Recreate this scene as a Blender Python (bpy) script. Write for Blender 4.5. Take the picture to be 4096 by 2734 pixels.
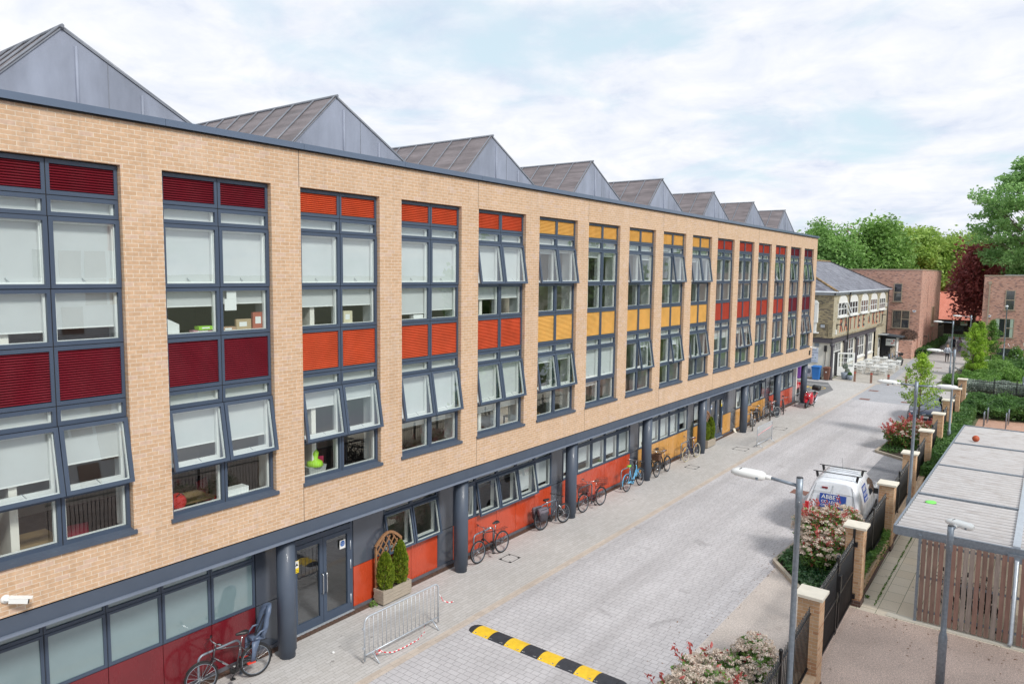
import bpy, math, random
import numpy as np
from mathutils import Vector, Matrix
for o in list(bpy.data.objects): bpy.data.objects.remove(o)
SC = bpy.context.scene
COL = SC.collection
R = math.radians
# ------------------------------------------------------------------ camera
def cam_setup():
    yaw, pitch, roll = 0.641889, 0.09599, 0.0120032
    f = Vector((-math.sin(yaw)*math.cos(pitch), math.cos(yaw)*math.cos(pitch), -math.sin(pitch)))
    r0 = Vector((math.cos(yaw), math.sin(yaw), 0)); u0 = r0.cross(f)
    r = r0*math.cos(roll) + u0*math.sin(roll); u = -r0*math.sin(roll) + u0*math.cos(roll)
    cd = bpy.data.cameras.new('camera'); cd.sensor_width = 36; cd.lens = 36*2889.02/4096
    cd.clip_start = .1; cd.clip_end = 3000
    c = bpy.data.objects.new('camera', cd); COL.objects.link(c)
    m = Matrix((( r.x, u.x, -f.x, 0), (r.y, u.y, -f.y, 0), (r.z, u.z, -f.z, 8.65), (0, 0, 0, 1)))
    c.matrix_world = m; SC.camera = c
cam_setup()
# ------------------------------------------------------------------ world and sun
SUN_DIR = Vector((.80, -.22, .78)).normalized()      # towards the sun
def world_setup():
    w = bpy.data.worlds.new("World"); SC.world = w; w.use_nodes = True
    nt = w.node_tree; N = nt.nodes; L = nt.links; N.clear()
    out = N.new('ShaderNodeOutputWorld'); bg = N.new('ShaderNodeBackground'); L.new(bg.outputs[0], out.inputs[0])
    sky = N.new('ShaderNodeTexSky'); sky.sky_type = 'NISHITA'; sky.sun_disc = False
    sky.sun_elevation = math.asin(SUN_DIR.z); sky.sun_rotation = math.atan2(SUN_DIR.x, SUN_DIR.y)
    sky.air_density = 1.0; sky.dust_density = 2.0
    tc = N.new('ShaderNodeTexCoord'); sep = N.new('ShaderNodeSeparateXYZ'); L.new(tc.outputs['Generated'], sep.inputs[0])
    def mth(op, a, b=None, c=None):
        n = N.new('ShaderNodeMath'); n.operation = op
        for i, v in enumerate((a, b, c)):
            if v is None: continue
            if isinstance(v, (int, float)): n.inputs[i].default_value = v
            else: L.new(v, n.inputs[i])
        return n.outputs[0]
    zz = mth('ADD', mth('MAXIMUM', sep.outputs[2], 0.0), .22)
    px = mth('DIVIDE', sep.outputs[0], zz); py = mth('DIVIDE', sep.outputs[1], zz)
    cb = N.new('ShaderNodeCombineXYZ'); L.new(px, cb.inputs[0]); L.new(py, cb.inputs[1]); L.new(sep.outputs[2], cb.inputs[2])
    def noise(scale, det, rough, off):
        mp = N.new('ShaderNodeMapping'); mp.inputs['Location'].default_value = off; L.new(cb.outputs[0], mp.inputs[0])
        n = N.new('ShaderNodeTexNoise'); n.inputs['Scale'].default_value = scale; n.inputs['Detail'].default_value = det
        n.inputs['Roughness'].default_value = rough; n.inputs['Distortion'].default_value = .35; L.new(mp.outputs[0], n.inputs['Vector']); return n.outputs[0]
    def ramp(v, stops):
        r = N.new('ShaderNodeValToRGB'); L.new(v, r.inputs[0]); e = r.color_ramp.elements
        while len(e) < len(stops): e.new(.5)
        for i, (p, c) in enumerate(stops): e[i].position = p; e[i].color = (*c, 1)
        return r.outputs[0]
    def mix(f, a, b):
        m = N.new('ShaderNodeMix'); m.data_type = 'RGBA'
        if isinstance(f, (int, float)): m.inputs[0].default_value = f
        else: L.new(f, m.inputs[0])
        for i, v in ((6, a), (7, b)):
            if isinstance(v, tuple): m.inputs[i].default_value = (*v, 1)
            else: L.new(v, m.inputs[i])
        return m.outputs[2]
    # the physical sky, scaled, brightened by thin veil cloud
    sc = N.new('ShaderNodeMix'); sc.data_type = 'RGBA'; sc.blend_type = 'MULTIPLY'; sc.inputs[0].default_value = 1
    L.new(sky.outputs[0], sc.inputs[6]); sc.inputs[7].default_value = (.11, .11, .11, 1)
    veil = mix(.72, sc.outputs[2], (.78, .945, 1.02))
    big = noise(1.3, 9, .56, (3.1, 1.7, 0)); small = noise(4.5, 8, .6, (1.3, 5.2, 2))
    cover = ramp(big, [(.38, (0, 0, 0)), (.50, (1, 1, 1))])
    shade = ramp(mth('ADD', mth('MULTIPLY', big, .45), mth('MULTIPLY', small, .55)), [(.35, (.60, .67, .83)), (.47, (.79, .83, .915)), (.60, (.93, .94, .965))])
    # cumulus bank low over the trees
    lo = noise(2.2, 10, .6, (7.7, 3.3, 1.0))
    res = mix(cover, veil, shade)
    sc2 = N.new('ShaderNodeMix'); sc2.data_type = 'RGBA'; sc2.blend_type = 'MULTIPLY'; sc2.inputs[0].default_value = 1
    L.new(res, sc2.inputs[6]); sc2.inputs[7].default_value = (1.0, 1.0, 1.0, 1)
    L.new(sc2.outputs[2], bg.inputs[0]); bg.inputs[1].default_value = 1.0
    ld = bpy.data.lights.new('sun', 'SUN'); ld.energy = 2.8; ld.angle = R(11); ld.color = (1, .955, .89)
    lo_ = bpy.data.objects.new('sun', ld); COL.objects.link(lo_)
    lo_.rotation_euler = (-SUN_DIR).to_track_quat('-Z', 'Y').to_euler(); lo_.location = (20, -10, 40)
world_setup()
SC.view_settings.view_transform = 'Standard'; SC.view_settings.look = 'None'
SC.view_settings.exposure = 0.12; SC.view_settings.gamma = 1.0
SC.render.engine = 'CYCLES'
SC.cycles.max_bounces = 8; SC.cycles.transparent_max_bounces = 16; SC.cycles.use_denoising = True
SC.cycles.diffuse_bounces = 3; SC.cycles.glossy_bounces = 3
# ------------------------------------------------------------------ materials
MATS = {}
class NT:
    def __init__(s, name):
        s.m = bpy.data.materials.new(name); s.m.use_nodes = True; s.nt = s.m.node_tree; s.N = s.nt.nodes; s.L = s.nt.links
        s.bsdf = s.N['Principled BSDF']; s.out = s.N['Material Output']
    def link(s, a, b): s.L.new(a, b)
    def val(s, sock, v):
        if isinstance(v, (int, float)): sock.default_value = v
        elif isinstance(v, tuple): sock.default_value = (*v, 1) if len(v) == 3 and len(sock.default_value) == 4 else v
        else: s.L.new(v, sock)
    def math(s, op, a, b=0.0):
        n = s.N.new('ShaderNodeMath'); n.operation = op; s.val(n.inputs[0], a); s.val(n.inputs[1], b); return n.outputs[0]
    def pos(s): return s.N.new('ShaderNodeNewGeometry').outputs['Position']
    def obj(s): return s.N.new('ShaderNodeTexCoord').outputs['Object']
    def mapv(s, v, scale=(1, 1, 1), loc=(0, 0, 0), rot=(0, 0, 0)):
        m = s.N.new('ShaderNodeMapping'); s.L.new(v, m.inputs[0]); m.inputs['Scale'].default_value = scale
        m.inputs['Location'].default_value = loc; m.inputs['Rotation'].default_value = rot; return m.outputs[0]
    def noise(s, v, scale, det=4, rough=.55, dist=0.0):
        n = s.N.new('ShaderNodeTexNoise'); s.L.new(v, n.inputs['Vector']); n.inputs['Scale'].default_value = scale
        n.inputs['Detail'].default_value = det; n.inputs['Roughness'].default_value = rough; n.inputs['Distortion'].default_value = dist; return n.outputs[0]
    def ramp(s, v, stops):
        r = s.N.new('ShaderNodeValToRGB'); s.L.new(v, r.inputs[0]); e = r.color_ramp.elements
        while len(e) < len(stops): e.new(.5)
        for i, (p, c) in enumerate(stops):
            e[i].position = p; c = (c, c, c) if isinstance(c, (int, float)) else c; e[i].color = (*c, 1)
        return r.outputs[0]
    def mix(s, f, a, b, mode='MIX'):
        m = s.N.new('ShaderNodeMix'); m.data_type = 'RGBA'; m.blend_type = mode
        s.val(m.inputs[0], f); s.val(m.inputs[6], a); s.val(m.inputs[7], b); return m.outputs[2]
    def bump(s, h, strength=.3, dist=.01):
        b = s.N.new('ShaderNodeBump'); s.L.new(h, b.inputs['Height']); b.inputs['Strength'].default_value = strength
        b.inputs['Distance'].default_value = dist; s.L.new(b.outputs[0], s.bsdf.inputs['Normal'])
    def wallv(s, axis='wall'):
        sp = s.N.new('ShaderNodeSeparateXYZ'); s.L.new(s.pos(), sp.inputs[0]); c = s.N.new('ShaderNodeCombineXYZ')
        if axis == 'wall': s.L.new(s.math('ADD', sp.outputs[0], sp.outputs[1]), c.inputs[0]); s.L.new(sp.outputs[2], c.inputs[1])
        elif axis == 'xy': s.L.new(sp.outputs[0], c.inputs[0]); s.L.new(sp.outputs[1], c.inputs[1])
        else: s.L.new(sp.outputs[1], c.inputs[0]); s.L.new(sp.outputs[0], c.inputs[1])
        return c.outputs[0]
def flat(name, col, rough=.5, metal=0.0, var=.12, scale=3.0, coat=0.0, bump=0.0, spec=.5, stretch=(1, 1, 1), bscale=None):
    if name in MATS: return MATS[name]
    t = NT(name); v = t.mapv(t.pos(), stretch); n = t.noise(v, scale, 5, .6)
    lo = tuple(c*(1-var) for c in col); hi = tuple(min(1, c*(1+var)) for c in col)
    t.link(t.ramp(n, [(.3, lo), (.7, hi)]), t.bsdf.inputs['Base Color'])
    t.bsdf.inputs['Roughness'].default_value = rough; t.bsdf.inputs['Metallic'].default_value = metal
    t.bsdf.inputs['Coat Weight'].default_value = coat; t.bsdf.inputs['Coat Roughness'].default_value = .08; t.link(t.ramp(t.noise(t.mapv(t.pos(), (1.5, 1.5, .4)), 2.3, 6, .65), [(.3, max(.02, rough*.75)), (.7, min(1, rough*1.3))]), t.bsdf.inputs['Roughness'])
    t.bsdf.inputs['Specular IOR Level'].default_value = spec
    if bump: t.bump(t.noise(t.pos(), bscale or scale*6, 4), bump, .01)
    MATS[name] = t.m; return t.m
def bricks(name, c1, c2, mortar, w=.225, h=.075, ms=.011, axis='wall', rough=.85, stain=.25, staincol=None, run=0.0, c3=None, off=.5, third=.0, bstr=.5, big=.12):
    if name in MATS: return MATS[name]
    t = NT(name); v = t.wallv(axis)
    b = t.N.new('ShaderNodeTexBrick'); t.L.new(v, b.inputs['Vector']); b.offset = off
    for k, x in (('Scale', 1), ('Mortar Size', ms/2), ('Mortar Smooth', .2), ('Brick Width', w), ('Row Height', h), ('Bias', 0)): b.inputs[k].default_value = x
    t.val(b.inputs['Color1'], c1); t.val(b.inputs['Color2'], c2); t.val(b.inputs['Mortar'], mortar)
    col = b.outputs['Color']
    if c3:   # a share of odd-coloured bricks: a second brick texture with the same layout
        b2 = t.N.new('ShaderNodeTexBrick'); t.L.new(v, b2.inputs['Vector']); b2.offset = off
        for k, x in (('Scale', 1), ('Mortar Size', 0), ('Mortar Smooth', 0), ('Brick Width', w), ('Row Height', h), ('Bias', 0)): b2.inputs[k].default_value = x
        t.val(b2.inputs['Color1'], (0, 0, 0)); t.val(b2.inputs['Color2'], (1, 1, 1))
        wn = t.N.new('ShaderNodeTexWhiteNoise'); wn.noise_dimensions = '1D'; t.L.new(t.math('MULTIPLY', b2.outputs['Color'], 977.3), wn.inputs['W'])
        sel = t.math('GREATER_THAN', wn.outputs['Value'], 1-third); sel = t.math('MULTIPLY', sel, t.math('SUBTRACT', 1.0, b.outputs['Fac']))
        col = t.mix(sel, col, c3)
    n1 = t.noise(t.pos(), .7, 6, .6); n2 = t.noise(t.pos(), 14, 4, .6)
    col = t.mix(1.0, col, t.ramp(n1, [(.25, 1-big), (.75, 1+big)]), 'MULTIPLY')
    col = t.mix(1.0, col, t.ramp(n2, [(.25, .86), (.75, 1.12)]), 'MULTIPLY')
    if staincol: col = t.mix(t.math('MULTIPLY', t.ramp(t.noise(t.pos(), 1.6, 8, .68), [(.54, 0), (.72, 1)]), stain), col, staincol)
    if run: col = t.mix(t.math('MULTIPLY', t.ramp(t.noise(t.mapv(t.pos(), (2.2, 2.2, .16)), 1.8, 6, .65), [(.52, 0), (.68, 1)]), run), col, (.30, .22, .17))
    t.link(col, t.bsdf.inputs['Base Color']); t.bsdf.inputs['Roughness'].default_value = rough
    inv = t.math('SUBTRACT', 1.0, b.outputs['Fac']); t.bump(t.math('ADD', inv, t.math('MULTIPLY', n2, .5)), bstr, .006)
    MATS[name] = t.m; return t.m
def glass_mat(name, ior=1.7, tint=(.93, .98, .97), rough=.0):
    if name in MATS: return MATS[name]
    t = NT(name); t.N.remove(t.bsdf)
    tr = t.N.new('ShaderNodeBsdfTransparent'); tr.inputs[0].default_value = (*tint, 1)
    gl = t.N.new('ShaderNodeBsdfGlossy'); gl.inputs['Roughness'].default_value = rough; gl.inputs[0].default_value = (.93, .96, .98, 1)
    lw = t.N.new('ShaderNodeLayerWeight'); lw.inputs[0].default_value = .5; mx = t.N.new('ShaderNodeMixShader'); f0 = .14; fr = t.math('ADD', f0, t.math('MULTIPLY', 1-f0, t.math('POWER', lw.outputs['Facing'], 4.6)))
    bp = t.N.new('ShaderNodeBump'); bp.inputs['Strength'].default_value = .035; bp.inputs['Distance'].default_value = .02
    t.L.new(t.noise(t.pos(), 1.1, 2), bp.inputs['Height']); t.L.new(bp.outputs[0], gl.inputs['Normal'])
    t.L.new(fr, mx.inputs[0]); t.L.new(tr.outputs[0], mx.inputs[1]); t.L.new(gl.outputs[0], mx.inputs[2]); t.L.new(mx.outputs[0], t.out.inputs[0])
    MATS[name] = t.m; return t.m
def leaf_mat(name, dark, light, scale=1.2, trans=.4, rough=.55, fine=9.0, k=1.5):
    if name in MATS: return MATS[name]
    dark = tuple(min(.85, c*k) for c in dark); light = tuple(min(.85, c*k) for c in light)
    t = NT(name); n = t.noise(t.pos(), scale, 3, .6); n2 = t.noise(t.pos(), fine, 2, .5)
    k = t.math('ADD', t.math('MULTIPLY', n, .55), t.math('MULTIPLY', n2, .45))
    col = t.ramp(k, [(.36, dark), (.64, light)])
    t.link(col, t.bsdf.inputs['Base Color']); t.bsdf.inputs['Roughness'].default_value = rough
    tl = t.N.new('ShaderNodeBsdfTranslucent'); t.L.new(col, tl.inputs[0]); mx = t.N.new('ShaderNodeMixShader'); mx.inputs[0].default_value = trans
    t.L.new(t.bsdf.outputs[0], mx.inputs[1]); t.L.new(tl.outputs[0], mx.inputs[2]); t.L.new(mx.outputs[0], t.out.inputs[0])
    MATS[name] = t.m; return t.m
def paving(name, c1, c2, joint, w, h, axis, ms=.008, third=.0, c3=None, stain=(.45, .43, .42), sf=.25, tracks=False):
    if name in MATS: return MATS[name]
    t = NT(name); v = t.wallv(axis)
    b = t.N.new('ShaderNodeTexBrick'); t.L.new(v, b.inputs['Vector']); b.offset = .37; b.offset_frequency = 2; b.squash = 1.45; b.squash_frequency = 3
    for k, x in (('Scale', 1), ('Mortar Size', ms/2), ('Mortar Smooth', .3), ('Brick Width', w), ('Row Height', h), ('Bias', 0)): b.inputs[k].default_value = x
    t.val(b.inputs['Color1'], c1); t.val(b.inputs['Color2'], c2); t.val(b.inputs['Mortar'], joint)
    col = b.outputs['Color']; p = t.pos()
    col = t.mix(1.0, col, t.ramp(t.noise(p, .35, 6, .6), [(.3, .92), (.7, 1.06)]), 'MULTIPLY')
    col = t.mix(1.0, col, t.ramp(t.noise(p, 40, 3, .7), [(.3, .86), (.7, 1.12)]), 'MULTIPLY')
    col = t.mix(t.math('MULTIPLY', t.ramp(t.noise(p, 1.1, 9, .72), [(.55, 0), (.75, 1)]), sf), col, stain)
    if tracks: wv = t.noise(t.mapv(p, (.9, .035, 1)), 1.3, 5, .6); col = t.mix(t.math('MULTIPLY', t.ramp(wv, [(.45, 0), (.62, 1)]), .3), col, (.24, .225, .225)); oil = t.ramp(t.noise(p, .8, 3, .5, .6), [(.66, 0), (.72, 1)]); col = t.mix(t.math('MULTIPLY', oil, .3), col, (.16, .15, .15))
    spots = t.ramp(t.noise(p, 5.5, 2, .4), [(.735, 0), (.75, 1)]); col = t.mix(t.math('MULTIPLY', spots, .45), col, (.12, .11, .11))
    t.link(col, t.bsdf.inputs['Base Color']); t.bsdf.inputs['Roughness'].default_value = .82
    t.bump(t.math('SUBTRACT', 1.0, b.outputs['Fac']), .35, .006); MATS[name] = t.m; return t.m
def resin(name, a, b_, sc=220):
    if name in MATS: return MATS[name]
    t = NT(name); p = t.pos(); n = t.noise(p, sc*.35, 3, .8); col = t.ramp(n, [(.35, tuple(x*.62 for x in a)), (.5, a), (.66, b_)])
    col = t.mix(1.0, col, t.ramp(t.noise(p, .5, 7, .65), [(.3, .8), (.72, 1.14)]), 'MULTIPLY'); col = t.mix(1.0, col, t.ramp(t.noise(p, 22, 4, .85), [(.35, .86), (.65, 1.45)]), 'MULTIPLY'); col = t.mix(t.math('MULTIPLY', t.ramp(t.noise(p, 1.5, 8, .75), [(.55, 0), (.70, 1)]), .35), col, (.30, .235, .205))
    t.link(col, t.bsdf.inputs['Base Color']); t.bsdf.inputs['Roughness'].default_value = .9; t.bump(n, .35, .006); MATS[name] = t.m; return t.m
# ------------------------------------------------------------------ mesh helper
class MB:
    def __init__(s): s.v = []; s.f = []; s.m = []; s.s = []
    def face(s, idx, m=0, sm=False): s.f.append(tuple(idx)); s.m.append(m); s.s.append(sm)
    def quad(s, a, b, c, d, m=0): k = len(s.v); s.v += [tuple(a), tuple(b), tuple(c), tuple(d)]; s.face((k, k+1, k+2, k+3), m); return s
    def poly(s, pts, m=0): k = len(s.v); s.v += [tuple(p) for p in pts]; s.face(range(k, k+len(pts)), m); return s
    def box(s, x0, x1, y0, y1, z0, z1, m=0):
        k = len(s.v); s.v += [(x, y, z) for z in (z0, z1) for y in (y0, y1) for x in (x0, x1)]
        for q in ((0, 2, 3, 1), (4, 5, 7, 6), (0, 1, 5, 4), (2, 6, 7, 3), (0, 4, 6, 2), (1, 3, 7, 5)): s.face([k+i for i in q], m)
        return s
    def bar(s, a, b, w, h, m=0, up=(0, 0, 1)):
        a, b = Vector(a), Vector(b); d = (b-a).normalized(); u = Vector(up)
        if abs(d.dot(u)) > .98: u = Vector((1, 0, 0))
        sd = d.cross(u).normalized(); u = sd.cross(d).normalized(); k = len(s.v)
        for p in (a, b):
            for i, j in ((-1, -1), (1, -1), (1, 1), (-1, 1)): s.v.append(tuple(p+sd*(i*w/2)+u*(j*h/2)))
        for q in ((3, 2, 1, 0), (4, 5, 6, 7), (0, 1, 5, 4), (1, 2, 6, 5), (2, 3, 7, 6), (3, 0, 4, 7)): s.face([k+i for i in q], m)
        return s
    def tube(s, pts, r, n=8, m=0, closed=False, cap=True):
        P = [Vector(p) for p in pts]; rs = r if isinstance(r, (list, tuple)) else [r]*len(P); k = len(s.v); L = len(P); prev = None
        for i, p in enumerate(P):
            if closed: d = P[(i+1) % L]-P[i-1]
            else: d = P[min(i+1, L-1)]-P[max(i-1, 0)]
            d = d.normalized() if d.length > 1e-9 else Vector((0, 0, 1))
            if prev is None:
                u = Vector((0, 0, 1)) if abs(d.z) < .9 else Vector((1, 0, 0)); u = (u-d*u.dot(d)).normalized()
            else: u = (prev-d*prev.dot(d)); u = u.normalized() if u.length > 1e-6 else Vector((1, 0, 0))
            prev = u; w = d.cross(u)
            for j in range(n):
                a = 2*math.pi*j/n; s.v.append(tuple(p+(u*math.cos(a)+w*math.sin(a))*rs[i]))
        for i in range(L if closed else L-1):
            i2 = (i+1) % L
            for j in range(n): s.face((k+i*n+j, k+i*n+(j+1) % n, k+i2*n+(j+1) % n, k+i2*n+j), m, n > 5)
        if cap and not closed: s.face([k+j for j in range(n)][::-1], m); s.face([k+(L-1)*n+j for j in range(n)], m)
        return s
    def lathe(s, prof, c=(0, 0, 0), n=16, m=0):
        k = len(s.v)
        for r, z in prof:
            for j in range(n): a = 2*math.pi*j/n; s.v.append((c[0]+r*math.cos(a), c[1]+r*math.sin(a), c[2]+z))
        for i in range(len(prof)-1):
            for j in range(n): s.face((k+i*n+j, k+i*n+(j+1) % n, k+(i+1)*n+(j+1) % n, k+(i+1)*n+j), m, True)
        s.face([k+j for j in range(n)][::-1], m); s.face([k+(len(prof)-1)*n+j for j in range(n)], m); return s
    def prism(s, pts, a, b, axis='x', m=0):      # polygon in the plane across axis, extruded from a to b
        k = len(s.v); n = len(pts)
        def P(t, p): return (t, p[0], p[1]) if axis == 'x' else ((p[0], t, p[1]) if axis == 'y' else (p[0], p[1], t))
        s.v += [P(a, p) for p in pts]+[P(b, p) for p in pts]
        s.face([k+i for i in range(n)][::-1], m); s.face([k+n+i for i in range(n)], m)
        for i in range(n): j = (i+1) % n; s.face((k+i, k+j, k+n+j, k+n+i), m)
        return s
    def loft(s, rings, m=0, capm=None, closed=True, sm=True):
        k = len(s.v); n = len(rings[0])
        for rg in rings: s.v += [tuple(p) for p in rg]
        for i in range(len(rings)-1):
            for j in range(n if closed else n-1): s.face((k+i*n+j, k+i*n+(j+1) % n, k+(i+1)*n+(j+1) % n, k+(i+1)*n+j), m, sm)
        if closed: s.face([k+j for j in range(n)][::-1], m if capm is None else capm); s.face([k+(len(rings)-1)*n+j for j in range(n)], m if capm is None else capm)
        return s
    def ball(s, c, r, n=8, m=0, sz=1.0):
        prof = [(max(1e-4, r*math.sin(math.pi*i/n)), -r*sz*math.cos(math.pi*i/n)) for i in range(n+1)]; return s.lathe(prof, c, n+2, m)
    def xf(s, M): s.v = [tuple(M @ Vector(p)) for p in s.v]; return s
    def add(s, o): k = len(s.v); s.v += o.v; s.f += [tuple(i+k for i in f) for f in o.f]; s.m += o.m; s.s += o.s; return s
    def build(s, name, mats, parent=None, loc=None, world=True):
        # world=True: coordinates are world ones; they are made relative to the parent's (or own) origin
        org = Vector((0, 0, 0))
        if world:
            if parent is not None: org = gloc(parent)
            elif loc is not None: org = Vector(loc)
        me = bpy.data.meshes.new(name); me.from_pydata([(p[0]-org.x, p[1]-org.y, p[2]-org.z) for p in s.v], [], s.f)
        for mt in (mats if isinstance(mats, (list, tuple)) else [mats]): me.materials.append(mt)
        me.polygons.foreach_set('material_index', s.m); me.polygons.foreach_set('use_smooth', s.s); me.update()
        o = bpy.data.objects.new(name, me); COL.objects.link(o)
        if parent is not None: o.parent = parent
        elif world: o.location = org
        elif loc is not None: o.location = loc
        return o
def gloc(o):
    v = Vector((0, 0, 0))
    while o is not None: v += o.location; o = o.parent
    return v
def tag(o, label=None, cat=None, group=None, kind=None):
    if label: o['label'] = label
    if cat: o['category'] = cat
    if group: o['group'] = group
    if kind: o['kind'] = kind
    return o
def thing(name, label, cat, loc=(0, 0, 0), rz=0, group=None):
    o = bpy.data.objects.new(name, None); COL.objects.link(o); o.location = loc; o.rotation_euler = (0, 0, rz); o.empty_display_size = .3
    return tag(o, label, cat, group)
def dup(o, loc=None, rz=None, label=None, parent=None):
    c = o.copy(); COL.objects.link(c); c.parent = parent
    if loc is not None: c.location = loc
    if rz is not None: c.rotation_euler = (0, 0, rz)
    if label: c['label'] = label
    for ch in list(o.children): dup(ch, parent=c)
    return c
def structure(o): o['kind'] = 'structure'; return o
def text_mesh(body, size, mat, name, parent, loc, rot, extrude=.004, align='CENTER', sx=1.0, world=True, font_off=0.0):
    cu = bpy.data.curves.new(name, 'FONT'); cu.body = body; cu.size = size; cu.align_x = align; cu.align_y = 'CENTER'; cu.extrude = extrude; cu.offset = font_off; cu.resolution_u = 2
    t = bpy.data.objects.new('t', cu); COL.objects.link(t); bpy.context.view_layer.update()
    me = bpy.data.meshes.new_from_object(t.evaluated_get(bpy.context.evaluated_depsgraph_get())); bpy.data.objects.remove(t)
    me.materials.clear(); me.materials.append(mat); o = bpy.data.objects.new(name, me); COL.objects.link(o); o.parent = parent
    g = gloc(parent) if (world and parent) else Vector((0, 0, 0)); o.location = Vector(loc)-g; o.rotation_euler = rot; o.scale = (sx, 1, 1); return o
def leafcloud(name, P, size, mats, parent=None, rng=None, midx=None, flat_=.0, origin=None, aspect=.5, kind=None, dirs=None):
    rng = rng or np.random.default_rng(1); n = len(P); org = np.array(gloc(parent)) if parent is not None else (np.array(origin) if origin is not None else np.zeros(3))
    a = rng.normal(size=(n, 3)) if dirs is None else dirs+rng.normal(size=(n, 3))*.25
    a[:, 2] *= (1-flat_); a /= np.linalg.norm(a, axis=1)[:, None]
    b = rng.normal(size=(n, 3)); b[:, 2] *= (1-flat_); b -= a*(a*b).sum(1)[:, None]; b /= np.linalg.norm(b, axis=1)[:, None]
    s = (size*rng.uniform(.6, 1.25, n))[:, None]
    V = np.empty((n, 4, 3)); Q = P-org; V[:, 0] = Q-a*s; V[:, 1] = Q+b*s*aspect; V[:, 2] = Q+a*s; V[:, 3] = Q-b*s*aspect
    me = bpy.data.meshes.new(name); me.vertices.add(4*n); me.vertices.foreach_set('co', V.reshape(-1)); me.loops.add(4*n)
    me.loops.foreach_set('vertex_index', np.arange(4*n, dtype=np.int32)); me.polygons.add(n)
    me.polygons.foreach_set('loop_start', np.arange(0, 4*n, 4, dtype=np.int32)); me.polygons.foreach_set('loop_total', np.full(n, 4, dtype=np.int32))
    for mt in (mats if isinstance(mats, (list, tuple)) else [mats]): me.materials.append(mt)
    if midx is not None: me.polygons.foreach_set('material_index', midx.astype(np.int32))
    me.update(calc_edges=True); me.validate()
    o = bpy.data.objects.new(name, me); COL.objects.link(o)
    if parent is not None: o.parent = parent
    else: o.location = org
    if kind: o['kind'] = kind
    return o
# ------------------------------------------------------------------ shared materials
M_BRICK = bricks('tan_brick', (.525, .34, .21), (.58, .39, .255), (.66, .56, .44), ms=.0125, run=.18, stain=.45, staincol=(.66, .52, .42), c3=(.57, .40, .30), third=.08, big=.04)
M_FRAME = flat('slate_grey_metal', (.052, .075, .118), .45, 0, .05, 1.5, coat=.1)
M_FRAME2 = flat('slate_grey_beam', (.068, .088, .125), .48, 0, .08, 1.2, coat=.1)
M_LIP = flat('pale_grey_edge', (.17, .20, .26), .4, 0, .06, 2)
M_DARK = flat('dark_joint', (.012, .012, .014), .8, 0, 0)
M_RED = flat('crimson_panel', (.15, .009, .016), .25, 0, .12, 2, coat=.6)
M_ORA = flat('orange_red_panel', (.50, .062, .022), .28, 0, .10, 2, coat=.55)
M_YEL = flat('amber_panel', (.60, .30, .07), .28, 0, .10, 2, coat=.55)
M_LRED = flat('crimson_louvre', (.17, .011, .022), .5, 0, .1, 2)
M_LORA = flat('orange_louvre', (.57, .092, .034), .5, 0, .12, 2)
M_LORR = flat('vermilion_louvre', (.46, .065, .035), .5, 0, .1, 2)
M_LYEL = flat('yellow_louvre', (.74, .45, .13), .5, 0, .1, 2)
M_GREYP = flat('graphite_panel', (.072, .085, .112), .2, 0, .08, 1.5, coat=.7)
M_GLASS = glass_mat('window_glass')
M_FROST = flat('frosted_glass', (.19, .27, .29), .06, 0, .08, .8, coat=1.0, spec=1.0)
M_BLIND = flat('roller_blind_cloth', (.56, .575, .585), .9, 0, .04, 1.5)
M_WHITEP = flat('white_paint', (.78, .79, .78), .45, 0, .04, 2)
M_PLASTER = flat('interior_plaster', (.78, .74, .68), .9, 0, .05, 1)
M_CARPET = flat('dark_carpet', (.10, .095, .11), .95, 0, .2, 4)
M_ZINC = flat('pale_lead_cladding', (.245, .27, .34), .6, .0, .26, 1.1, stretch=(1, 1, .35), bump=.25, bscale=3)
M_LEAD = flat('weathered_lead_roof', (.18, .155, .16), .65, 0, .34, 1.6, stretch=(.55, 3.5, 3.5), bump=.15)
M_LEADRIB = flat('lead_roll', (.20, .215, .25), .5, .1, .15, 4)
M_GALV = flat('galvanised_steel', (.25, .29, .34), .45, .45, .18, 18)
M_GALVL = flat('bright_galvanised_steel', (.52, .56, .61), .4, .4, .12, 14)
M_BLACKM = flat('black_painted_metal', (.012, .012, .014), .38, 0, .1, 5, coat=.2)
M_BLACK = flat('black_rubber', (.018, .018, .02), .7, 0, .1, 8)
M_PLAST = flat('black_plastic', (.02, .02, .022), .4, 0, .1, 8)
M_CHROME = flat('polished_steel', (.62, .64, .66), .22, .9, .05, 8)
M_STONE = flat('cream_coping_stone', (.70, .655, .56), .8, 0, .07, 5, bump=.15)
M_WOODG = flat('weathered_grey_timber', (.36, .31, .25), .8, 0, .22, 6, stretch=(3, .6, 8), bump=.3)
M_WOODB = flat('brown_trellis_timber', (.30, .155, .075), .7, 0, .2, 9)
M_WOODR = flat('cedar_slat_red', (.30, .175, .14), .72, 0, .22, 5, stretch=(4, 4, .5), bump=.2)
M_WOODR2 = flat('cedar_slat_brown', (.25, .16, .13), .72, 0, .25, 5, stretch=(4, 4, .5), bump=.2)
M_WOODR3 = flat('cedar_slat_silvered', (.33, .27, .24), .75, 0, .25, 5, stretch=(4, 4, .5), bump=.2)
M_SOIL = flat('dark_soil', (.045, .032, .024), .95, 0, .4, 12, bump=.6)
M_PIER = bricks('pier_brick', (.56, .33, .18), (.63, .41, .25), (.62, .53, .41), stain=.3, staincol=(.66, .5, .36), c3=(.5, .27, .15), third=.15, big=.06)
M_ENGB = bricks('dark_plinth_brick', (.10, .055, .045), (.13, .07, .055), (.25, .22, .2))
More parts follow.
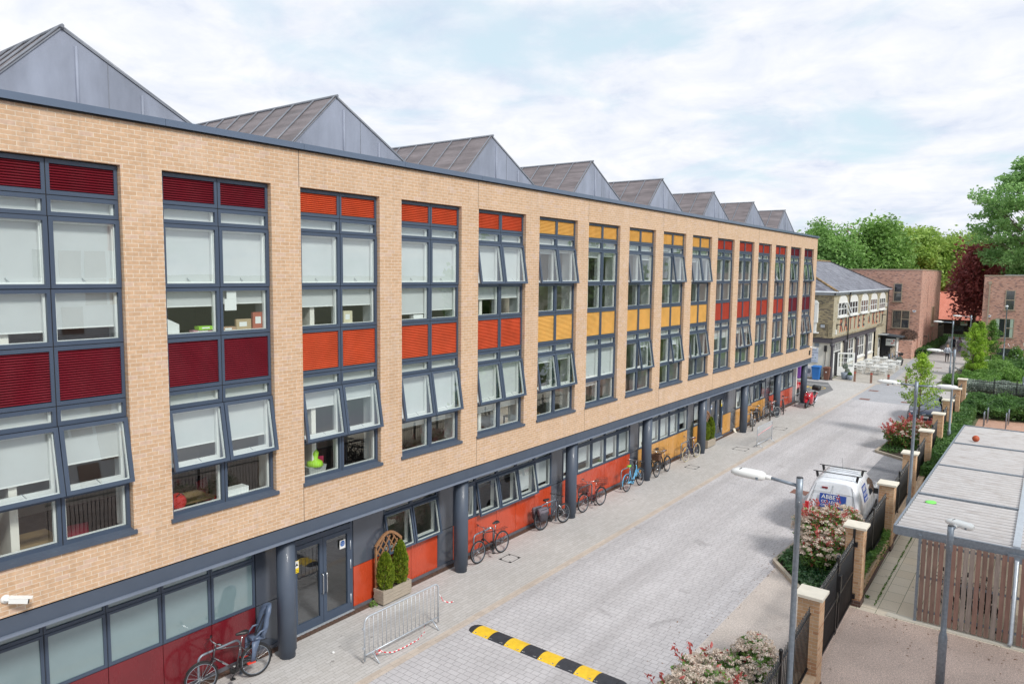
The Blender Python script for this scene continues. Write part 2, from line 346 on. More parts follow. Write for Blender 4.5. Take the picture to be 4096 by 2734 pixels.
M_REDB = bricks('red_multi_brick', (.47, .235, .175), (.60, .34, .265), (.60, .47, .40), stain=.3, staincol=(.68, .50, .42), c3=(.24, .13, .12), third=.14, big=.05)
M_STOCK = bricks('sooty_stock_brick', (.26, .215, .125), (.35, .29, .18), (.33, .29, .22), stain=.55, staincol=(.055, .048, .04), c3=(.12, .10, .08), third=.2, big=.15, ms=.014)
M_STOCKC = bricks('clean_stock_brick', (.36, .325, .235), (.45, .41, .31), (.46, .41, .31), stain=.25, staincol=(.25, .22, .16), c3=(.34, .27, .15), third=.15, big=.08, ms=.014)
M_CREAM = flat('cream_render', (.74, .70, .60), .85, 0, .05, 1.5)
M_SLATE = bricks('slate_roofing', (.15, .155, .19), (.235, .24, .28), (.05, .05, .06), w=.3, h=.19, ms=.012, rough=.6, stain=.7, staincol=(.05, .045, .05), c3=(.12, .12, .15), third=.2, bstr=.8)
M_PANTILE = bricks('red_clay_tiles', (.72, .23, .16), (.78, .29, .21), (.45, .13, .09), w=.25, h=.16, ms=.02, rough=.7, big=.05, bstr=.8)
M_TAUPE = flat('taupe_window_frame', (.40, .32, .24), .5, 0, .05, 2)
M_DKGL = flat('dark_window_glass', (.035, .04, .05), .05, 0, .3, .6, coat=1, spec=1)
L_DARK = leaf_mat('dark_shrub_leaf', (.025, .065, .02), (.10, .20, .05))
L_MID = leaf_mat('mid_green_leaf', (.04, .10, .02), (.16, .29, .06))
L_LIME = leaf_mat('lime_green_leaf', (.10, .20, .02), (.34, .48, .06))
L_IVY = leaf_mat('ivy_leaf', (.012, .045, .018), (.07, .15, .05), trans=.15, rough=.3)
L_CONI = leaf_mat('golden_conifer_leaf', (.05, .10, .008), (.26, .32, .03), scale=8, fine=30)
L_SILV = leaf_mat('silver_shrub_leaf', (.10, .14, .11), (.42, .48, .42), scale=3, k=1.15)
L_COPP = leaf_mat('copper_leaf', (.10, .026, .028), (.36, .10, .09))
L_PRED = leaf_mat('red_photinia_leaf', (.20, .03, .025), (.50, .13, .12), scale=6, fine=20)
L_PGRN = leaf_mat('green_photinia_leaf', (.035, .09, .02), (.15, .27, .06), scale=6, fine=20, rough=.35)
L_FLOW = leaf_mat('cream_blossom', (.66, .52, .43), (.85, .78, .69), scale=10, trans=.2, fine=30, k=1.0)
M_BARK = flat('grey_brown_bark', (.13, .10, .075), .9, 0, .3, 5, bump=.4)
M_BIRCHB = flat('pale_birch_bark', (.5, .48, .44), .8, 0, .3, 5)
# ------------------------------------------------------------------ the ground: sheets a few mm above one another
def sheet(name, poly, z, mat):
    b = MB(); b.poly([(x, y, z) for x, y in poly]); o = b.build(name, mat); return structure(o)
def rect(x0, x1, y0, y1): return [(x0, y0), (x1, y0), (x1, y1), (x0, y1)]
P_ROAD = paving('road_block_paving', (.50, .485, .50), (.545, .53, .545), (.19, .18, .185), .19, .155, 'xy', .010, sf=.25, stain=(.31, .295, .295), tracks=True)
P_FOOT = paving('footpath_paving', (.47, .45, .43), (.53, .51, .495), (.24, .22, .21), .26, .10, 'yx', .008, sf=.2, stain=(.36, .34, .31))
P_EDGE = paving('tan_edge_setts', (.47, .40, .34), (.55, .475, .41), (.28, .23, .19), .20, .21, 'yx', .006)
P_DARK = paving('dark_bay_paving', (.20, .205, .225), (.26, .265, .285), (.10, .10, .11), .20, .12, 'xy', .009)
P_APRON = paving('grey_apron_paving', (.34, .345, .37), (.40, .405, .43), (.22, .22, .24), .20, .12, 'xy', .008)
P_FARP = paving('pale_lane_paving', (.40, .375, .365), (.47, .445, .43), (.33, .31, .30), .28, .20, 'yx', .009)
P_TERR = paving('terrace_paving', (.41, .38, .345), (.48, .45, .405), (.33, .30, .27), .26, .12, 'xy', .008)
P_SLAB = paving('garden_slabs', (.76, .67, .53), (.82, .74, .61), (.22, .22, .12), .62, .45, 'yx', .014, sf=.2, stain=(.52, .45, .35))
P_PATIO = paving('red_patio_paving', (.47, .27, .19), (.56, .34, .25), (.3, .2, .15), .20, .10, 'xy', .008)
M_RES1 = resin('grey_resin_gravel', (.49, .435, .395), (.72, .65, .60)); M_RES2 = resin('tan_resin_gravel', (.52, .395, .33), (.80, .67, .59), 150)
M_ASPH = flat('old_asphalt', (.17, .17, .175), .9, 0, .15, 3, bump=.2, bscale=60)
M_GRASS = flat('lawn_grass', (.10, .19, .035), .95, 0, .3, 2, bump=.4, bscale=20)
M_EARTH = flat('ground_earth', (.14, .15, .08), .95, 0, .25, .5)
sheet('ground', rect(-900, 900, -300, 1500), -.012, M_EARTH)
sheet('footpath', rect(-13.62, -11.24, -9, 51.6), .0, P_FOOT)
sheet('footpath_edge', rect(-11.24, -11.02, -9, 64), .0, P_EDGE)
sheet('footpath_far', [(-13.2, 51.6), (-11.24, 51.6), (-11.24, 64), (-14.3, 64), (-14.3, 62.4), (-13.0, 58.5)], .0, P_FOOT)
sheet('road', rect(-11.02, -6.1, -9, 54.9), .0, P_ROAD)
sheet('road_apron', rect(-11.02, -6.3, 54.9, 64.0), .0, P_APRON)
sheet('yard_asphalt', [(-26, 51.6), (-13.2, 51.6), (-13.0, 58.5), (-14.3, 62.4), (-26, 62.4)], .0, M_ASPH)
sheet('yard_kerb_path', rect(-26, -14.3, 62.4, 64.1), .0, P_FOOT)
sheet('parking_bay', rect(-6.1, -4.2, 24.6, 39.6), .0, P_DARK)
sheet('parking_bay_far', rect(-6.1, -4.7, 46.2, 54.9), .0, P_DARK)
sheet('side_path', rect(-6.3, 14, 54.9, 63.7), .0, P_FARP)
sheet('terrace', [(-14.57, 64.0), (-10.75, 64.0), (-11.6, 88), (-13.2, 88), (-14.57, 85.3)], .0, P_TERR)
sheet('lane_edge', [(-10.75, 64.0), (-10.2, 64.0), (-11.0, 88), (-11.6, 88)], .0, P_APRON)
sheet('lane', [(-10.2, 64.0), (-7.3, 64.0), (-6.5, 90), (-7.2, 119), (-11.6, 119), (-11.0, 88)], .0, P_FARP)
sheet('lane_margin', [(-11.6, 88), (-11.0, 88), (-11.6, 119), (-12.4, 119)], .0, M_EARTH)
sheet('cross_road', rect(-60, 40, 119, 123.5), .0, M_ASPH)
sheet('verge', rect(-60, 40, 123.5, 129), .0, M_GRASS)
sheet('gateway_surface', [(-6.1, -9), (-3.9, -9), (-3.9, 24.6), (-6.1, 24.6)], .0, M_RES1)
sheet('forecourt', [(-3.9, -9), (8, -9), (8, 20.0), (-3.9, 20.0)], .0, M_RES2)
sheet('slab_path', rect(-3.9, -2.0, 20.0, 44), .0, P_SLAB)
sheet('shelter_floor', rect(-2.0, 8, 20.0, 44), .0, P_SLAB)
sheet('patio', rect(-3.2, 8, 44, 53.0), .004, P_PATIO)
sheet('lawn', rect(-3.0, 14, 66.2, 80), .02, M_GRASS)
b = MB(); b.box(-26, -13.66, -9, 51.5, -.011, -.004); structure(b.build('building_floor_base', M_ASPH))
# drain along the wall
b = MB(); b.box(-13.80, -13.62, -9, 51.3, -.002, .012)
for k in range(430):
    y = -2+k*.123
    b.box(-13.785, -13.635, y, y+.05, .012, .017, 1)
d = b.build('drainage_channel', [flat('rusty_drain_debris', (.095, .06, .045), .95, 0, .6, 25, bump=.8), flat('rusty_iron', (.10, .055, .04), .8, 0, .4, 10)], loc=(-13.7, 0, 0))
tag(d, 'rusty slotted drain channel running along the foot of the long building', 'drain')
# kerbed planting beds
def bed(name, pts, label, soilz=.06):
    t = thing(name, label, 'planting bed', (pts[0][0], pts[0][1], 0)); b = MB(); n = len(pts)
    for i in range(n-1):
        a, c = Vector((*pts[i], .055)), Vector((*pts[i+1], .055)); b.bar(a, c, .11, .13)
    b.build('kerb_edging', flat('concrete_edging', (.42, .37, .30), .85, 0, .15, 8), t)
    s = MB(); s.poly([(x, y, soilz) for x, y in pts]); s.build('soil', M_SOIL, t); return t
bedA = bed('planting_bed', [(-4.15, 24.75), (-6.1, 24.3), (-6.22, 21.7), (-4.2, 19.0), (-4.1, 20.2)], 'kerbed bed with dark ivy between the gate and the white van')
bedB = bed('planting_bed', [(-4.25, 46.0), (-6.1, 45.6), (-6.55, 39.0), (-4.45, 37.5)], 'kerbed bed with red tipped shrub and young tree in front of the dark car')
bedC = bed('planting_bed', [(-3.9, 14.6), (-4.6, 14.2), (-6.15, 12.7), (-6.15, 6), (-3.4, 6)], 'kerbed bed under the pale flowering shrub at the bottom edge')
# flush covers let into the paving
def cover(x0, x1, y0, y1, label, rust=False):
    m = flat('rust_red_iron', (.22, .11, .085), .75, 0, .3, 12, bump=.3) if rust else M_DARK
    t = MB()
    if rust:
        t.box(x0, x1, y0, y1, -.004, .006)
        for k in range(5): yy = y0+(y1-y0)*(k+.5)/5; t.box(x0+.04, x1-.04, yy-.012, yy+.012, .006, .009)
    else:
        for a in ((x0, x1, y0, y0+.018), (x0, x1, y1-.018, y1), (x0, x0+.018, y0+.018, y1-.018), (x1-.018, x1, y0+.018, y1-.018)): t.box(*a, -.004, .005)
        for cx in (x0+.05, x1-.05):
            for cy in (y0+.05, y1-.05): t.box(cx-.035, cx+.035, cy-.035, cy+.035, -.004, .006)
    tag(t.build('manhole_cover', m, loc=((x0+x1)/2, (y0+y1)/2, 0)), label, 'manhole cover')
cover(-12.93, -12.48, 16.75, 17.28, 'recessed paved manhole cover on the footpath beside the black bicycle after the second pillar')
cover(-12.83, -12.28, 30.24, 30.75, 'recessed paved manhole cover in the footpath near the navy bicycle')
cover(-12.36, -11.68, 35.0, 35.63, 'recessed paved manhole cover between timber planter and far crowd barrier')
cover(-12.28, -11.63, 41.2, 41.95, 'recessed paved manhole cover just beyond the far crowd barrier')
cover(-12.95, -12.5, 7.75, 8.3, 'recessed paved manhole cover beside the bicycle with the child seat')
cover(-7.95, -7.33, 29.35, 29.96, 'square rusty manhole cover in the road left of the white van', True)
cover(-10.83, -10.18, 59.9, 60.45, 'rusty drain grating on the grey apron nearest the bollards', True)
cover(-10.58, -9.92, 55.3, 55.9, 'rusty drain grating at the near left corner of the grey apron', True)
cover(-8.0, -7.4, 55.75, 56.27, 'rusty drain grating on the grey apron in front of the dark car', True)
cover(-8.9, -8.1, 79.6, 79.95, 'narrow rusty cover in the pale lane left of the pedestrian in white', True)
# yellow marking on the asphalt yard
b = MB(); ring = []
for k in range(25):
    a = 2*math.pi*k/24; ring.append((-14.2+.55*math.cos(a), 58.8+.75*math.sin(a), .006))
for k in range(24):
    a, c = ring[k], ring[k+1]; f = .88; b.quad(a, c, (-14.2+(c[0]+14.2)*f, 58.8+(c[1]-58.8)*f, .006), (-14.2+(a[0]+14.2)*f, 58.8+(a[1]-58.8)*f, .006))
b.box(-15.6, -14.75, 58.75, 58.85, .004, .006); b.box(-15.2, -14.9, 58.4, 59.2, .0062, .0066)
structure(b.build('yellow_road_marking', flat('worn_yellow_paint', (.62, .42, .06), .8, 0, .3, 8)))
b = MB(); b.box(-20, -13.6, 56.6, 56.7, .004, .006); b.box(-20, -13.8, 60.6, 60.7, .004, .006); structure(b.build('white_road_marking', M_WHITEP))
# ------------------------------------------------------------------ the long building
FX, GX = -12.95, -13.83
BY0, BY1 = -8.0, 51.56
bld = thing('office_building', 'long tan brick block with grey framed windows, coloured louvres and a saw-tooth roof', 'building', (-13.0, 22, 0))
wy = lambda n: 6.77+2.98*(n-2)
WINS = list(range(0, 17)); WW = 2.26
b = MB()
def fq(y0, y1, z0, z1): b.quad((FX, y0, z0), (FX, y1, z0), (FX, y1, z1), (FX, y0, z1))
ys = [BY0]
for n in WINS: ys += [wy(n), wy(n)+WW]
ys.append(BY1)
fq(BY0, BY1, 10.40, 11.17); fq(BY0, BY1, 3.12, 3.96)
for i in range(0, len(ys), 2): fq(ys[i], ys[i+1], 3.96, 10.40)
for n in WINS:
    y0, y1 = wy(n), wy(n)+WW; xb = FX-.26
    b.quad((FX, y0, 10.4), (FX, y1, 10.4), (xb, y1, 10.4), (xb, y0, 10.4)); b.quad((FX, y0, 3.96), (xb, y0, 3.96), (xb, y1, 3.96), (FX, y1, 3.96))
    b.quad((FX, y0, 3.96), (FX, y0, 10.4), (xb, y0, 10.4), (xb, y0, 3.96)); b.quad((FX, y1, 3.96), (xb, y1, 3.96), (xb, y1, 10.4), (FX, y1, 10.4))
b.quad((FX, BY1, 3.12), (-30, BY1, 3.12), (-30, BY1, 11.17), (FX, BY1, 11.17)); b.quad((FX, BY0, 3.12), (FX, BY0, 11.17), (-30, BY0, 11.17), (-30, BY0, 3.12))
b.quad((FX, BY0, 3.12), (-13.4, BY0, 3.12), (-13.4, BY1, 3.12), (FX, BY1, 3.12)); b.quad((-30, BY0, 0), (-30, BY0, 11.17), (-30, BY1, 11.17), (-30, BY1, 0))
b.build('brick_wall', M_BRICK, bld)
# joints, coping, beam, soffit
for n in (1, 3, 5, 7, 9, 11, 13, 15):
    for z0, z1 in ((10.40, 11.17), (3.12, 3.90)): y = wy(n)-.03; b = MB(); b.box(FX-.01, FX+.002, y-.007, y+.007, z0, z1); b.build('movement_joint', flat('joint_sealant', (.16, .12, .09), .9, 0, 0), bld)
b = MB(); y = BY0-.05
while y < BY1+.05:
    y2 = min(y+2.976, BY1+.06); b.box(-13.45, -12.865, y+.003, y2-.003, 11.175, 11.295); y = y2
b.build('coping', flat('grey_coping_metal', (.10, .135, .20), .38, 0, .04, 1, coat=.3), bld)
b = MB(); b.box(-13.35, -12.90, BY0, BY1-.02, 11.15, 11.172); b.build('coping_shadow_gap', M_DARK, bld)
b = MB(); b.box(-13.12, -12.975, BY0, BY1-.02, 2.815, 3.085); b.box(-13.12, -12.985, BY0, BY1-.03, 3.085, 3.118, 1); b.box(-13.25, -12.915, BY0, BY1-.01, 2.772, 2.812, 2)
b.build('fascia_beam', [M_FRAME2, M_DARK, M_LIP], bld)
b = MB(); b.box(-13.95, -13.25, BY0, BY1-.04, 2.80, 2.84); b.build('soffit', flat('soffit_grey', (.12, .13, .15), .6, 0, .05), bld)
# body: slabs, back walls, ends, deck
b = MB(); b.box(-30, -13.4, BY0+.02, BY1-.02, 10.55, 10.98); b.box(-30, -13.25, BY0+.02, BY1-.02, 6.55, 7.05); b.box(-30, -13.96, BY0+.02, BY1-.02, 2.85, 3.11)
for k in range(11):
    y = -7.6+5.95*k
    b.box(-29, -13.26, y-.06, y+.06, 3.11, 6.55); b.box(-29, -13.26, y-.06, y+.06, 7.05, 10.55)
    if k % 2 == 0: b.box(-29, -13.96, y-.1, y+.06, 0, 2.85)
b.box(-18.2, -18.0, BY0+.1, BY1-.1, 0, 10.5); b.build('inner_wall', M_PLASTER, bld)
b = MB(); b.box(-14.7, -14.6, 18.4, 20.9, 7.06, 10.5); b.box(-14.9, -14.8, 21.3, 24.1, 7.06, 10.5); b.box(-15.2, -15.1, 18.3, 21.2, 3.12, 6.5); b.box(-16.2, -16.1, 30, 51, 7.06, 10.5); b.box(-16.2, -16.1, 27, 51, 3.12, 6.5); b.build('room_divider', flat('pale_tan_board', (.62, .53, .45), .9, 0, .08), bld)
b = MB(); b.box(-18.99, -13.3, BY0+.1, BY1-.1, 3.112, 3.13); b.box(-18.99, -13.3, BY0+.1, BY1-.1, 7.052, 7.07); b.box(-18.99, -13.97, BY0+.1, BY1-.1, .002, .02); b.build('carpet', M_CARPET, bld)
b = MB(); b.box(-13.4, -13.24, BY0, BY1-.02, 2.9, 3.12); b.box(-13.40, -13.24, BY0, BY1-.02, 10.43, 11.16)
b.build('parapet_back', M_PLASTER, bld)
# windows
ROWS = [(9.81, 10.38, 'L'), (9.47, 9.80, 'T'), (8.30, 9.46, 'S'), (7.355, 8.29, 'G'), (6.365, 7.345, 'L'), (6.025, 6.355, 'T'), (4.865, 6.015, 'S'), (3.98, 4.855, 'G')]
COLS_ = [(.012, 1.122), (1.138, 2.248)]
XF = FX-.10
def ring(b, x0, x1, y0, y1, z0, z1, w, m=0):
    b.box(x0, x1, y0, y0+w, z0, z1, m); b.box(x0, x1, y1-w, y1, z0, z1, m); b.box(x0, x1, y0+w, y1-w, z0, z0+w, m); b.box(x0, x1, y0+w, y1-w, z1-w, z1, m)
wf = MB(); PANES = []; wl = MB()
for z0, z1, t in ROWS:
    for c0, c1 in COLS_:
        w = .07; wy_ = .055
        if t != 'S':
            wf.box(XF-.07, XF, c0, c0+wy_, z0+.002, z1-.002); wf.box(XF-.07, XF, c1-wy_, c1, z0+.002, z1-.002); wf.box(XF-.07, XF, c0+wy_, c1-wy_, z0+.002, z0+.07); wf.box(XF-.07, XF, c0+wy_, c1-wy_, z1-.07, z1-.002)
            if t in 'TG': PANES.append((c0+wy_, c1-wy_, z0+w, z1-w)); ring(wl, XF-.13, XF-.072, c0+.03, c1-.03, z0+.02, z1-.02, .06)
        else: ring(wf, XF-.07, XF-.008, c0, c1, z0, z1, .035); ring(wl, XF-.14, XF-.072, c0+.03, c1-.03, z0+.03, z1-.03, .07)
wf.box(XF-.09, XF-.012, .002, 2.258, 3.965, 10.39, 1) if False else None
for z in (9.805, 9.465, 8.295, 7.35, 6.36, 6.02, 4.86): wf.box(XF-.06, XF-.006, .005, 2.255, z-.005, z+.005, 1)
wf.box(XF-.06, XF-.004, 1.123, 1.137, 3.98, 10.38, 1)
wl.box(XF-.48, XF-.13, 2.225, 2.26, 3.98, 6.34); wl.box(XF-.48, XF-.13, 2.225, 2.26, 7.40, 9.79); wl.box(XF-.30, XF-.145, 1.115, 1.145, 3.99, 6.34); wl.box(XF-.30, XF-.145, 1.115, 1.145, 7.41, 9.79); wl.box(XF-.26, XF-.14, .0, 2.26, 7.34, 7.40); wl.box(XF-.26, XF-.14, 0, 2.26, 3.94, 3.985)
sill = MB(); sill.prism([(XF-.01, 3.99), (FX+.055, 3.965), (FX+.055, 3.885), (FX+.045, 3.885), (FX+.045, 3.93), (XF-.01, 3.945)], -.03, 2.29, 'y') if False else None
sl = [(XF-.01, 3.995), (FX+.045, 3.965), (FX+.045, 3.90), (FX+.0, 3.90), (XF-.01, 3.91)]
sill = MB(); sill.prism(sl, -.04, 2.30, 'y')
def louvre(hz):
    m = MB(); n = max(4, int(round((hz-.14)/.043))); p = (hz-.14)/n
    for i in range(n):
        z = .07+i*p; m.quad((-.008, .055, z+.46*p), (-.008, 1.055, z+.46*p), (-.05, 1.055, z+p*1.12), (-.05, .055, z+p*1.12)); m.quad((-.008, .055, z+.46*p), (-.05, .055, z), (-.05, 1.055, z), (-.008, 1.055, z+.46*p))
    m.quad((-.055, .06, .06), (-.055, 1.05, .06), (-.055, 1.05, hz-.06), (-.055, .06, hz-.06)); return m
def lmesh(m, name, mats):
    o = m.build(name, mats, None, None, False); me = o.data; bpy.data.objects.remove(o); return me
ME_LOUV = {}
for key, mt in (('R', M_LRED), ('O', M_LORA), ('V', M_LORR), ('Y', M_LYEL)): ME_LOUV[key] = (lmesh(louvre(.57), 'louvre', mt), lmesh(louvre(.98), 'louvre', mt))
def sashm(h):
    m = MB(); g = -.02
    ring(m, -.03, .022, 0, 1.11, -h, 0, .068); m.quad((g, .068, -h+.068), (g, 1.042, -h+.068), (g, 1.042, -.068), (g, .068, -.068), 1)
    ring(m, -.075, -.03, .03, 1.08, -h+.03, -.03, .055, 2); m.box(-.085, -.07, .52, .66, -h+.05, -h+.07, 3); m.bar((-.078, .60, -h+.06), (-.13, .53, -h+.17), .012, .012, 3); return m
ME_SASH = [lmesh(sashm(1.16), 'sash', [M_FRAME, M_GLASS, M_WHITEP, M_CHROME]), lmesh(sashm(1.15), 'sash', [M_FRAME, M_GLASS, M_WHITEP, M_CHROME])]
ME_WF = lmesh(wf, 'window_frame', [M_FRAME, M_DARK]); ME_PN = [lmesh(MB().quad((XF-.03, a, c), (XF-.03, b_, c), (XF-.03, b_, d_), (XF-.03, a, d_)), 'pane', M_GLASS) for a, b_, c, d_ in PANES]; ME_WL = lmesh(wl, 'window_lining', M_WHITEP); ME_SILL = lmesh(sill, 'window_sill', M_FRAME2)
def link(me, name, parent, loc=(0, 0, 0), rot=(0, 0, 0)):
    o = bpy.data.objects.new(name, me); COL.objects.link(o); o.parent = parent; o.location = loc; o.rotation_euler = rot; return o
LC = {0: 'R', 1: 'R', 2: 'R', 3: 'O', 4: 'O', 5: 'O', 6: 'Y', 7: 'Y', 8: 'Y', 9: 'Y', 10: 'Y', 11: 'V', 12: 'V', 13: 'V', 14: 'V', 15: 'R', 16: 'R'}
OPEN_U = {5: 'lr', 6: 'lr', 8: 'l', 9: 'r', 10: 'lr', 14: 'l', 15: 'l', 16: 'lr'}
OPEN_L = {1: 'lr', 2: 'lr', 3: 'lr', 4: 'lr', 5: 'lr', 6: 'lr', 8: 'r', 9: 'r', 10: 'lr', 12: 'lr', 15: 'l', 16: 'lr', 0: 'l'}
# foot of the blinds, left and right light, upper and lower floor (None: no blind)
BL_U = {0: (7.6, 7.6), 1: (7.58, 7.62), 2: (7.92, 7.95), 3: (7.83, 7.83), 4: (7.55, 7.62), 5: (7.86, 7.88), 6: (9.25, 9.30), 7: (9.2, 9.25), 8: (9.5, 9.2), 9: (9.6, 9.6), 10: (9.2, 9.3), 11: (9.6, 9.6), 12: (9.5, 9.5), 13: (9.5, 9.5), 14: (9.5, 9.5), 15: (9.4, 9.4), 16: (9.5, 9.5)}
BL_L = {0: (5.4, 5.4), 1: (5.12, 5.30), 2: (5.22, 5.18), 3: (5.55, 5.60), 4: (4.62, 4.62), 5: (4.55, 4.58), 6: (5.72, 5.75), 7: (4.62, 4.86), 8: (6.0, 5.7), 9: (5.95, 5.6), 10: (5.9, 5.9), 11: (5.5, 5.5), 12: (5.6, 5.6), 13: (5.95, 5.95), 14: (5.95, 5.95), 15: (5.9, 5.9), 16: (5.7, 5.9)}
LEADR = {}
for n in WINS:
    w = bpy.data.objects.new('window', ME_WF); COL.objects.link(w); w.parent = bld; w.location = Vector((0, wy(n), 0))-bld.location
    [link(pn_, 'pane', w) for pn_ in ME_PN]; link(ME_WL, 'window_lining', w); link(ME_SILL, 'window_sill', w)
    for c0, c1 in COLS_:
        link(ME_LOUV[LC[n]][0], 'louvre_panel', w, (XF-.004, c0, 9.81)); link(ME_LOUV[LC[n]][1], 'louvre_panel', w, (XF-.004, c0, 6.365))
        side = 'l' if c0 < 1 else 'r'
        for op, zt, k in ((OPEN_U, 9.46, 0), (OPEN_L, 6.015, 1)):
            ang = -R(9.5 if k else 9) if side in op.get(n, '') else 0
            link(ME_SASH[k], 'sash', w, (XF-.005+(.02 if ang else 0), c0, zt), (0, ang, 0))
        for bl, zt in ((BL_U, 9.76), (BL_L, 6.32)):
            zb = bl[n][0 if side == 'l' else 1]; m = MB(); xx = XF-.15
            m.box(xx-.006, xx, c0+.02, c1-.06, zb+.02, zt); m.box(xx-.012, xx+.008, c0+.02, c1-.06, zb, zb+.022, 1)
            o = lmesh(m, 'blind', [M_BLIND, M_WHITEP]); link(o, 'blind', w)
# ground floor wall: panels, windows, doors
gw = MB(); gw.box(GX-.14, GX-.05, BY0, 51.26, 2.56, 2.80); gw.box(GX-.14, GX-.05, BY0, 51.26, 0.0, .10); gw.box(GX-.30, GX-.05, 51.26, 51.40, 0, 2.8); gw.box(-30, GX-.14, 51.40, 51.5, 0, 2.8)
gw.build('ground_floor_wall', M_FRAME2, bld)
pl = MB(); pl.box(GX-.05, GX+.03, BY0, 9.98, .0, .085); pl.box(GX-.05, GX+.03, 11.84, 35.6, .0, .085); pl.box(GX-.05, GX+.03, 37.55, 51.3, .0, .085); pl.build('plinth_ledge', flat('plinth_slate', (.11, .11, .13), .7, 0, .2, 6), bld)
def panel(y0, y1, z0, z1, mat, nm='wall_panel'):
    p = MB(); g = .006; p.box(GX-.05, GX, y0+g, y1-g, z0+g, z1-g); p.build(nm, mat, bld)
dk = MB(); dk.box(GX-.06, GX-.045, BY0, 9.98, .08, 1.135); dk.box(GX-.06, GX-.045, 11.84, 35.65, .08, 1.135); dk.box(GX-.06, GX-.045, 37.5, 51.26, .08, 1.135)
dk.build('panel_joint_backing', M_DARK, bld)
def gwin(y0, y1, frost=False, opened=False, blind=None, nm='ground_floor_window'):
    f = MB(); z0, z1 = 1.14, 2.21; xf = GX
    f.box(xf-.07, xf, y0, y0+.05, z0, 2.56); f.box(xf-.07, xf, y1-.05, y1, z0, 2.56); f.box(xf-.07, xf, y0+.05, y1-.05, 2.195, 2.27); f.box(xf-.07, xf, y0+.05, y1-.05, 2.50, 2.56); f.box(xf-.07, xf, y0+.05, y1-.05, z0, z0+.05)
    f.box(xf-.05, xf+.002, y0-.005, y0+.005, z0, 2.56, 1)
    W = f.build(nm, [M_FRAME, M_DARK], bld)
    s = MB(); h = z1-z0-.03; s2 = y1-y0-.03
    ring(s, -.04, .012, 0, s2, -h, 0, .05); gm = 1
    s.quad((-.015, .05, -h+.05), (-.015, s2-.05, -h+.05), (-.015, s2-.05, -.05), (-.015, .05, -.05), 1)
    if not frost: ring(s, -.08, -.04, .02, s2-.02, -h+.02, -.02, .05, 2)
    o = lmesh(s, 'sash', [M_FRAME, M_FROST if frost else M_GLASS, M_WHITEP]); g = gloc(W)
    link(o, 'sash', W, Vector((xf+(.03 if opened else .0), y0+.015, z1-.01))-g, (0, -R(10) if opened else 0, 0))
    q = MB(); q.quad((xf-.03, y0+.05, 2.27), (xf-.03, y1-.05, 2.27), (xf-.03, y1-.05, 2.50), (xf-.03, y0+.05, 2.50)); q.build('transom_pane', M_FROST if frost else M_GLASS, W)
    l = MB(); ring(l, xf-.22, xf-.085, y0, y1, z0+.02, 2.55, .035); l.build('window_lining', M_WHITEP, W)
    if blind: q = MB(); q.box(xf-.16, xf-.15, y0+.06, y1-.12, blind, 2.5); q.build('blind', M_BLIND, W)
k = 0
for i in range(11):
    y1 = 9.03-1.05*i; gwin(y1-1.05, y1, True); panel(y1-1.05, y1, .085, 1.135, M_RED)
def grey(y0, y1): panel(y0, y1, 1.14, 2.56, M_GREYP); panel(y0, y1, .085, 1.135, M_GREYP)
grey(9.05, 9.96)
panel(11.86, 12.90, 1.14, 2.36, M_GREYP); panel(11.86, 12.90, 2.36, 2.56, M_GREYP); panel(11.86, 12.90, .085, 1.135, M_ORA)
for a, c in ((12.90, 13.93), (13.93, 15.0)): gwin(a, c, opened=True); panel(a, c, .085, 1.135, M_ORA)
grey(15.0, 15.68)
for i, (a, c) in enumerate(((15.68, 16.72), (16.72, 17.78), (17.78, 18.82), (18.82, 19.88), (19.88, 20.93))): gwin(a, c, opened=i in (1, 2, 3), blind=(None, None, 2.15, 1.3, 1.32)[i]); panel(a, c, .085, 1.135, M_ORA)
grey(20.93, 21.64)
ed = [21.64, 22.65, 23.70, 24.75, 25.80, 26.87]
for i in range(5): gwin(ed[i], ed[i+1], blind=(1.35, 1.5, 1.45, 1.4, 1.3)[i]); panel(ed[i], ed[i+1], .085, 1.135, M_ORA)
grey(26.87, 27.62)
ed = [27.62, 28.65, 29.70, 30.74, 31.78, 32.82]
for i in range(5): gwin(ed[i], ed[i+1], blind=(1.35, 1.3, 1.25, 1.25, 1.5)[i]); panel(ed[i], ed[i+1], .085, 1.135, M_YEL)
grey(32.82, 33.52); gwin(33.52, 34.55, blind=1.4); panel(33.52, 34.55, .085, 1.135, M_YEL); grey(34.55, 35.62)
panel(37.53, 38.72, 1.14, 2.56, M_GREYP); panel(37.53, 38.72, .085, 1.135, M_YEL); grey(38.72, 39.41)
ed = [39.41, 40.46, 41.50, 42.55, 43.60, 44.66]
for i in range(5): gwin(ed[i], ed[i+1], opened=i == 1, blind=(1.5, None, None, 1.9, None)[i]); panel(ed[i], ed[i+1], .085, 1.135, M_YEL)
grey(44.66, 45.40)
ed = [45.40, 46.42, 47.44, 48.46, 49.48, 50.50]
for i in range(5): gwin(ed[i], ed[i+1], blind=(None, 1.6, 1.5, None, 1.4)[i]); panel(ed[i], ed[i+1], .085, 1.135, M_ORA)
grey(50.50, 51.26)
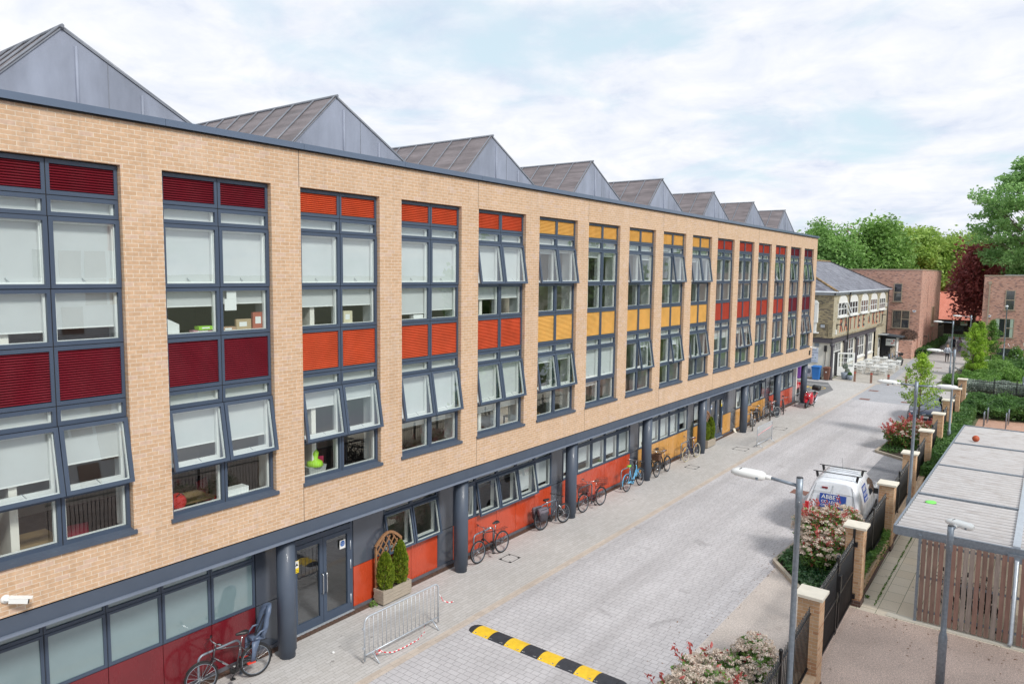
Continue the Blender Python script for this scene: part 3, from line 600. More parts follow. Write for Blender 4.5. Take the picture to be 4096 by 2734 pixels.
def doorset(y0, y1, lab):
    f = MB(); f.box(GX-.1, GX, y0, y0+.07, 0, 2.56); f.box(GX-.1, GX, y1-.07, y1, 0, 2.56); f.box(GX-.1, GX, y0+.07, y1-.07, 2.20, 2.32); f.box(GX-.1, GX, y0+.07, y1-.07, 2.53, 2.56); ym = (y0+y1)/2; f.box(GX-.1, GX-.01, ym-.03, ym+.03, 2.32, 2.53)
    f.box(GX-.1, GX+.06, y0, y1, 0, .03, 1)
    D = f.build('door', [M_FRAME, M_GALVL], bld)
    q = MB(); q.quad((GX-.05, y0+.07, 2.32), (GX-.05, y1-.07, 2.32), (GX-.05, y1-.07, 2.53), (GX-.05, y0+.07, 2.53)); q.build('fanlight', M_GLASS, D)
    for a, c, hs in ((y0+.075, ym-.006, 1), (ym+.006, y1-.075, -1)):
        l = MB(); l.box(GX-.06, GX+.005, a, a+.10, .04, 2.19); l.box(GX-.06, GX+.005, c-.10, c, .04, 2.19); l.box(GX-.06, GX+.005, a+.10, c-.10, .04, .24); l.box(GX-.06, GX+.005, a+.10, c-.10, 2.08, 2.19)
        l.quad((GX-.03, a+.1, .24), (GX-.03, c-.1, .24), (GX-.03, c-.1, 2.08), (GX-.03, a+.1, 2.08), 1); l.build('door_leaf', [M_FRAME, M_GLASS], D)
        hy = (c-.05) if hs == 1 else (a+.05); h = MB(); h.tube([(GX, hy, .80), (GX+.07, hy, .80), (GX+.08, hy, .85), (GX+.08, hy, 1.25), (GX+.07, hy, 1.30), (GX, hy, 1.30)], .014, 8); h.build('handle', M_CHROME, D)
    h = MB()
    for z in (.35, 1.25, 1.75): h.tube([(GX+.012, y1-.078, z-.12), (GX+.012, y1-.078, z+.12)], .014, 6)
    h.build('hinge', M_GALVL, D); return D
D1 = doorset(9.98, 11.84, ''); D2 = doorset(35.64, 37.52, '')
def notice(y0, y1, z0, z1, D, kind):
    n = MB(); n.box(GX+.006, GX+.009, y0, y1, z0, z1)
    if kind == 'blue':
        o = n.build('door_notice', M_WHITEP, D); c = MB(); cy, cz, r = (y0+y1)/2, (z0+z1)/2+.02, min(y1-y0, z1-z0)*.4
        c.poly([(GX+.011, cy+r*math.cos(2*math.pi*k/20), cz+r*math.sin(2*math.pi*k/20)) for k in range(20)]); c.build('notice_disc', flat('safety_blue', (.01, .12, .45), .4, 0, 0), o)
        for q, t in enumerate(('Fire door', 'Keep shut')): text_mesh(t, .035, M_WHITEP, 'notice_text', o, (GX+.013, cy, cz+.02-.04*q), (R(90), 0, R(90)), .0005)
    else:
        o = n.build('door_notice', flat('safety_yellow', (.85, .62, .02), .4, 0, 0), D); c = MB(); cy, cz = (y0+y1)/2, z1-(z1-z0)*.32; s_ = (y1-y0)*.36
        c.box(GX+.0095, GX+.0105, y0+.01, y1-.01, z1-(z1-z0)*.6, z1-.01); c.build('notice_field', M_WHITEP, o); c = MB(); c.poly([(GX+.012, cy-s_, cz-s_*.7), (GX+.012, cy+s_, cz-s_*.7), (GX+.012, cy, cz+s_*.9)]); c.build('notice_triangle', M_DARK, o)
        for q, t in enumerate(('This door', 'is alarmed')): text_mesh(t, .03, M_DARK, 'notice_text', o, (GX+.013, cy, z0+.07-.04*q), (R(90), 0, R(90)), .0005)
notice(11.42, 11.60, 1.73, 1.95, D1, 'blue'); notice(10.08, 10.20, 1.55, 1.85, D1, 'yellow'); notice(35.78, 35.94, 1.70, 1.95, D2, 'blue'); notice(37.22, 37.36, 1.65, 2.0, D2, 'yellow')
# round pillars
cm = MB(); cm.lathe([(.178, 0), (.178, .16), (.205, .165), (.205, 2.79)], (0, 0, 0), 28)
me = lmesh(cm, 'pillar', M_FRAME2)
for k in range(-2, 8): link(me, 'pillar', bld, Vector((-13.27, 9.45+5.95*k, 0))-bld.location)
# saw-tooth roofs with lead gables
for k in range(-2, 8):
    ya = 5.64+5.97*k; za, zv = 12.73, 10.9; s1 = (za-10.63)/2.09; yl = ya-(za-zv)/s1; yr = ya+(za-zv)*3.87/2.1; X0, X1 = -14.0, -27.5
    r = MB(); e = .02
    r.quad((X0+e, ya, za+.03), (X0+e, yl, zv+.03), (X1, yl, zv+.03), (X1, ya, za+.03)); r.quad((X0+e, yl, zv), (X1, yl, zv), (X1, ya, za), (X0+e, ya, za))
    r.quad((X0+e, ya, za+.03), (X1, ya, za+.03), (X1, yr, zv+.03), (X0+e, yr, zv+.03)); r.quad((X0+e, ya, za+.03), (X0+e, ya, za-.0), (X0+e, yl, zv-.0), (X0+e, yl, zv+.03), 1); r.quad((X0+e, ya, za+.03), (X0+e, yr, zv+.03), (X0+e, yr, zv-.0), (X0+e, ya, za-.0), 1)
    x = X0-.02
    while x > X1:
        r.tube([(x, ya-.02, za+.045), (x, yl, zv+.045)], .022, 6, 1); r.tube([(x, ya+.02, za+.045), (x, yr, zv+.045)], .028, 6, 1); x -= .78
    r.tube([(X0+.06, ya, za+.045), (X1, ya, za+.045)], .035, 6, 1)
    RO = r.build('roof', [M_LEAD, M_LEADRIB], bld)
    g = MB(); g.poly([(X0, yl, zv), (X0, yr, zv), (X0, ya, za)])
    for j, yy in enumerate((ya-1.05, ya+.22, ya+1.35, ya+2.45)):
        zt = za-abs(yy-ya)*(s1 if yy < ya else 2.1/3.87)-.12; g.tube([(X0+.012, yy, zv), (X0+.012, yy, zt)], .03, 6)
    for yy in (ya+.75, ya+2.9, ya-1.45):
        zt = za-abs(yy-ya)*(s1 if yy < ya else 2.1/3.87)-.02; g.box(X0, X0+.006, yy-.006, yy+.006, zv, zt, 1)
    g.build('gable', [M_ZINC, M_LEADRIB], RO)
    if k == 1: q = MB(); q.box(-24.2, -23.4, yr+.65, yr+.9, zv+.35, zv+.6); q.build('roof_hatch', M_DARK, RO)
# ------------------------------------------------------------------ boundary: piers, low walls, railings, gate
PY = [15.3, 20.35, 25.2, 30.2, 35.1, 39.95, 44.7, 49.75, 54.7]; PX = [-3.60, -3.76, -3.82, -3.90, -3.98, -4.07, -4.16, -4.25, -4.36]
PLAB = ['brick gate pier with stone cap nearest the camera, beside the tall lamp post', 'brick gate pier with stone cap at the far side of the black gate', 'brick pier with stone cap just right of the white van', 'brick pier behind the double headed lamp post',
        'brick pier with stone cap beside the empty dark parking bay', 'brick pier right of the leafy red tipped shrub', 'brick pier in front of the dark car', 'brick pier beside the windscreen of the dark car', 'brick pier where the black fence turns right']
pm = MB(); pm.box(-.215, .215, -.215, .215, .16, 2.08); pm.box(-.235, .235, -.235, .235, 0, .16, 1)
cpm = MB(); cpm.loft([[(-k, -k, z), (k, -k, z), (k, k, z), (-k, k, z)] for z, k in ((2.08, .262), (2.085, .28), (2.14, .28), (2.15, .272), (2.157, .1))], sm=False)
ME_P = lmesh(pm, 'shaft', [M_PIER, M_ENGB]); ME_PC = lmesh(cpm, 'cap', M_STONE)
for x, y, l in zip(PX, PY, PLAB):
    t = thing('brick_pier', l, 'pier', (x, y, 0), 0, 'brick piers along the boundary'); link(ME_P, 'shaft', t); link(ME_PC, 'cap', t)
def railing(a, c, z0, z1, label, posts=1, low=True, grp='black railing panels between the piers', ball=True, bars=True):
    a = Vector((*a, 0)); c = Vector((*c, 0)); d = (c-a); Ld = d.length; d.normalize(); mid = (a+c)/2; n = Vector((d.y, -d.x, 0))
    t = thing('railing_panel', label, 'fence', mid, 0, grp)
    r = MB()
    for z in (z0+.08, z1-.17): r.bar(a+Vector((0, 0, z)), c+Vector((0, 0, z)), .045, .035)
    r.build('rail', M_BLACKM, t); b = MB(); nb = int(Ld/.115)
    for k in range(nb):
        p = a+d*(Ld*(k+.5)/nb); b.tube([p+Vector((0, 0, z0+.03)), p+Vector((0, 0, z1))], .0105, 6)
    b.build('bars', M_BLACKM, t)
    for k in range(posts):
        p = a+d*(Ld*(k+1)/(posts+1)); q = MB(); q.bar(p+Vector((0, 0, 0.02)), p+Vector((0, 0, z1+.02)), .055, .055, up=(0, 1, 0)); q.ball(p+Vector((0, 0, z1+.05)), .04, 8); q.build('post', M_BLACKM, t)
    return t
def lowwall(a, c, h, label):
    w = MB(); a = Vector(a); c = Vector(c); d = (c-a).normalized(); n = Vector((d.y, -d.x)); k = .16
    P = [a-n*k, a+n*k, c+n*k, c-n*k]; w.prism([(p.x, p.y) for p in P], .16, h, 'z'); Q = [a-n*.175, a+n*.175, c+n*.175, c-n*.175]; w.prism([(p.x, p.y) for p in Q], 0, .16, 'z', 2)
    k = .19; m = [(p.x, p.y) for p in (a-n*k, a+n*k, c+n*k, c-n*k)]; w.prism(m, h, h+.07, 'z', 1)
    tag(w.build('low_wall', [M_PIER, bricks('coping_brick', (.60, .42, .27), (.66, .48, .33), (.55, .46, .36), w=.11, h=.5, axis='yx'), M_ENGB], loc=((a.x+c.x)/2, (a.y+c.y)/2, 0)), label, 'wall', 'low brick walls between the piers')
RN = ['beside the dark ivy bed', 'right of the white van', 'beside the empty dark bay, second from the van', 'behind the double headed lamp post top', 'beside the leafy red tipped shrub', 'in front of the dark car bonnet', 'beside the dark car windscreen', 'last one before the corner pier']
RN = ['beside the ivy bed, nearest past the gate', 'right of the white van roof', 'beside the empty dark bay', 'left of the low hedge, by the shrub with reddish leaves', 'next to the young tree trunk', 'hiding the front of the dark car', 'behind the dark car windscreen'  ]
for i in range(1, 8):
    a = (PX[i], PY[i]+.23); c = (PX[i+1], PY[i+1]-.23)
    railing(a, c, .52, 1.88, 'black railing panel '+RN[i-1]); lowwall(a, c, .42, 'low brick wall under the railing '+RN[i-1])
railing((-3.30, 8.2), (-3.555, 15.05), .52, 1.95, 'black railing panel with bare tops nearest the camera, behind the pale flowering shrub', posts=2)
lowwall((-3.26, 7.5), (-3.57, 15.08), .40, 'low brick wall under the railing nearest the camera')
for j, (xa, xb) in enumerate(((-4.1, -.3), (-.3, 3.6), (3.6, 8))):
    railing((xa, 58.6), (xb, 58.6), .05, 1.75, ['black railing run starting at the corner pier', 'black railing run behind the hedge at the right edge', 'black railing run beyond the right edge of the view'][j], posts=2, grp='black railings across the side path')
# gate of two leaves
gt = thing('double_gate', 'tall black railed double gate between the two nearest piers', 'gate', (-3.68, 17.8, 0))
def gleaf(a, c, nm='gate_leaf'):
    a = Vector((*a, 0)); c = Vector((*c, 0)); d = c-a; Lh = d.length; d.normalize(); b = MB()
    for p, h in ((a, 2.10), (c, 2.0)): b.bar(p+Vector((0, 0, .06)), p+Vector((0, 0, h)), .055, .055, up=(0, 1, 0))
    for z in (.12, .95, 1.72): b.bar(a+Vector((0, 0, z)), c+Vector((0, 0, z)), .045, .045)
    n = int(Lh/.105)
    for k in range(1, n): p = a+d*(Lh*k/n); b.tube([p+Vector((0, 0, .10)), p+Vector((0, 0, 1.90))], .011, 6)
    return b.build(nm, M_BLACKM, gt)
gleaf((-3.64, 15.60), (-3.70, 18.05)); gleaf((-3.75, 20.05), (-3.70, 18.15))
b = MB(); b.box(-3.68, -3.60, 18.0, 18.14, 1.15, 1.55); b.box(-3.74, -3.66, 18.02, 18.16, 1.62, 1.80); b.box(-3.66, -3.62, 18.02, 18.06, .25, .9); b.tube([(-3.62, 18.05, .9), (-3.62, 18.05, 1.12)], .02, 6); b.build('gate_lock', M_BLACKM, gt)
b = MB()
for y in (15.56, 20.10):
    for z in (.22, 1.62): b.box(-3.80, -3.66, y-.05, y+.05, z, z+.12)
b.build('hinge', M_BLACKM, gt)
t = thing('access_panel_post', 'black angled intercom post in front of the gate', 'post', (-4.35, 13.35, 0)); b = MB(); b.tube([(-3.45, 12.6, .9), (-3.9, 12.95, 1.15), (-4.30, 13.3, 1.32)], .035, 8); b.build('arm', M_BLACKM, t)
b = MB(); b.box(-4.43, -4.27, 13.28, 13.34, 1.22, 1.62); b.build('panel', M_BLACKM, t); b = MB(); b.tube([(-4.35, 13.27, 1.55), (-4.35, 13.28, 1.55)], .018, 10); b.build('button', M_CHROME, t)
# ------------------------------------------------------------------ cycle shelter
sh = thing('cycle_shelter', 'flat roofed cycle shelter with corrugated roof and timber slat screen', 'shelter', (-.3, 20.2, 0))
def sx(y): return -2.85+(y-20.25)*.0101
b = MB(); ZR = 2.36
SY0, SY1, SXR = 20.25, 36.2, 2.3
b.bar((sx(SY0), SY0, ZR-.12), (SXR, SY0+.02, ZR-.12), .06, .22); b.bar((sx(SY1), SY1, ZR-.10), (SXR, SY1, ZR-.10), .06, .2); b.bar((sx(SY0)-.01, SY0-.03, ZR-.10), (sx(SY1)-.01, SY1+.03, ZR-.10), .05, .2)
for y in (23.85, 27.95, 32.1): b.bar((sx(y)+.02, y, ZR-.05), (-.38, y, ZR-.05), .10, .10); b.bar((-.22, y, ZR-.05), (SXR, y, ZR-.05), .10, .10)
b.bar((-.30, SY0+.04, ZR-.02), (-.28, SY1-.04, ZR-.02), .15, .10, 1); b.box(-.46, -.12, SY0-.075, SY0-.035, ZR-.34, ZR-.14)
b.build('roof_frame', [M_GALV, M_GALVL], sh)
for y in (23.85, 27.95, 32.1): q = MB(); q.bar((sx(y)+.03, y-.03, ZR+.01), (-.38, y-.03, ZR+.01), .025, .02); q.build('flashing', M_GALVL, sh)
# corrugated sheets with ridges running across
t_ = NT('corrugated_sheet'); p_ = t_.pos(); cc = t_.ramp(t_.noise(t_.mapv(p_, (1.5, 7, 1)), 1.3, 6, .65), [(.3, (.46, .42, .40)), (.48, (.60, .58, .58)), (.7, (.68, .67, .68))])
t_.link(cc, t_.bsdf.inputs['Base Color']); t_.bsdf.inputs['Roughness'].default_value = .35; t_.bsdf.inputs['Transmission Weight'].default_value = .0
tr_ = t_.N.new('ShaderNodeBsdfTranslucent'); t_.L.new(cc, tr_.inputs[0]); mx_ = t_.N.new('ShaderNodeMixShader'); mx_.inputs[0].default_value = .25; t_.L.new(t_.bsdf.outputs[0], mx_.inputs[1]); t_.L.new(tr_.outputs[0], mx_.inputs[2]); t_.L.new(mx_.outputs[0], t_.out.inputs[0])
M_CORR = t_.m
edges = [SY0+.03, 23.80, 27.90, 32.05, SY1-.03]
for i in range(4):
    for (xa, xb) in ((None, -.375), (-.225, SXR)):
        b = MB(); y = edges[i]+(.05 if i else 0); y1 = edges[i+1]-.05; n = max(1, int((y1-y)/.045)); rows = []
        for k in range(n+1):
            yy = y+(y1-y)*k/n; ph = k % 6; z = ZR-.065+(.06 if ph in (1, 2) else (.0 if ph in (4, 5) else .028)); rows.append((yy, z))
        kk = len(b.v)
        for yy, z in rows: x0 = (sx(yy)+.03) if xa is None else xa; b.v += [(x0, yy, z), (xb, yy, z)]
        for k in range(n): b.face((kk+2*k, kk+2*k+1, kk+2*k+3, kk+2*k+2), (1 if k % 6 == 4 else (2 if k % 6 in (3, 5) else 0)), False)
        b.build('roof_sheet', [M_CORR, flat('shaded_grimy_valley', (.13, .12, .12), .7, 0, .35, 3, stretch=(.4, 3, 1)), flat('shaded_sheet_flank', (.36, .34, .34), .6, 0, .2, 3, stretch=(.4, 3, 1))], sh)  # rib shade painted as darker valley and flank colours, valleys with some grime
for x, y, w in ((-.27, 20.3, .05), (-.28, 28, .05), (-.28, 36.1, .05), (-2.27, 20.19, .03), (-2.26, 25.02, .03), (2.23, 20.19, .03)): b = MB(); b.box(x-w, x+w, y-w, y+w, 0, 2.24); b.build('post', M_GALV, sh)
b = MB(); b.tube([(-.27, 20.14, 2.1), (-.27, 20.14, .12), (-.29, 20.06, .05)], .045, 12); b.build('downpipe', M_GALVL, sh)
for z in (.28, 1.15, 2.02): b = MB(); b.box(-2.24, 2.2, 20.20, 20.225, z, z+.06); b.build('slat_rail', M_GALV, sh)
rng = random.Random(5); x = -2.22; sl = [M_WOODR, M_WOODR2, M_WOODR3]
while x < 2.1:
    if not (-.34 < x < -.22): q = MB(); q.box(x, x+.098, 20.165, 20.19, .06+rng.uniform(-.005, .005), 2.16); [q.box(x+.02+.05*s_, x+.028+.05*s_, 20.162, 20.165, z+.02, z+.03) for s_ in (0, 1) for z in (.28, 1.15, 2.02)]; q.build('slat', sl[rng.choice((0, 0, 1, 2, 0, 1))], sh)
    x += .128
b = MB(); b.box(-2.9, 2.6, 20.04, 20.3, -.01, .02); tag(b.build('stone_edging', M_STONE, loc=(0, 20.15, 0)), 'pale stone edging strip at the foot of the timber slats', 'edging')
tag(MB().ball((-2.04, 32.75, ZR+.115), .125, 14).build('basketball', flat('orange_ball_rubber', (.42, .085, .03), .6, 0, .15, 20), loc=(-2.04, 32.75, ZR)), 'orange basketball lying on the shelter roof', 'ball')
b = MB(); b.lathe([(.001, .012), (.11, .012), (.135, -.004), (.142, -.004), (.135, .016), (.10, .024), (.001, .024)], (0, 0, 0), 24)
fr = b.build('flying_disc', flat('lime_plastic', (.20, .75, .12), .4, 0, .03), loc=(-2.38, 22.95, ZR+.0), world=False); fr.rotation_euler = (R(3), R(-4), 0); tag(fr, 'lime green flying disc lying on the shelter roof', 'frisbee')
# ------------------------------------------------------------------ lamp posts
def lamp_head(parent, p, ang, s=1.0):
    b = MB(); L_ = .62*s; W_ = .125*s; rings = []
    for u, w, zt, zb in ((0, .05, .035, -.03), (.03, .085, .06, -.05), (.10, .125, .075, -.06), (.38, .13, .075, -.06), (.52, .12, .06, -.05), (.60, .08, .035, -.035), (.62, .03, .01, -.02)):
        rings.append([(u*s, -w*s, zb*s*.5), (u*s, -w*s, zt*s*.55), (u*s, -w*.7*s, zt*s), (u*s, w*.7*s, zt*s), (u*s, w*s, zt*s*.55), (u*s, w*s, zb*s*.5), (u*s, w*.75*s, zb*s), (u*s, -w*.75*s, zb*s)])
    b.loft(rings, 0); b.box(.44*s, .46*s, -.07*s, .07*s, .066*s, .07*s, 1); b.box(.10*s, .14*s, -.135*s, -.126*s, -.05*s, .0, 2); b.box(.10*s, .14*s, .126*s, .135*s, -.05*s, 0, 2)
    b.xf(Matrix.Translation(p) @ Matrix.Rotation(ang, 4, 'Z') @ Matrix.Rotation(R(-2), 4, 'Y'))
    h = b.build('lamp_head', [M_WHITEP, M_DARK, M_GALV], parent); return h
def lamp_post(loc, H, arms, label, r=.052):
    t = thing('street_lamp', label, 'street lamp', loc, 0, 'grey street lamps'); x, y, z = loc; b = MB()
    b.lathe([(.085, 0), (.085, 1.05), (.06, 1.16), (r, 1.17), (r*.93, H-.55), (r*1.12, H-.54), (r*1.12, H)], loc, 16); b.lathe([(r*1.14, H-.003), (r*1.0, H+.012)], loc, 16, 1); b.build('pole', [M_GALV, M_PLAST], t)
    a = MB()
    for ang, L_, rise, *side in arms:
        d = Vector((math.cos(ang), math.sin(ang), 0)); p0 = Vector(loc)+Vector((0, 0, H-.15)); p1 = p0+d*L_+Vector((0, 0, rise)); a.tube([p0, p1], .03, 10); a.tube([p1-d*.02, p1+d*.12], .042, 10, 1)
        lamp_head(t, p1+d*.14-Vector((-d.y, d.x, 0))*.31+Vector((0, 0, .03)), ang+R(90), .9) if side else lamp_head(t, p1+d*.08, ang)
    a.build('arm', [M_GALV, M_WHITEP], t)
    for k in range(4):
        q = MB(); aa = k*math.pi/2+.4; q.ball((x+r*1.15*math.cos(aa), y+r*1.15*math.sin(aa), H-.30-(k % 2)*.12), .010, 5); q.build('bolt', M_CHROME, t)
    return t
lamp_post((-3.32, 12.85, 0), 5.16, [(R(182), .50, .06)], 'tall single armed lamp post nearest the camera, in front of the near gate pier')
lamp_post((-1.40, 17.31, 0), 3.48, [(R(70), .16, .10, 1)], 'short lamp post standing in front of the timber slat screen', .055)
lamp_post((-3.50, 27.5, 0), 5.16, [(R(182), .50, .03), (R(2), .50, .03)], 'double headed lamp post rising beside the shelter roof')
lamp_post((-3.70, 41.2, 0), 5.16, [(R(182), .50, .03)], 'single armed lamp post rising from the green hedge')
lamp_post((-6.66, 71.34, 0), 5.0, [(R(182), .75, .03)], 'single armed lamp post standing beside the walking people')
lamp_post((-5.9, 78.0, 0), 5.25, [(R(182), .75, .03)], 'single armed lamp post half hidden by the slim street trees')
lamp_post((-3.56, 85.28, 0), 6.07, [(R(270), .12, .0)], 'lamp post in front of the right hand brick house window')
# ------------------------------------------------------------------ crowd barriers
def barrier(p0, p1, label, tapes):
    a = Vector((*p0, 0)); c = Vector((*p1, 0)); d = (c-a); L_ = d.length; d.normalize(); n = Vector((d.y, -d.x, 0)); Z = Vector((0, 0, 1)); t = thing('crowd_barrier', label, 'barrier', (a+c)/2, 0, 'steel crowd barriers')
    f = MB(); P = lambda u, z: a+d*u+Z*z
    pts = [P(0, .06), P(0, .92)]+[P(.14-.14*math.cos(k*math.pi/10), .92+.14*math.sin(k*math.pi/10)) for k in range(1, 5)]+[P(.14, 1.06), P(L_-.14, 1.06)]+[P(L_-.14+.14*math.sin(k*math.pi/10), .92+.14*math.cos(k*math.pi/10)) for k in range(1, 5)]+[P(L_, .92), P(L_, .06)]
    f.tube(pts, .0195, 8); f.tube([P(.02, .20), P(L_-.02, .20)], .0175, 8); f.build('frame', M_GALVL, t); g = MB(); nb = 17
    for k in range(1, nb+1): g.tube([P(L_*k/(nb+1), .20), P(L_*k/(nb+1), 1.06)], .0075, 6)
    g.build('bars', M_GALVL, t)
    for u in (.22, L_-.22):
        q = MB()
        for s_ in (-1, 1): q.tube([P(u, .20), P(u, .012)+n*s_*.24], .016, 8)
        q.build('foot', M_GALVL, t)
    h = MB(); h.box(*(lambda v: (v.x-.02, v.x+.02, v.y-.05, v.y, .8, .84))(P(0, 0))); h.box(*(lambda v: (v.x-.02, v.x+.02, v.y-.05, v.y, .35, .39))(P(0, 0))); h.build('hook', M_GALVL, t)
    return t, P, n
M_TAPE = NT('hazard_tape'); _b = M_TAPE.N.new('ShaderNodeTexWave'); M_TAPE.L.new(M_TAPE.pos(), _b.inputs[0]); _b.inputs['Scale'].default_value = 2.6; _b.bands_direction = 'Y'
M_TAPE.link(M_TAPE.ramp(_b.outputs['Fac'], [(.48, (.75, .06, .08)), (.52, (.85, .80, .80))]), M_TAPE.bsdf.inputs['Base Color']); M_TAPE = M_TAPE.m
t1, P1, n1 = barrier((-11.64, 10.28), (-11.60, 12.62), 'steel crowd barrier with loose red and white tape, nearest the camera', 0)
def tape(pts, label, w=.03):
    b = MB(); V_ = [Vector(p) for p in pts]; k = len(b.v)
    for i, p in enumerate(V_):
        up = Vector((.25*math.sin(i*1.7), .1*math.cos(i), 1)).normalized(); b.v += [tuple(p-up*w/2), tuple(p+up*w/2)]
    for i in range(len(V_)-1): b.face((k+2*i, k+2*i+2, k+2*i+3, k+2*i+1), 0, True)
    m = b.build('barrier_tape', M_TAPE, loc=tuple(V_[0])); sm_ = m.modifiers.new('s', 'SOLIDIFY'); sm_.thickness = .002; tag(m, label, 'tape')
tape([(-11.55, 10.62, .22), (-11.5, 10.75, .12), (-11.45, 10.95, .05), (-11.42, 11.3, .04), (-11.40, 11.7, .05), (-11.45, 12.0, .12), (-11.57, 12.1, .2)], 'red and white tape trailing along the foot of the near barrier')
tape([(-11.60, 10.55, .23), (-11.50, 10.50, .18), (-11.46, 10.60, .22), (-11.5, 10.72, .14), (-11.57, 10.60, .20)], 'knotted end of red and white tape on the near barrier leg')
tape([(-11.59, 12.63, .78), (-11.54, 12.66, .70), (-11.52, 12.7, .60), (-11.45, 12.85, .52), (-11.42, 13.0, .50)], 'short tail of red and white tape at the far end of the near barrier')
t2, P2_, n2 = barrier((-11.45, 36.0), (-11.38, 38.15), 'steel crowd barrier on the footpath edge further along, tape across its middle', 0)
tape([P2_(.0, .66)+n2*.03, P2_(.35, .70)+n2*.03, P2_(.8, .74)+n2*.03, P2_(1.3, .77)+n2*.03, P2_(1.8, .80)+n2*.03, P2_(2.12, .86)+n2*.03], 'red and white tape strung across the far barrier', .05)
# ------------------------------------------------------------------ speed hump
hp = thing('speed_hump', 'black and yellow rubber speed hump lying across the road', 'speed hump', (-8.7, 13.0, 0))
M_HY = flat('yellow_rubber', (.80, .52, .03), .55, 0, .12, 9); M_HB = flat('dark_rubber', (.035, .038, .048), .6, 0, .2, 9)
def hseg(x0, x1, cap=0):
    b = MB(); n = 22; w = .225
    prof = [(-w+2*w*i/n, .055*math.cos(math.pi/2*abs(-1+2*i/n))**.8+(.004 if i % 2 else 0)) for i in range(n+1)]
    if not cap: b.loft([[(x0, y, z) for y, z in prof]+[(x0, w, -.004), (x0, -w, -.004)], [(x1, y, z) for y, z in prof]+[(x1, w, -.004), (x1, -w, -.004)]], 0, sm=False)
    else:
        xs = [x0+(x1-x0)*k/6 for k in range(7)]; rr = []
        for k, x in enumerate(xs):
            u = k/6 if cap < 0 else 1-k/6; sc = math.sqrt(max(.02, 1-(1-u)**2)); rr.append([(x, y*sc, z*sc) for y, z in prof]+[(x, w*sc, -.004), (x, -w*sc, -.004)])
        b.loft(rr, 0, sm=False)
    for xx in (x0+.08, x1-.08):
        if not cap: b.box(xx-.02, xx+.02, -w+.03, -w+.055, .010, .03, 1); b.ball((xx-.05, -w+.04, .018), .012, 5, 1)
    return b
Mh = Matrix.Translation((-8.75, 13.02, 0)) @ Matrix.Rotation(R(-.5), 4, 'Z')
for i, x in enumerate(np.arange(-1.92, 1.9, .48)):
    m = [M_HY, M_HB][i % 2]; hseg(x, x+.476).xf(Mh).build('hump_segment', [m, M_CHROME], hp)
hseg(-2.14, -1.924, -1).xf(Mh).build('hump_end', [M_HB, M_CHROME], hp); hseg(1.924, 2.14, 1).xf(Mh).build('hump_end', [M_HB, M_CHROME], hp)
# ------------------------------------------------------------------ cameras on the wall
def cctv(y, z, label, s=1.0, rz=-40):
    t = thing('security_camera', label, 'camera', (FX, y, z)); b = MB(); b.lathe([(.0, -.0), (.07, .0), (.07, .02), (.045, .05), (.03, .06)], (0, 0, 0), 18); b.xf(Matrix.Translation((FX, y, z)) @ Matrix.Rotation(R(90), 4, 'Y')); b.build('mount', M_WHITEP, t)
    M_ = Matrix.Translation((FX+.10, y+.02, z)) @ Matrix.Rotation(R(rz), 4, 'Z') @ Matrix.Rotation(R(10), 4, 'Y'); a = MB(); a.tube([(-.07, 0, 0), (0, 0, 0)], .02, 8); a.prism([(-.045, -.04), (.045, -.04), (.052, .045), (-.052, .045)], .0, .26, 'x'); a.box(.0, .31, -.056, .056, .045, .055); a.xf(M_); a.build('housing', M_WHITEP, t)
    l = MB(); l.box(.24, .27, -.04, .04, -.042, .03); l.xf(M_); l.build('lens', M_PLAST, t)
cctv(4.02, 3.42, 'white bullet camera on the brick above the grey beam, nearest the left edge', rz=60); cctv(51.1, 3.85, 'small white camera near the far corner of the brick block', rz=20)
b = MB(); b.box(FX, FX+.05, 50.75, 50.93, 3.35, 3.65); o = b.build('alarm_box', M_PLAST, loc=(FX, 50.84, 3.5)); tag(o, 'black wall light box under the small camera at the far corner', 'alarm box')
# ------------------------------------------------------------------ timber planters
def cone_bush(t_parent_label, c, h, r, seed, name='conifer'):
    rg = np.random.default_rng(seed); t = thing(name, t_parent_label, 'conifer', c, 0, 'golden conifers in timber planters'); n = 5200
    u = rg.uniform(0, 1, n)**.8; th = rg.uniform(0, 2*np.pi, n); rad = r*np.sqrt(np.clip(1-u, 0, 1))*np.clip(.55+.9*u, 0, 1.0)*1.15; rad *= (1+.13*np.sin(th*5+u*17)+.1*np.sin(th*9-u*31)); k = rg.uniform(.55, 1.02, n)**.5
    P = np.stack([c[0]+rad*k*np.cos(th), c[1]+rad*k*np.sin(th), c[2]+.06+u*h], 1); dirs = np.stack([np.cos(th)*.6, np.sin(th)*.6, np.full(n, 1.1)], 1)
    leafcloud('foliage', P, .038, L_CONI, t, rg, aspect=.3, dirs=dirs*.9); b = MB(); b.tube([c, (c[0], c[1], c[2]+h*.8)], [.03, .006], 6); b.build('trunk', M_BARK, t); return t
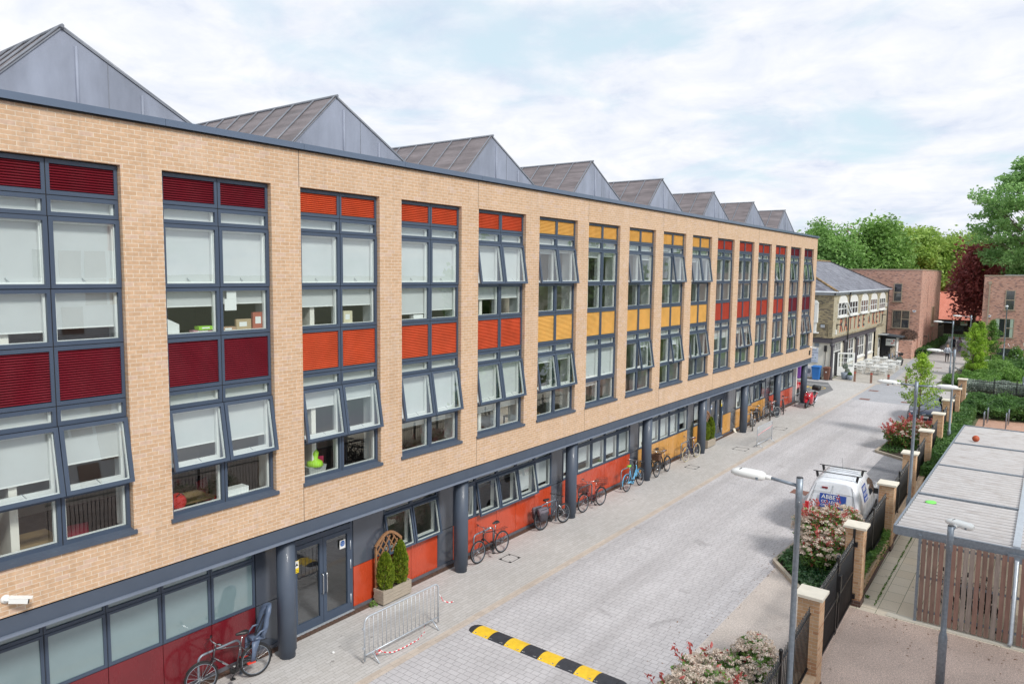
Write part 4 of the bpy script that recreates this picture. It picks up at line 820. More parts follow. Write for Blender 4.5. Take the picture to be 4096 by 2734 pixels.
def planter(x0, x1, y0, y1, label, trel):
    t = thing('timber_planter', label, 'planter', ((x0+x1)/2, (y0+y1)/2, 0)); b = MB(); H = .40
    for k in range(4):
        z0, z1 = .05+k*.09, .05+k*.09+.084; b.box(x0, x0+.04, y0+.04, y1-.04, z0, z1); b.box(x1-.04, x1, y0+.04, y1-.04, z0, z1); b.box(x0+(.0 if k % 2 else .02), x1, y0, y0+.04, z0, z1); b.box(x0, x1, y1-.04, y1, z0, z1)
    for x in (x0+.06, x1-.12):
        for y in (y0+.06, y1-.12): b.box(x, x+.06, y, y+.06, 0, .4)
    b.build('box', M_WOODG, t); s = MB(); s.box(x0+.04, x1-.04, y0+.04, y1-.04, .2, .33); s.build('soil', M_SOIL, t)
    b = MB(); xt = x0+.03; L_ = y1-y0; zt = lambda u: 1.45+.28*math.sin(math.pi*u)
    b.bar((xt, y0+.06, .3), (xt, y0+.06, zt(0)+.03), .045, .045); b.bar((xt, y1-.06, .3), (xt, y1-.06, zt(1)+.03), .045, .045)
    ps = [(xt, y0+.05+(L_-.1)*k/10, zt(k/10)+.05) for k in range(11)]
    for i in range(10): b.bar(ps[i], ps[i+1], .05, .07)
    for dr in (1, -1):
        for k in range(-5, 8):
            seg = []
            for q in range(41):
                u = q/40; z = .55+(k*.27)+dr*(u-.5)*1.25*1.0
                if .4 < z < zt(u): seg.append((xt+.012*dr, y0+.06+(L_-.12)*u, z))
            if len(seg) > 3: b.bar(seg[0], seg[-1], .022, .03)
    b.build('trellis', M_WOODB, t); return t
planter(-13.70, -13.33, 12.42, 13.44, 'long timber planter with arched trellis beside the near glass doors', 1)
cone_bush('golden green conifer at the near end of the planter by the near doors', (-13.50, 12.66, .33), .95, .27, 3); cone_bush('golden green conifer at the far end of the planter by the near doors', (-13.50, 13.20, .33), 1.12, .25, 4)
planter(-13.68, -13.31, 34.22, 35.26, 'timber planter with arched trellis beside the far glass doors', 1)
cone_bush('darker conifer at the near end of the far planter, tucked behind the pillar', (-13.52, 34.45, .33), .9, .24, 5); cone_bush('bright conifer at the far end of the planter by the far doors', (-13.48, 34.98, .33), 1.1, .25, 6)
# small litter
tag(MB().ball((-12.55, 10.15, .025), .035, 6, 0, .7).build('crushed_cup', M_WHITEP, loc=(-12.55, 10.15, 0)), 'crumpled white scrap on the footpath beside the near pillar', 'litter')
b = MB(); b.prism([(0, 0), (.22, 0), (.2, .05), (.12, .07), (.04, .18), (0, .2)], -.07, .07, 'y'); b.xf(Matrix.Translation((-13.72, 39.0, .0)) @ Matrix.Rotation(R(-35), 4, 'Z') @ Matrix.Rotation(R(5), 4, 'Y')); tag(b.build('stone_lump', M_STONE, loc=(-13.7, 39.0, 0)), 'pale broken lump lying at the foot of the wall left of a pillar', 'stone')
# ------------------------------------------------------------------ bicycles (local frame: rear hub at x=0, front wheel at x=wb, z up)
def wheel_mesh(b_t, b_r, b_s, cx, r=.345, tw=.019):
    n = 36; b_t.tube([(cx+(r-tw)*math.cos(2*math.pi*k/n), 0, r+(r-tw)*math.sin(2*math.pi*k/n)) for k in range(n)], tw, 8, closed=True)
    b_r.tube([(cx+(r-tw*2.3)*math.cos(2*math.pi*k/n), 0, r+(r-tw*2.3)*math.sin(2*math.pi*k/n)) for k in range(n)], .0085, 6, closed=True)
    for k in range(18):
        a = 2*math.pi*k/18; s_ = .03 if k % 2 else -.03; b_s.tube([(cx+.02*math.cos(a+.6), s_, r+.02*math.sin(a+.6)), (cx+(r-tw*2.4)*math.cos(a), 0, r+(r-tw*2.4)*math.sin(a))], .0016, 3, cap=False)
    b_s.tube([(cx, -.05, r), (cx, .05, r)], .022, 8)
def bicycle(label, front, rear, col, lean=0, style='dia', tyre=None, rim=None, guards=None, saddle=None, basket=None, rbasket=False, rack=True, bags=None, child=False, group='bicycles parked along the building', tw=.022, bars='flat', chain=None, grip=None, text=None):
    f = Vector((*front, 0)); r_ = Vector((*rear, 0)); d = f-r_; wb = min(max(d.length, 1.0), 1.14); ang = math.atan2(d.y, d.x); mid = (f+r_)/2; dd = d.normalized(); org = mid-dd*wb/2
    t = thing('bicycle', label, 'bicycle', org, ang, group); t.rotation_euler = (R(lean), 0, ang)
    R0 = .345; tyre = tyre or M_BLACK; rim = rim or M_GALV; saddle = saddle or M_PLAST; grip = grip or M_PLAST
    B = lambda m, nm, mt, par=t: m.build(nm, mt, par, None, False)
    for cx in (0, wb):
        a, c, s = MB(), MB(), MB(); wheel_mesh(a, c, s, cx, R0, tw); w = B(a, 'wheel', tyre); B(c, 'rim', rim, w); B(s, 'spokes', M_CHROME, w)
    bb = Vector((.43, 0, .29)); st = Vector((.30, 0, .80)); ht = Vector((wb-.30, 0, .88)); hb = Vector((wb-.255, 0, .70)); rh = Vector((0, 0, R0)); fh = Vector((wb, 0, R0)); m = MB()
    if style == 'dia': m.tube([st-Vector((0, 0, .04)), ht-Vector((0, 0, .03))], .016, 8); m.tube([bb, hb], .019, 8)
    elif style == 'mtb': m.tube([Vector((.34, 0, .66)), ht-Vector((0, 0, .02))], .021, 8); m.tube([bb, hb], .026, 8); st = Vector((.33, 0, .72))
    else: m.tube([bb+Vector((-.04, 0, .14)), bb+Vector((.12, 0, .12)), bb+Vector((.25, 0, .28)), hb+Vector((.0, 0, .10))], .014, 8); m.tube([bb, bb+Vector((.14, 0, .03)), bb+Vector((.26, 0, .18)), hb], .017, 8)
    m.tube([bb, st], .016, 8); m.tube([hb-Vector((-.01, 0, .04)), ht+Vector((-.005, 0, .03))], .021, 8)
    for s in (-1, 1): m.tube([bb+Vector((0, s*.03, 0)), rh+Vector((0, s*.06, 0))], .009, 6); m.tube([st-Vector((0, -s*.015, .06)), rh+Vector((0, s*.06, 0))], .008, 6)
    B(m, 'frame', col); m = MB()
    for s in (-1, 1): m.tube([hb+Vector((.0, s*.045, -.04)), hb+Vector((.10, s*.05, -.17)), fh+Vector((0, s*.05, 0))], [.014, .013, .009], 8)
    m.box(hb.x-.03, hb.x+.03, -.055, .055, hb.z-.07, hb.z-.03); B(m, 'fork', M_CHROME if style == 'mtb' else col)
    m = MB(); hz = 1.03 if bars == 'flat' else 1.08; m.tube([ht, ht+Vector((-.01, 0, .10)), (ht.x+.05, 0, hz)], .013, 8)
    if bars == 'flat': m.tube([(ht.x-.02, -.30, hz+.01), (ht.x+.05, -.12, hz), (ht.x+.05, .12, hz), (ht.x-.02, .30, hz+.01)], .011, 8); g0 = (ht.x-.02, hz+.01)
    else: m.tube([(ht.x-.16, -.27, hz+.02), (ht.x-.02, -.27, hz+.04), (ht.x+.05, -.12, hz), (ht.x+.05, .12, hz), (ht.x-.02, .27, hz+.04), (ht.x-.16, .27, hz+.02)], .011, 8); g0 = (ht.x-.16, hz+.02)
    hbar = B(m, 'handlebar', M_PLAST if style == 'mtb' else M_CHROME); m = MB()
    for s in (-1, 1): y = s*(.30 if bars == 'flat' else .27); m.tube([(g0[0]-.015, y*1.02, g0[1]), (g0[0]+.05*(1 if bars != 'flat' else .5), y-(s*.10 if bars == 'flat' else 0), g0[1]+.003)], .017, 8); m.tube([(ht.x+.03, s*.20, hz), (ht.x+.09, s*.27, hz-.03)], .006, 4)
    B(m, 'grip', grip, hbar); m = MB()
    for s in (-1, 1): m.tube([(ht.x+.06, s*.18, hz-.01), (ht.x+.17, s*.10, hz-.06), (ht.x+.13, s*.03, hz-.22), (hb.x+.02, s*.02, hb.z-.02)], .0035, 4)
    B(m, 'cable', M_PLAST); sz = 1.02 if style == 'dia' else .98
    m = MB(); sp = st+(st-bb).normalized()*(sz-.06-st.z); m.tube([st, sp], .013, 8); B(m, 'seat_post', M_CHROME)
    m = MB(); m.loft([[(sp.x-.13+u*.27, y*w, sz+zz*h_) for y, zz in ((-1, -.4), (-.8, .4), (-.3, .9), (.3, .9), (.8, .4), (1, -.4), (.5, -1), (-.5, -1))] for u, w, h_ in ((0, .05, .02), (.12, .085, .04), (.35, .085, .042), (.65, .04, .036), (.95, .022, .028), (1, .01, .015))]); B(m, 'saddle', saddle)
    m = MB(); m.tube([(bb.x, -.045, bb.z), (bb.x, -.035, bb.z)], .095, 20); m.tube([(bb.x, -.07, bb.z), (bb.x, .07, bb.z)], .02, 8)
    for s in (-1, 1): m.tube([(bb.x, s*.06, bb.z), (bb.x+s*.12, s*.075, bb.z-s*.12)], .010, 6); m.box(bb.x+s*.12-.045, bb.x+s*.12+.045, min(s*.08, s*.17), max(s*.08, s*.17), bb.z-s*.12-.012, bb.z-s*.12+.012)
    m.tube([(bb.x, -.04, bb.z+.09), (0, -.04, R0+.035), (-.035, -.04, R0), (0, -.04, R0-.035), (bb.x, -.04, bb.z-.09)], .004, 4); m.tube([(0, -.045, R0), (0, -.035, R0)], .045, 12)
    B(m, 'crankset', M_PLAST)
    if chain: m = MB(); m.loft([[(x, -.052, z0), (x, -.052, z1), (x, -.028, z1), (x, -.028, z0)] for x, z0, z1 in ((0, R0-.03, R0+.03), (.2, .31, .38), (.36, .25, .385), (.48, .19, .39), (.54, .24, .35))]); B(m, 'chain_guard', chain)
    if guards:
        for cx, a0, a1 in ((0, -10, 150), (wb, 35, 165)):
            m = MB(); k = []; 
            for q in range(17):
                a = R(a0+(a1-a0)*q/16) if cx else R(180-(a0+(a1-a0)*q/16)); k.append([(cx+rr*math.cos(a), y, R0+rr*math.sin(a)) for y, rr in ((-.027, R0+.012), (0, R0+.022), (.027, R0+.012), (0, R0+.019))])
            m.loft(k); B(m, 'mudguard', guards)
    if rack:
        m = MB()
        for s in (-1, 1): m.tube([(.22, s*.055, .745), (-.26, s*.06, .745)], .006, 6); m.tube([(0, s*.065, R0), (-.10, s*.06, .745)], .005, 6)
        for x in (-.22, -.1, .05, .18): m.tube([(x, -.058, .745), (x, .058, .745)], .005, 4)
        B(m, 'rack', M_PLAST)
    if basket:
        m = MB(); kind, mt = basket; x0, x1, z0, z1 = wb-.20, wb+.12, .74, 1.0
        if kind == 'wicker': m.loft([[(x0+.03, -.14, z0), (x1-.02, -.14, z0), (x1-.02, .14, z0), (x0+.03, .14, z0)], [(x0, -.19, z1), (x1+.02, -.19, z1), (x1+.02, .19, z1), (x0, .19, z1)], [(x0+.02, -.17, z1), (x1, -.17, z1), (x1, .17, z1), (x0+.02, .17, z1)], [(x0+.04, -.12, z0+.03), (x1-.03, -.12, z0+.03), (x1-.03, .12, z0+.03), (x0+.04, .12, z0+.03)]], sm=False)
        else:
            for k in range(9):
                z = z0+(z1-z0)*k/8; e = .14+.045*k/8; q = .025*(1-k/8); P = [(x0+q, -e, z), (x1-q, -e, z), (x1-q, e, z), (x0+q, e, z)]; m.tube(P, .0035 if k < 8 else .007, 4, closed=True)
            for k in range(13):
                y = -.14+.28*k/12; yt = y*1.32; m.tube([(x1-.025, y, z0), (x1, yt, z1)], .003, 3, cap=False); m.tube([(x0+.025, y, z0), (x0, yt, z1)], .003, 3, cap=False); m.tube([(x0+.02, y, z0), (x1-.02, y, z0)], .003, 3, cap=False)
            for k in range(13):
                x = x0+(x1-x0)*k/12
                for s in (-1, 1): m.tube([(x, s*.14, z0), (x, s*.185, z1)], .003, 3, cap=False)
        B(m, 'front_basket', mt)
    if rbasket:
        m = MB(); x0, x1, z0, z1 = -.30, .06, .77, 1.0
        for k in range(4): z = z0+(z1-z0)*k/3; m.tube([(x0, -.15, z), (x1, -.15, z), (x1, .15, z), (x0, .15, z)], .004, 4, closed=True)
        for k in range(8): x = x0+(x1-x0)*k/7; [m.tube([(x, s*.15, z0), (x, s*.15, z1)], .003, 3, cap=False) for s in (-1, 1)]; m.tube([(x, -.15, z0), (x, .15, z0)], .003, 3, cap=False)
        for k in range(6): y = -.15+.3*k/5; [m.tube([(x, y, z0), (x, y, z1)], .003, 3, cap=False) for x in (x0, x1)]
        B(m, 'rear_basket', M_PLAST)
    if bags:
        for s in bags:
            m = MB(); y0, y1 = (s*.07, s*.21); m.loft([[(-.22+e, y0, z), (.12-e, y0, z), (.12-e, y1-q, z), (-.22+e, y1-q, z)] for z, e, q in ((.34, .05, s*.03), (.42, .01, 0), (.62, .0, -s*.01), (.74, .02, s*.01), (.78, .05, s*.05))]); B(m, 'pannier', flat('grey_pannier_cloth', (.06, .055, .07), .85, 0, .2, 8))
            m = MB(); m.loft([[(-.235, y0, z), (.135, y0, z), (.135, y1+s*.006-q, z), (-.235, y1+s*.006-q, z)] for z, q in ((.58, 0), (.70, -.0), (.79, s*.05))]); B(m, 'pannier_flap', flat('mauve_grey_cloth', (.16, .14, .17), .85, 0, .1, 8))
    if child:
        MC = flat('blue_grey_plastic', (.10, .135, .21), .4, 0, .05); m = MB()
        prof = lambda x, w, z: [(x-.02, -w, z), (x, -w-.02, z), (x+.10, -w-.01, z), (x+.02, -w+.02, z), (x-.01, 0, z), (x+.02, w-.02, z), (x+.10, w+.01, z), (x, w+.02, z), (x-.02, w, z), (x-.05, 0, z)]
        m.loft([prof(-.14, .13, .82), prof(-.19, .16, .95), prof(-.23, .17, 1.08), prof(-.26, .14, 1.20), prof(-.30, .15, 1.32), prof(-.33, .12, 1.42), prof(-.35, .07, 1.46)])
        m.loft([[(-.17, -.15, .80), (-.17, .15, .80), (-.17, .15, .86), (-.17, -.15, .86)], [(.12, -.15, .83), (.12, .15, .83), (.12, .15, .88), (.12, -.15, .88)]])
        for s in (-1, 1): m.loft([[(-.04, s*.15, .82), (.12, s*.15, .82), (.14, s*.19, .82), (-.04, s*.19, .82)], [(.06, s*.17, .60), (.14, s*.17, .60), (.15, s*.21, .60), (.06, s*.21, .60)], [(.10, s*.17, .42), (.19, s*.17, .42), (.19, s*.22, .42), (.10, s*.22, .42)]]); m.tube([(-.2, s*.17, 1.02), (-.05, s*.2, 1.0), (.08, s*.18, .88)], .022, 6)
        cs = B(m, 'child_seat', MC); m = MB(); MRED = flat('scarlet_plastic', (.65, .05, .03), .4, 0, .05)
        for s in (-1, 1): m = MB(); m.box(.09, .26, min(s*.165, s*.23), max(s*.165, s*.23), .40, .43); B(m, 'foot_rest', MRED, cs)
        m = MB(); [m.tube([(-.25, s*.06, 1.25), (-.12, s*.07, 1.0), (.0, s*.02, .88)], .012, 4) for s in (-1, 1)]; B(m, 'harness', M_PLAST, cs)
    if text:
        a = (hb-bb); an = math.atan2(a.z, a.x)
        for s in (1, -1): o = text_mesh(text, .05, M_GALVL, 'frame_lettering', t, (0, 0, 0), (0, 0, 0), .001, world=False); c_ = (hb+bb)/2; o.location = (c_.x, -s*.028, c_.z); o.rotation_euler = (R(90), -an if s == 1 else an, 0 if s == 1 else R(180))
    return t
C = lambda n, c, **k: flat(n, c, .35, .1, .06, 6, coat=.5, **k)
GI = 'bicycles parked along the building'
NB = C('bike_black', (.02, .02, .024)); SI = C('bike_silver', (.45, .47, .50)); BRN = flat('brown_leather', (.16, .055, .035), .5, 0, .1, 10)
bicycle('grey mauve bicycle with a blue grey child seat on the back, nearest the camera', (-13.34, 7.45), (-13.12, 8.56), C('bike_mauve', (.055, .045, .052)), 4, 'dia', guards=M_PLAST, child=True, chain=M_PLAST, text='GIANT')
bicycle('black hybrid bicycle with bare rear rack leaning by the second pillar', (-13.20, 16.13), (-13.17, 17.25), NB, 4, 'dia', text=None)
bicycle('dark mountain bicycle with two grey panniers in front of the third pillar', (-13.13, 20.72), (-13.32, 19.62), C('bike_graphite', (.05, .055, .07)), -4, 'mtb', tw=.026, bags=(1, -1), guards=None, text='SPECIALIZED' if False else None)
bicycle('maroon step-through bicycle with mesh front basket and wire rear basket', (-13.16, 22.07), (-13.08, 23.22), C('bike_maroon', (.12, .02, .03)), 4, 'step', guards=M_PLAST, saddle=BRN, basket=('wire', M_PLAST), rbasket=True, bars='back')
bicycle('light blue bicycle with bright green saddle cover and black basket', (-13.10, 26.47), (-13.11, 25.33), C('bike_sky_blue', (.13, .45, .72)), -4, 'step', guards=C('bike_sky_blue', (.13, .45, .72)), saddle=flat('green_saddle_cover', (.25, .55, .05), .9, 0, .1, 20), basket=('wire', M_PLAST), bars='back', rack=False, chain=C('bike_sky_blue', (.13, .45, .72)))
bicycle('black electric bicycle with big wicker basket and brown saddle', (-13.08, 27.98), (-13.12, 29.12), NB, 4, 'step', guards=M_PLAST, saddle=BRN, basket=('wicker', bricks('wicker_weave', (.13, .06, .035), (.22, .11, .06), (.03, .015, .01), w=.05, h=.02, ms=.006)), bars='back', chain=M_PLAST, tw=.022)
bicycle('black bicycle with wire rear basket wedged against the wall behind the electric one', (-13.42, 27.9), (-13.46, 29.02), NB, 3, 'dia', rbasket=True, guards=M_PLAST)
bicycle('navy bicycle with cream tyres and brown saddle before the fifth pillar', (-13.15, 31.2), (-13.08, 32.33), C('bike_navy', (.02, .03, .10)), 4, 'step', tyre=flat('cream_tyre', (.48, .42, .28), .8, 0, .1, 10), guards=C('bike_navy', (.02, .03, .10)), saddle=BRN, bars='back', grip=BRN)
bicycle('silver bicycle with white walled wheels just past the sixth pillar', (-12.98, 39.92), (-13.40, 40.95), SI, 3, 'dia', rim=M_WHITEP, tyre=M_BLACK)
bicycle('black city bicycle with large mudguards and a black bag on its rack', (-13.38, 41.5), (-13.50, 42.62), NB, 4, 'step', guards=M_PLAST, bags=(-1,), bars='back')
bicycle('dark grey bicycle with front basket in front of the grey panel', (-13.12, 43.5), (-13.40, 44.5), C('bike_grey', (.14, .15, .16)), 3, 'dia', basket=('wire', M_PLAST))
bicycle('silver bicycle with steel rear rack at the foot of the seventh pillar', (-13.45, 43.9), (-13.10, 44.75), SI, 3, 'dia', rack=True, rim=M_WHITEP, saddle=BRN)
bicycle('grey bicycle with drop rack and black saddle past the seventh pillar', (-13.06, 46.0), (-13.38, 47.0), C('bike_grey', (.14, .15, .16)), 3, 'dia')
# cycle stands
def stand(x, y0, y1, label, h=.78, along='y', grp='steel cycle hoops along the building'):
    b = MB(); pts = [(0, 0, -.0)]+[(0, .12-.12*math.cos(k*math.pi/8), h-.12+.12*math.sin(k*math.pi/8)) for k in range(5)]; L_ = y1-y0
    pts += [(0, L_-p[1], p[2]) for p in pts[::-1]]; b.tube(pts, .024, 10)
    for y in (0, L_): b.lathe([(.05, 0), (.05, .006)], (0, y, 0), 12)
    if along == 'x': b.xf(Matrix.Rotation(R(-90), 4, 'Z'))
    o = b.build('cycle_hoop', M_GALV, None, (x, y0, 0), False); tag(o, label, 'cycle stand', grp)
for y, l in ((7.45, 'steel hoop behind the bicycle with the child seat'), (16.2, 'steel hoop behind the black hybrid bicycle'), (19.75, 'steel hoop behind the bicycle with grey panniers'), (22.2, 'steel hoop behind the maroon bicycle'), (25.45, 'steel hoop behind the light blue bicycle'), (28.15, 'steel hoop between the two black bicycles with baskets'),
             (31.3, 'steel hoop behind the navy bicycle with cream tyres'), (40.0, 'steel hoop behind the silver bicycle past the sixth pillar'), (43.2, 'steel hoop in front of the grey panel with two bicycles'), (46.1, 'steel hoop behind the last grey bicycle')): stand(-13.46, y, y+.95, l)
stand(-13.30, 49.32, 50.3, 'empty steel hoop between the last orange panel and the motorcycle')
for x, y, l in ((-2.78, 49.6, 'left front steel hoop on the red patio'), (-2.70, 51.3, 'left rear steel hoop on the red patio, against the hedge'), (-1.72, 49.9, 'right front steel hoop on the red patio'), (-1.66, 51.4, 'right rear steel hoop on the red patio, against the hedge')): stand(x, y, y+.75, l, .85, grp='steel hoops on the patio')
# bicycles stored in the shelter
for i, (x, cc, nm) in enumerate(((-1.75, NB, 'black'), (-1.25, SI, 'silver'), (-.85, NB, 'dark'), (.25, C('bike_red', (.5, .03, .03)), 'red'), (.7, NB, 'black wide tyred'))):
    bicycle(nm+' bicycle inside the shelter seen through the slats, '+('leftmost', 'second from the left', 'third from the left', 'just right of the post', 'rightmost')[i], (x+.25, 20.75), (x-.1, 21.8), cc, 3, 'dia', group='bicycles stored in the shelter')
# bicycles by the shed and in the planting
bicycle('blue bicycle with black front bag parked beside the black shed', (-11.95, 81.9), (-12.55, 82.7), C('bike_blue', (.08, .16, .5)), 3, 'step', basket=('wicker', M_PLAST), group='bicycles beside the shed')
bicycle('pale blue bicycle parked closest to the black shed', (-12.5, 81.6), (-13.3, 82.3), C('bike_powder', (.3, .4, .6)), 3, 'dia', guards=M_PLAST, group='bicycles beside the shed')
stand(-12.3, 80.9, 81.8, 'steel hoop between the two bicycles by the shed', grp='steel hoop by the shed')
o = bicycle('bicycle lying half hidden in the shrubs at the lane edge', (-5.9, 77.2), (-6.3, 78.1), SI, 60, 'dia', group='bicycles in the planting')
# ------------------------------------------------------------------ motorcycle
def motorcycle():
    t = thing('motorcycle', 'red sports touring motorcycle with black top box on the footpath', 'motorcycle', (-12.55, 49.15, 0), 0); t.rotation_euler = (R(-7), 0, R(-92+0))
    # local: front wheel at x=0 pointing to +x, rear at x=-1.45
    MR = flat('gloss_red_paint', (.55, .012, .03), .22, .0, .04, 3, coat=1.0); B = lambda m, nm, mt, par=t: m.build(nm, mt, par, None, False)
    for cx, r, w in ((0, .30, .06), (-1.45, .31, .085)):
        m = MB(); n = 28; m.tube([(cx+(r-w)*math.cos(2*math.pi*k/n), 0, r+(r-w)*math.sin(2*math.pi*k/n)) for k in range(n)], w, 10, closed=True); W = B(m, 'wheel', M_BLACK); m = MB()
        m.tube([(cx+(r-w*1.9)*math.cos(2*math.pi*k/n), 0, r+(r-w*1.9)*math.sin(2*math.pi*k/n)) for k in range(n)], .02, 6, closed=True)
        for k in range(5): a = k*2*math.pi/5; m.tube([(cx, 0, r), (cx+(r-w*1.9)*math.cos(a), 0, r+(r-w*1.9)*math.sin(a))], .016, 5)
        B(m, 'rim', M_GALV, W)
    m = MB(); m.loft([[(x, -w, z0), (x, -w*1.0, z1*.75+z0*.25), (x, -w*.55, z1), (x, w*.55, z1), (x, w, z1*.75+z0*.25), (x, w, z0), (x, w*.5, z0-.02), (x, -w*.5, z0-.02)] for x, w, z0, z1 in ((.20, .03, .82, .88), (.12, .16, .74, .98), (-.02, .24, .62, 1.06), (-.18, .27, .42, 1.08), (-.38, .26, .28, .98), (-.62, .23, .24, .84), (-.82, .19, .28, .72), (-.9, .12, .36, .6))]); B(m, 'fairing', MR)
    m = MB(); m.loft([[(x, -w, z0), (x, -w*.8, z1-.03), (x, 0, z1), (x, w*.8, z1-.03), (x, w, z0)] for x, w, z0, z1 in ((-.30, .10, .85, .98), (-.42, .15, .80, 1.06), (-.62, .15, .78, 1.05), (-.80, .11, .76, .92))]); B(m, 'fuel_tank', MR)
    m = MB(); m.loft([[(x, -w, z0), (x, -w, z1), (x, 0, z1+.02), (x, w, z1), (x, w, z0)] for x, w, z0, z1 in ((-.78, .12, .74, .82), (-1.0, .15, .76, .84), (-1.22, .14, .80, .90), (-1.48, .10, .84, .93))]); B(m, 'seat', M_PLAST)
    m = MB(); m.loft([[(x, -w, z0), (x, -w*.7, z1), (x, w*.7, z1), (x, w, z0)] for x, w, z0, z1 in ((-.95, .17, .62, .76), (-1.25, .17, .70, .84), (-1.55, .14, .78, .91), (-1.75, .06, .84, .90))]); B(m, 'tail_panel', MR)
    m = MB(); m.box(-1.78, -1.70, -.10, .10, .80, .87); B(m, 'tail_light', flat('red_lens', (.6, .01, .02), .15, 0, 0))
    m = MB(); m.loft([[(.11, -.14, .97), (.11, .14, .97), (.10, .14, .98), (.10, -.14, .98)], [(-.03, -.19, 1.13), (-.03, .19, 1.13), (-.04, .19, 1.14), (-.04, -.19, 1.14)], [(-.16, -.15, 1.27), (-.16, .15, 1.27), (-.17, .15, 1.275), (-.17, -.15, 1.275)]]); B(m, 'windscreen', M_GLASS)
    for s in (-1, 1):
        m = MB(); m.ball((.12, s*.105, .87), .065, 10, 0, .8); B(m, 'headlight', M_CHROME); m = MB(); m.tube([(.02, s*.2, 1.08), (-.04, s*.36, 1.17)], .01, 6); m.ball((-.05, s*.40, 1.19), .055, 6, 0, .6); B(m, 'mirror', M_PLAST)
        m = MB(); m.tube([(-.16, s*.10, .96), (-.05, s*.09, .62), (0, s*.09, .30)], .028, 8); B(m, 'fork', M_GALV); m = MB(); m.tube([(-.15, s*.1, 1.0), (-.25, s*.30, 1.02)], .014, 8); B(m, 'handlebar', M_PLAST)
        m = MB(); m.box(-1.02, -.92, min(s*.18, s*.28), max(s*.18, s*.28), .33, .36); B(m, 'footpeg', M_PLAST)
    m = MB(); m.loft([[(.30*math.cos(a)+0, y, .30+.36*math.sin(a)) for y in (-.075, -.06, .06, .075)] for a in (R(20), R(50), R(80), R(110), R(140))], closed=False); B(m, 'front_mudguard', MR)
    m = MB(); m.box(-.85, -.40, -.16, .16, .20, .62); m.box(-1.45, -.85, -.09, -.04, .28, .36); m.box(-1.45, -.85, .04, .09, .28, .36); B(m, 'engine', M_PLAST)
    m = MB(); m.tube([(-.5, .14, .22), (-1.0, .18, .24), (-1.25, .2, .5), (-1.6, .18, .70)], [.03, .03, .055, .05], 10); B(m, 'exhaust', M_GALVL)
    m = MB(); m.loft([[(x, -w, z0), (x, -w, z1), (x, -w+.05, z1+.05), (x, w-.05, z1+.05), (x, w, z1), (x, w, z0), (x, w-.05, z0-.03), (x, -w+.05, z0-.03)] for x, w, z0, z1 in ((-1.42, .18, 1.10, 1.20), (-1.48, .25, 1.06, 1.27), (-1.75, .27, 1.05, 1.30), (-1.92, .23, 1.07, 1.25), (-1.95, .18, 1.10, 1.20))]); B(m, 'top_box', M_PLAST)
    m = MB(); m.tube([(-1.3, -.1, .85), (-1.45, -.1, 1.03), (-1.8, -.1, 1.03)], .012, 6); m.tube([(-1.3, .1, .85), (-1.45, .1, 1.03), (-1.8, .1, 1.03)], .012, 6); B(m, 'carrier', M_GALVL)
    m = MB(); m.tube([(-.9, .05, .25), (-.85, .30, .01), (-.80, .34, .01)], .014, 6); B(m, 'side_stand', M_PLAST)
    return t
motorcycle()
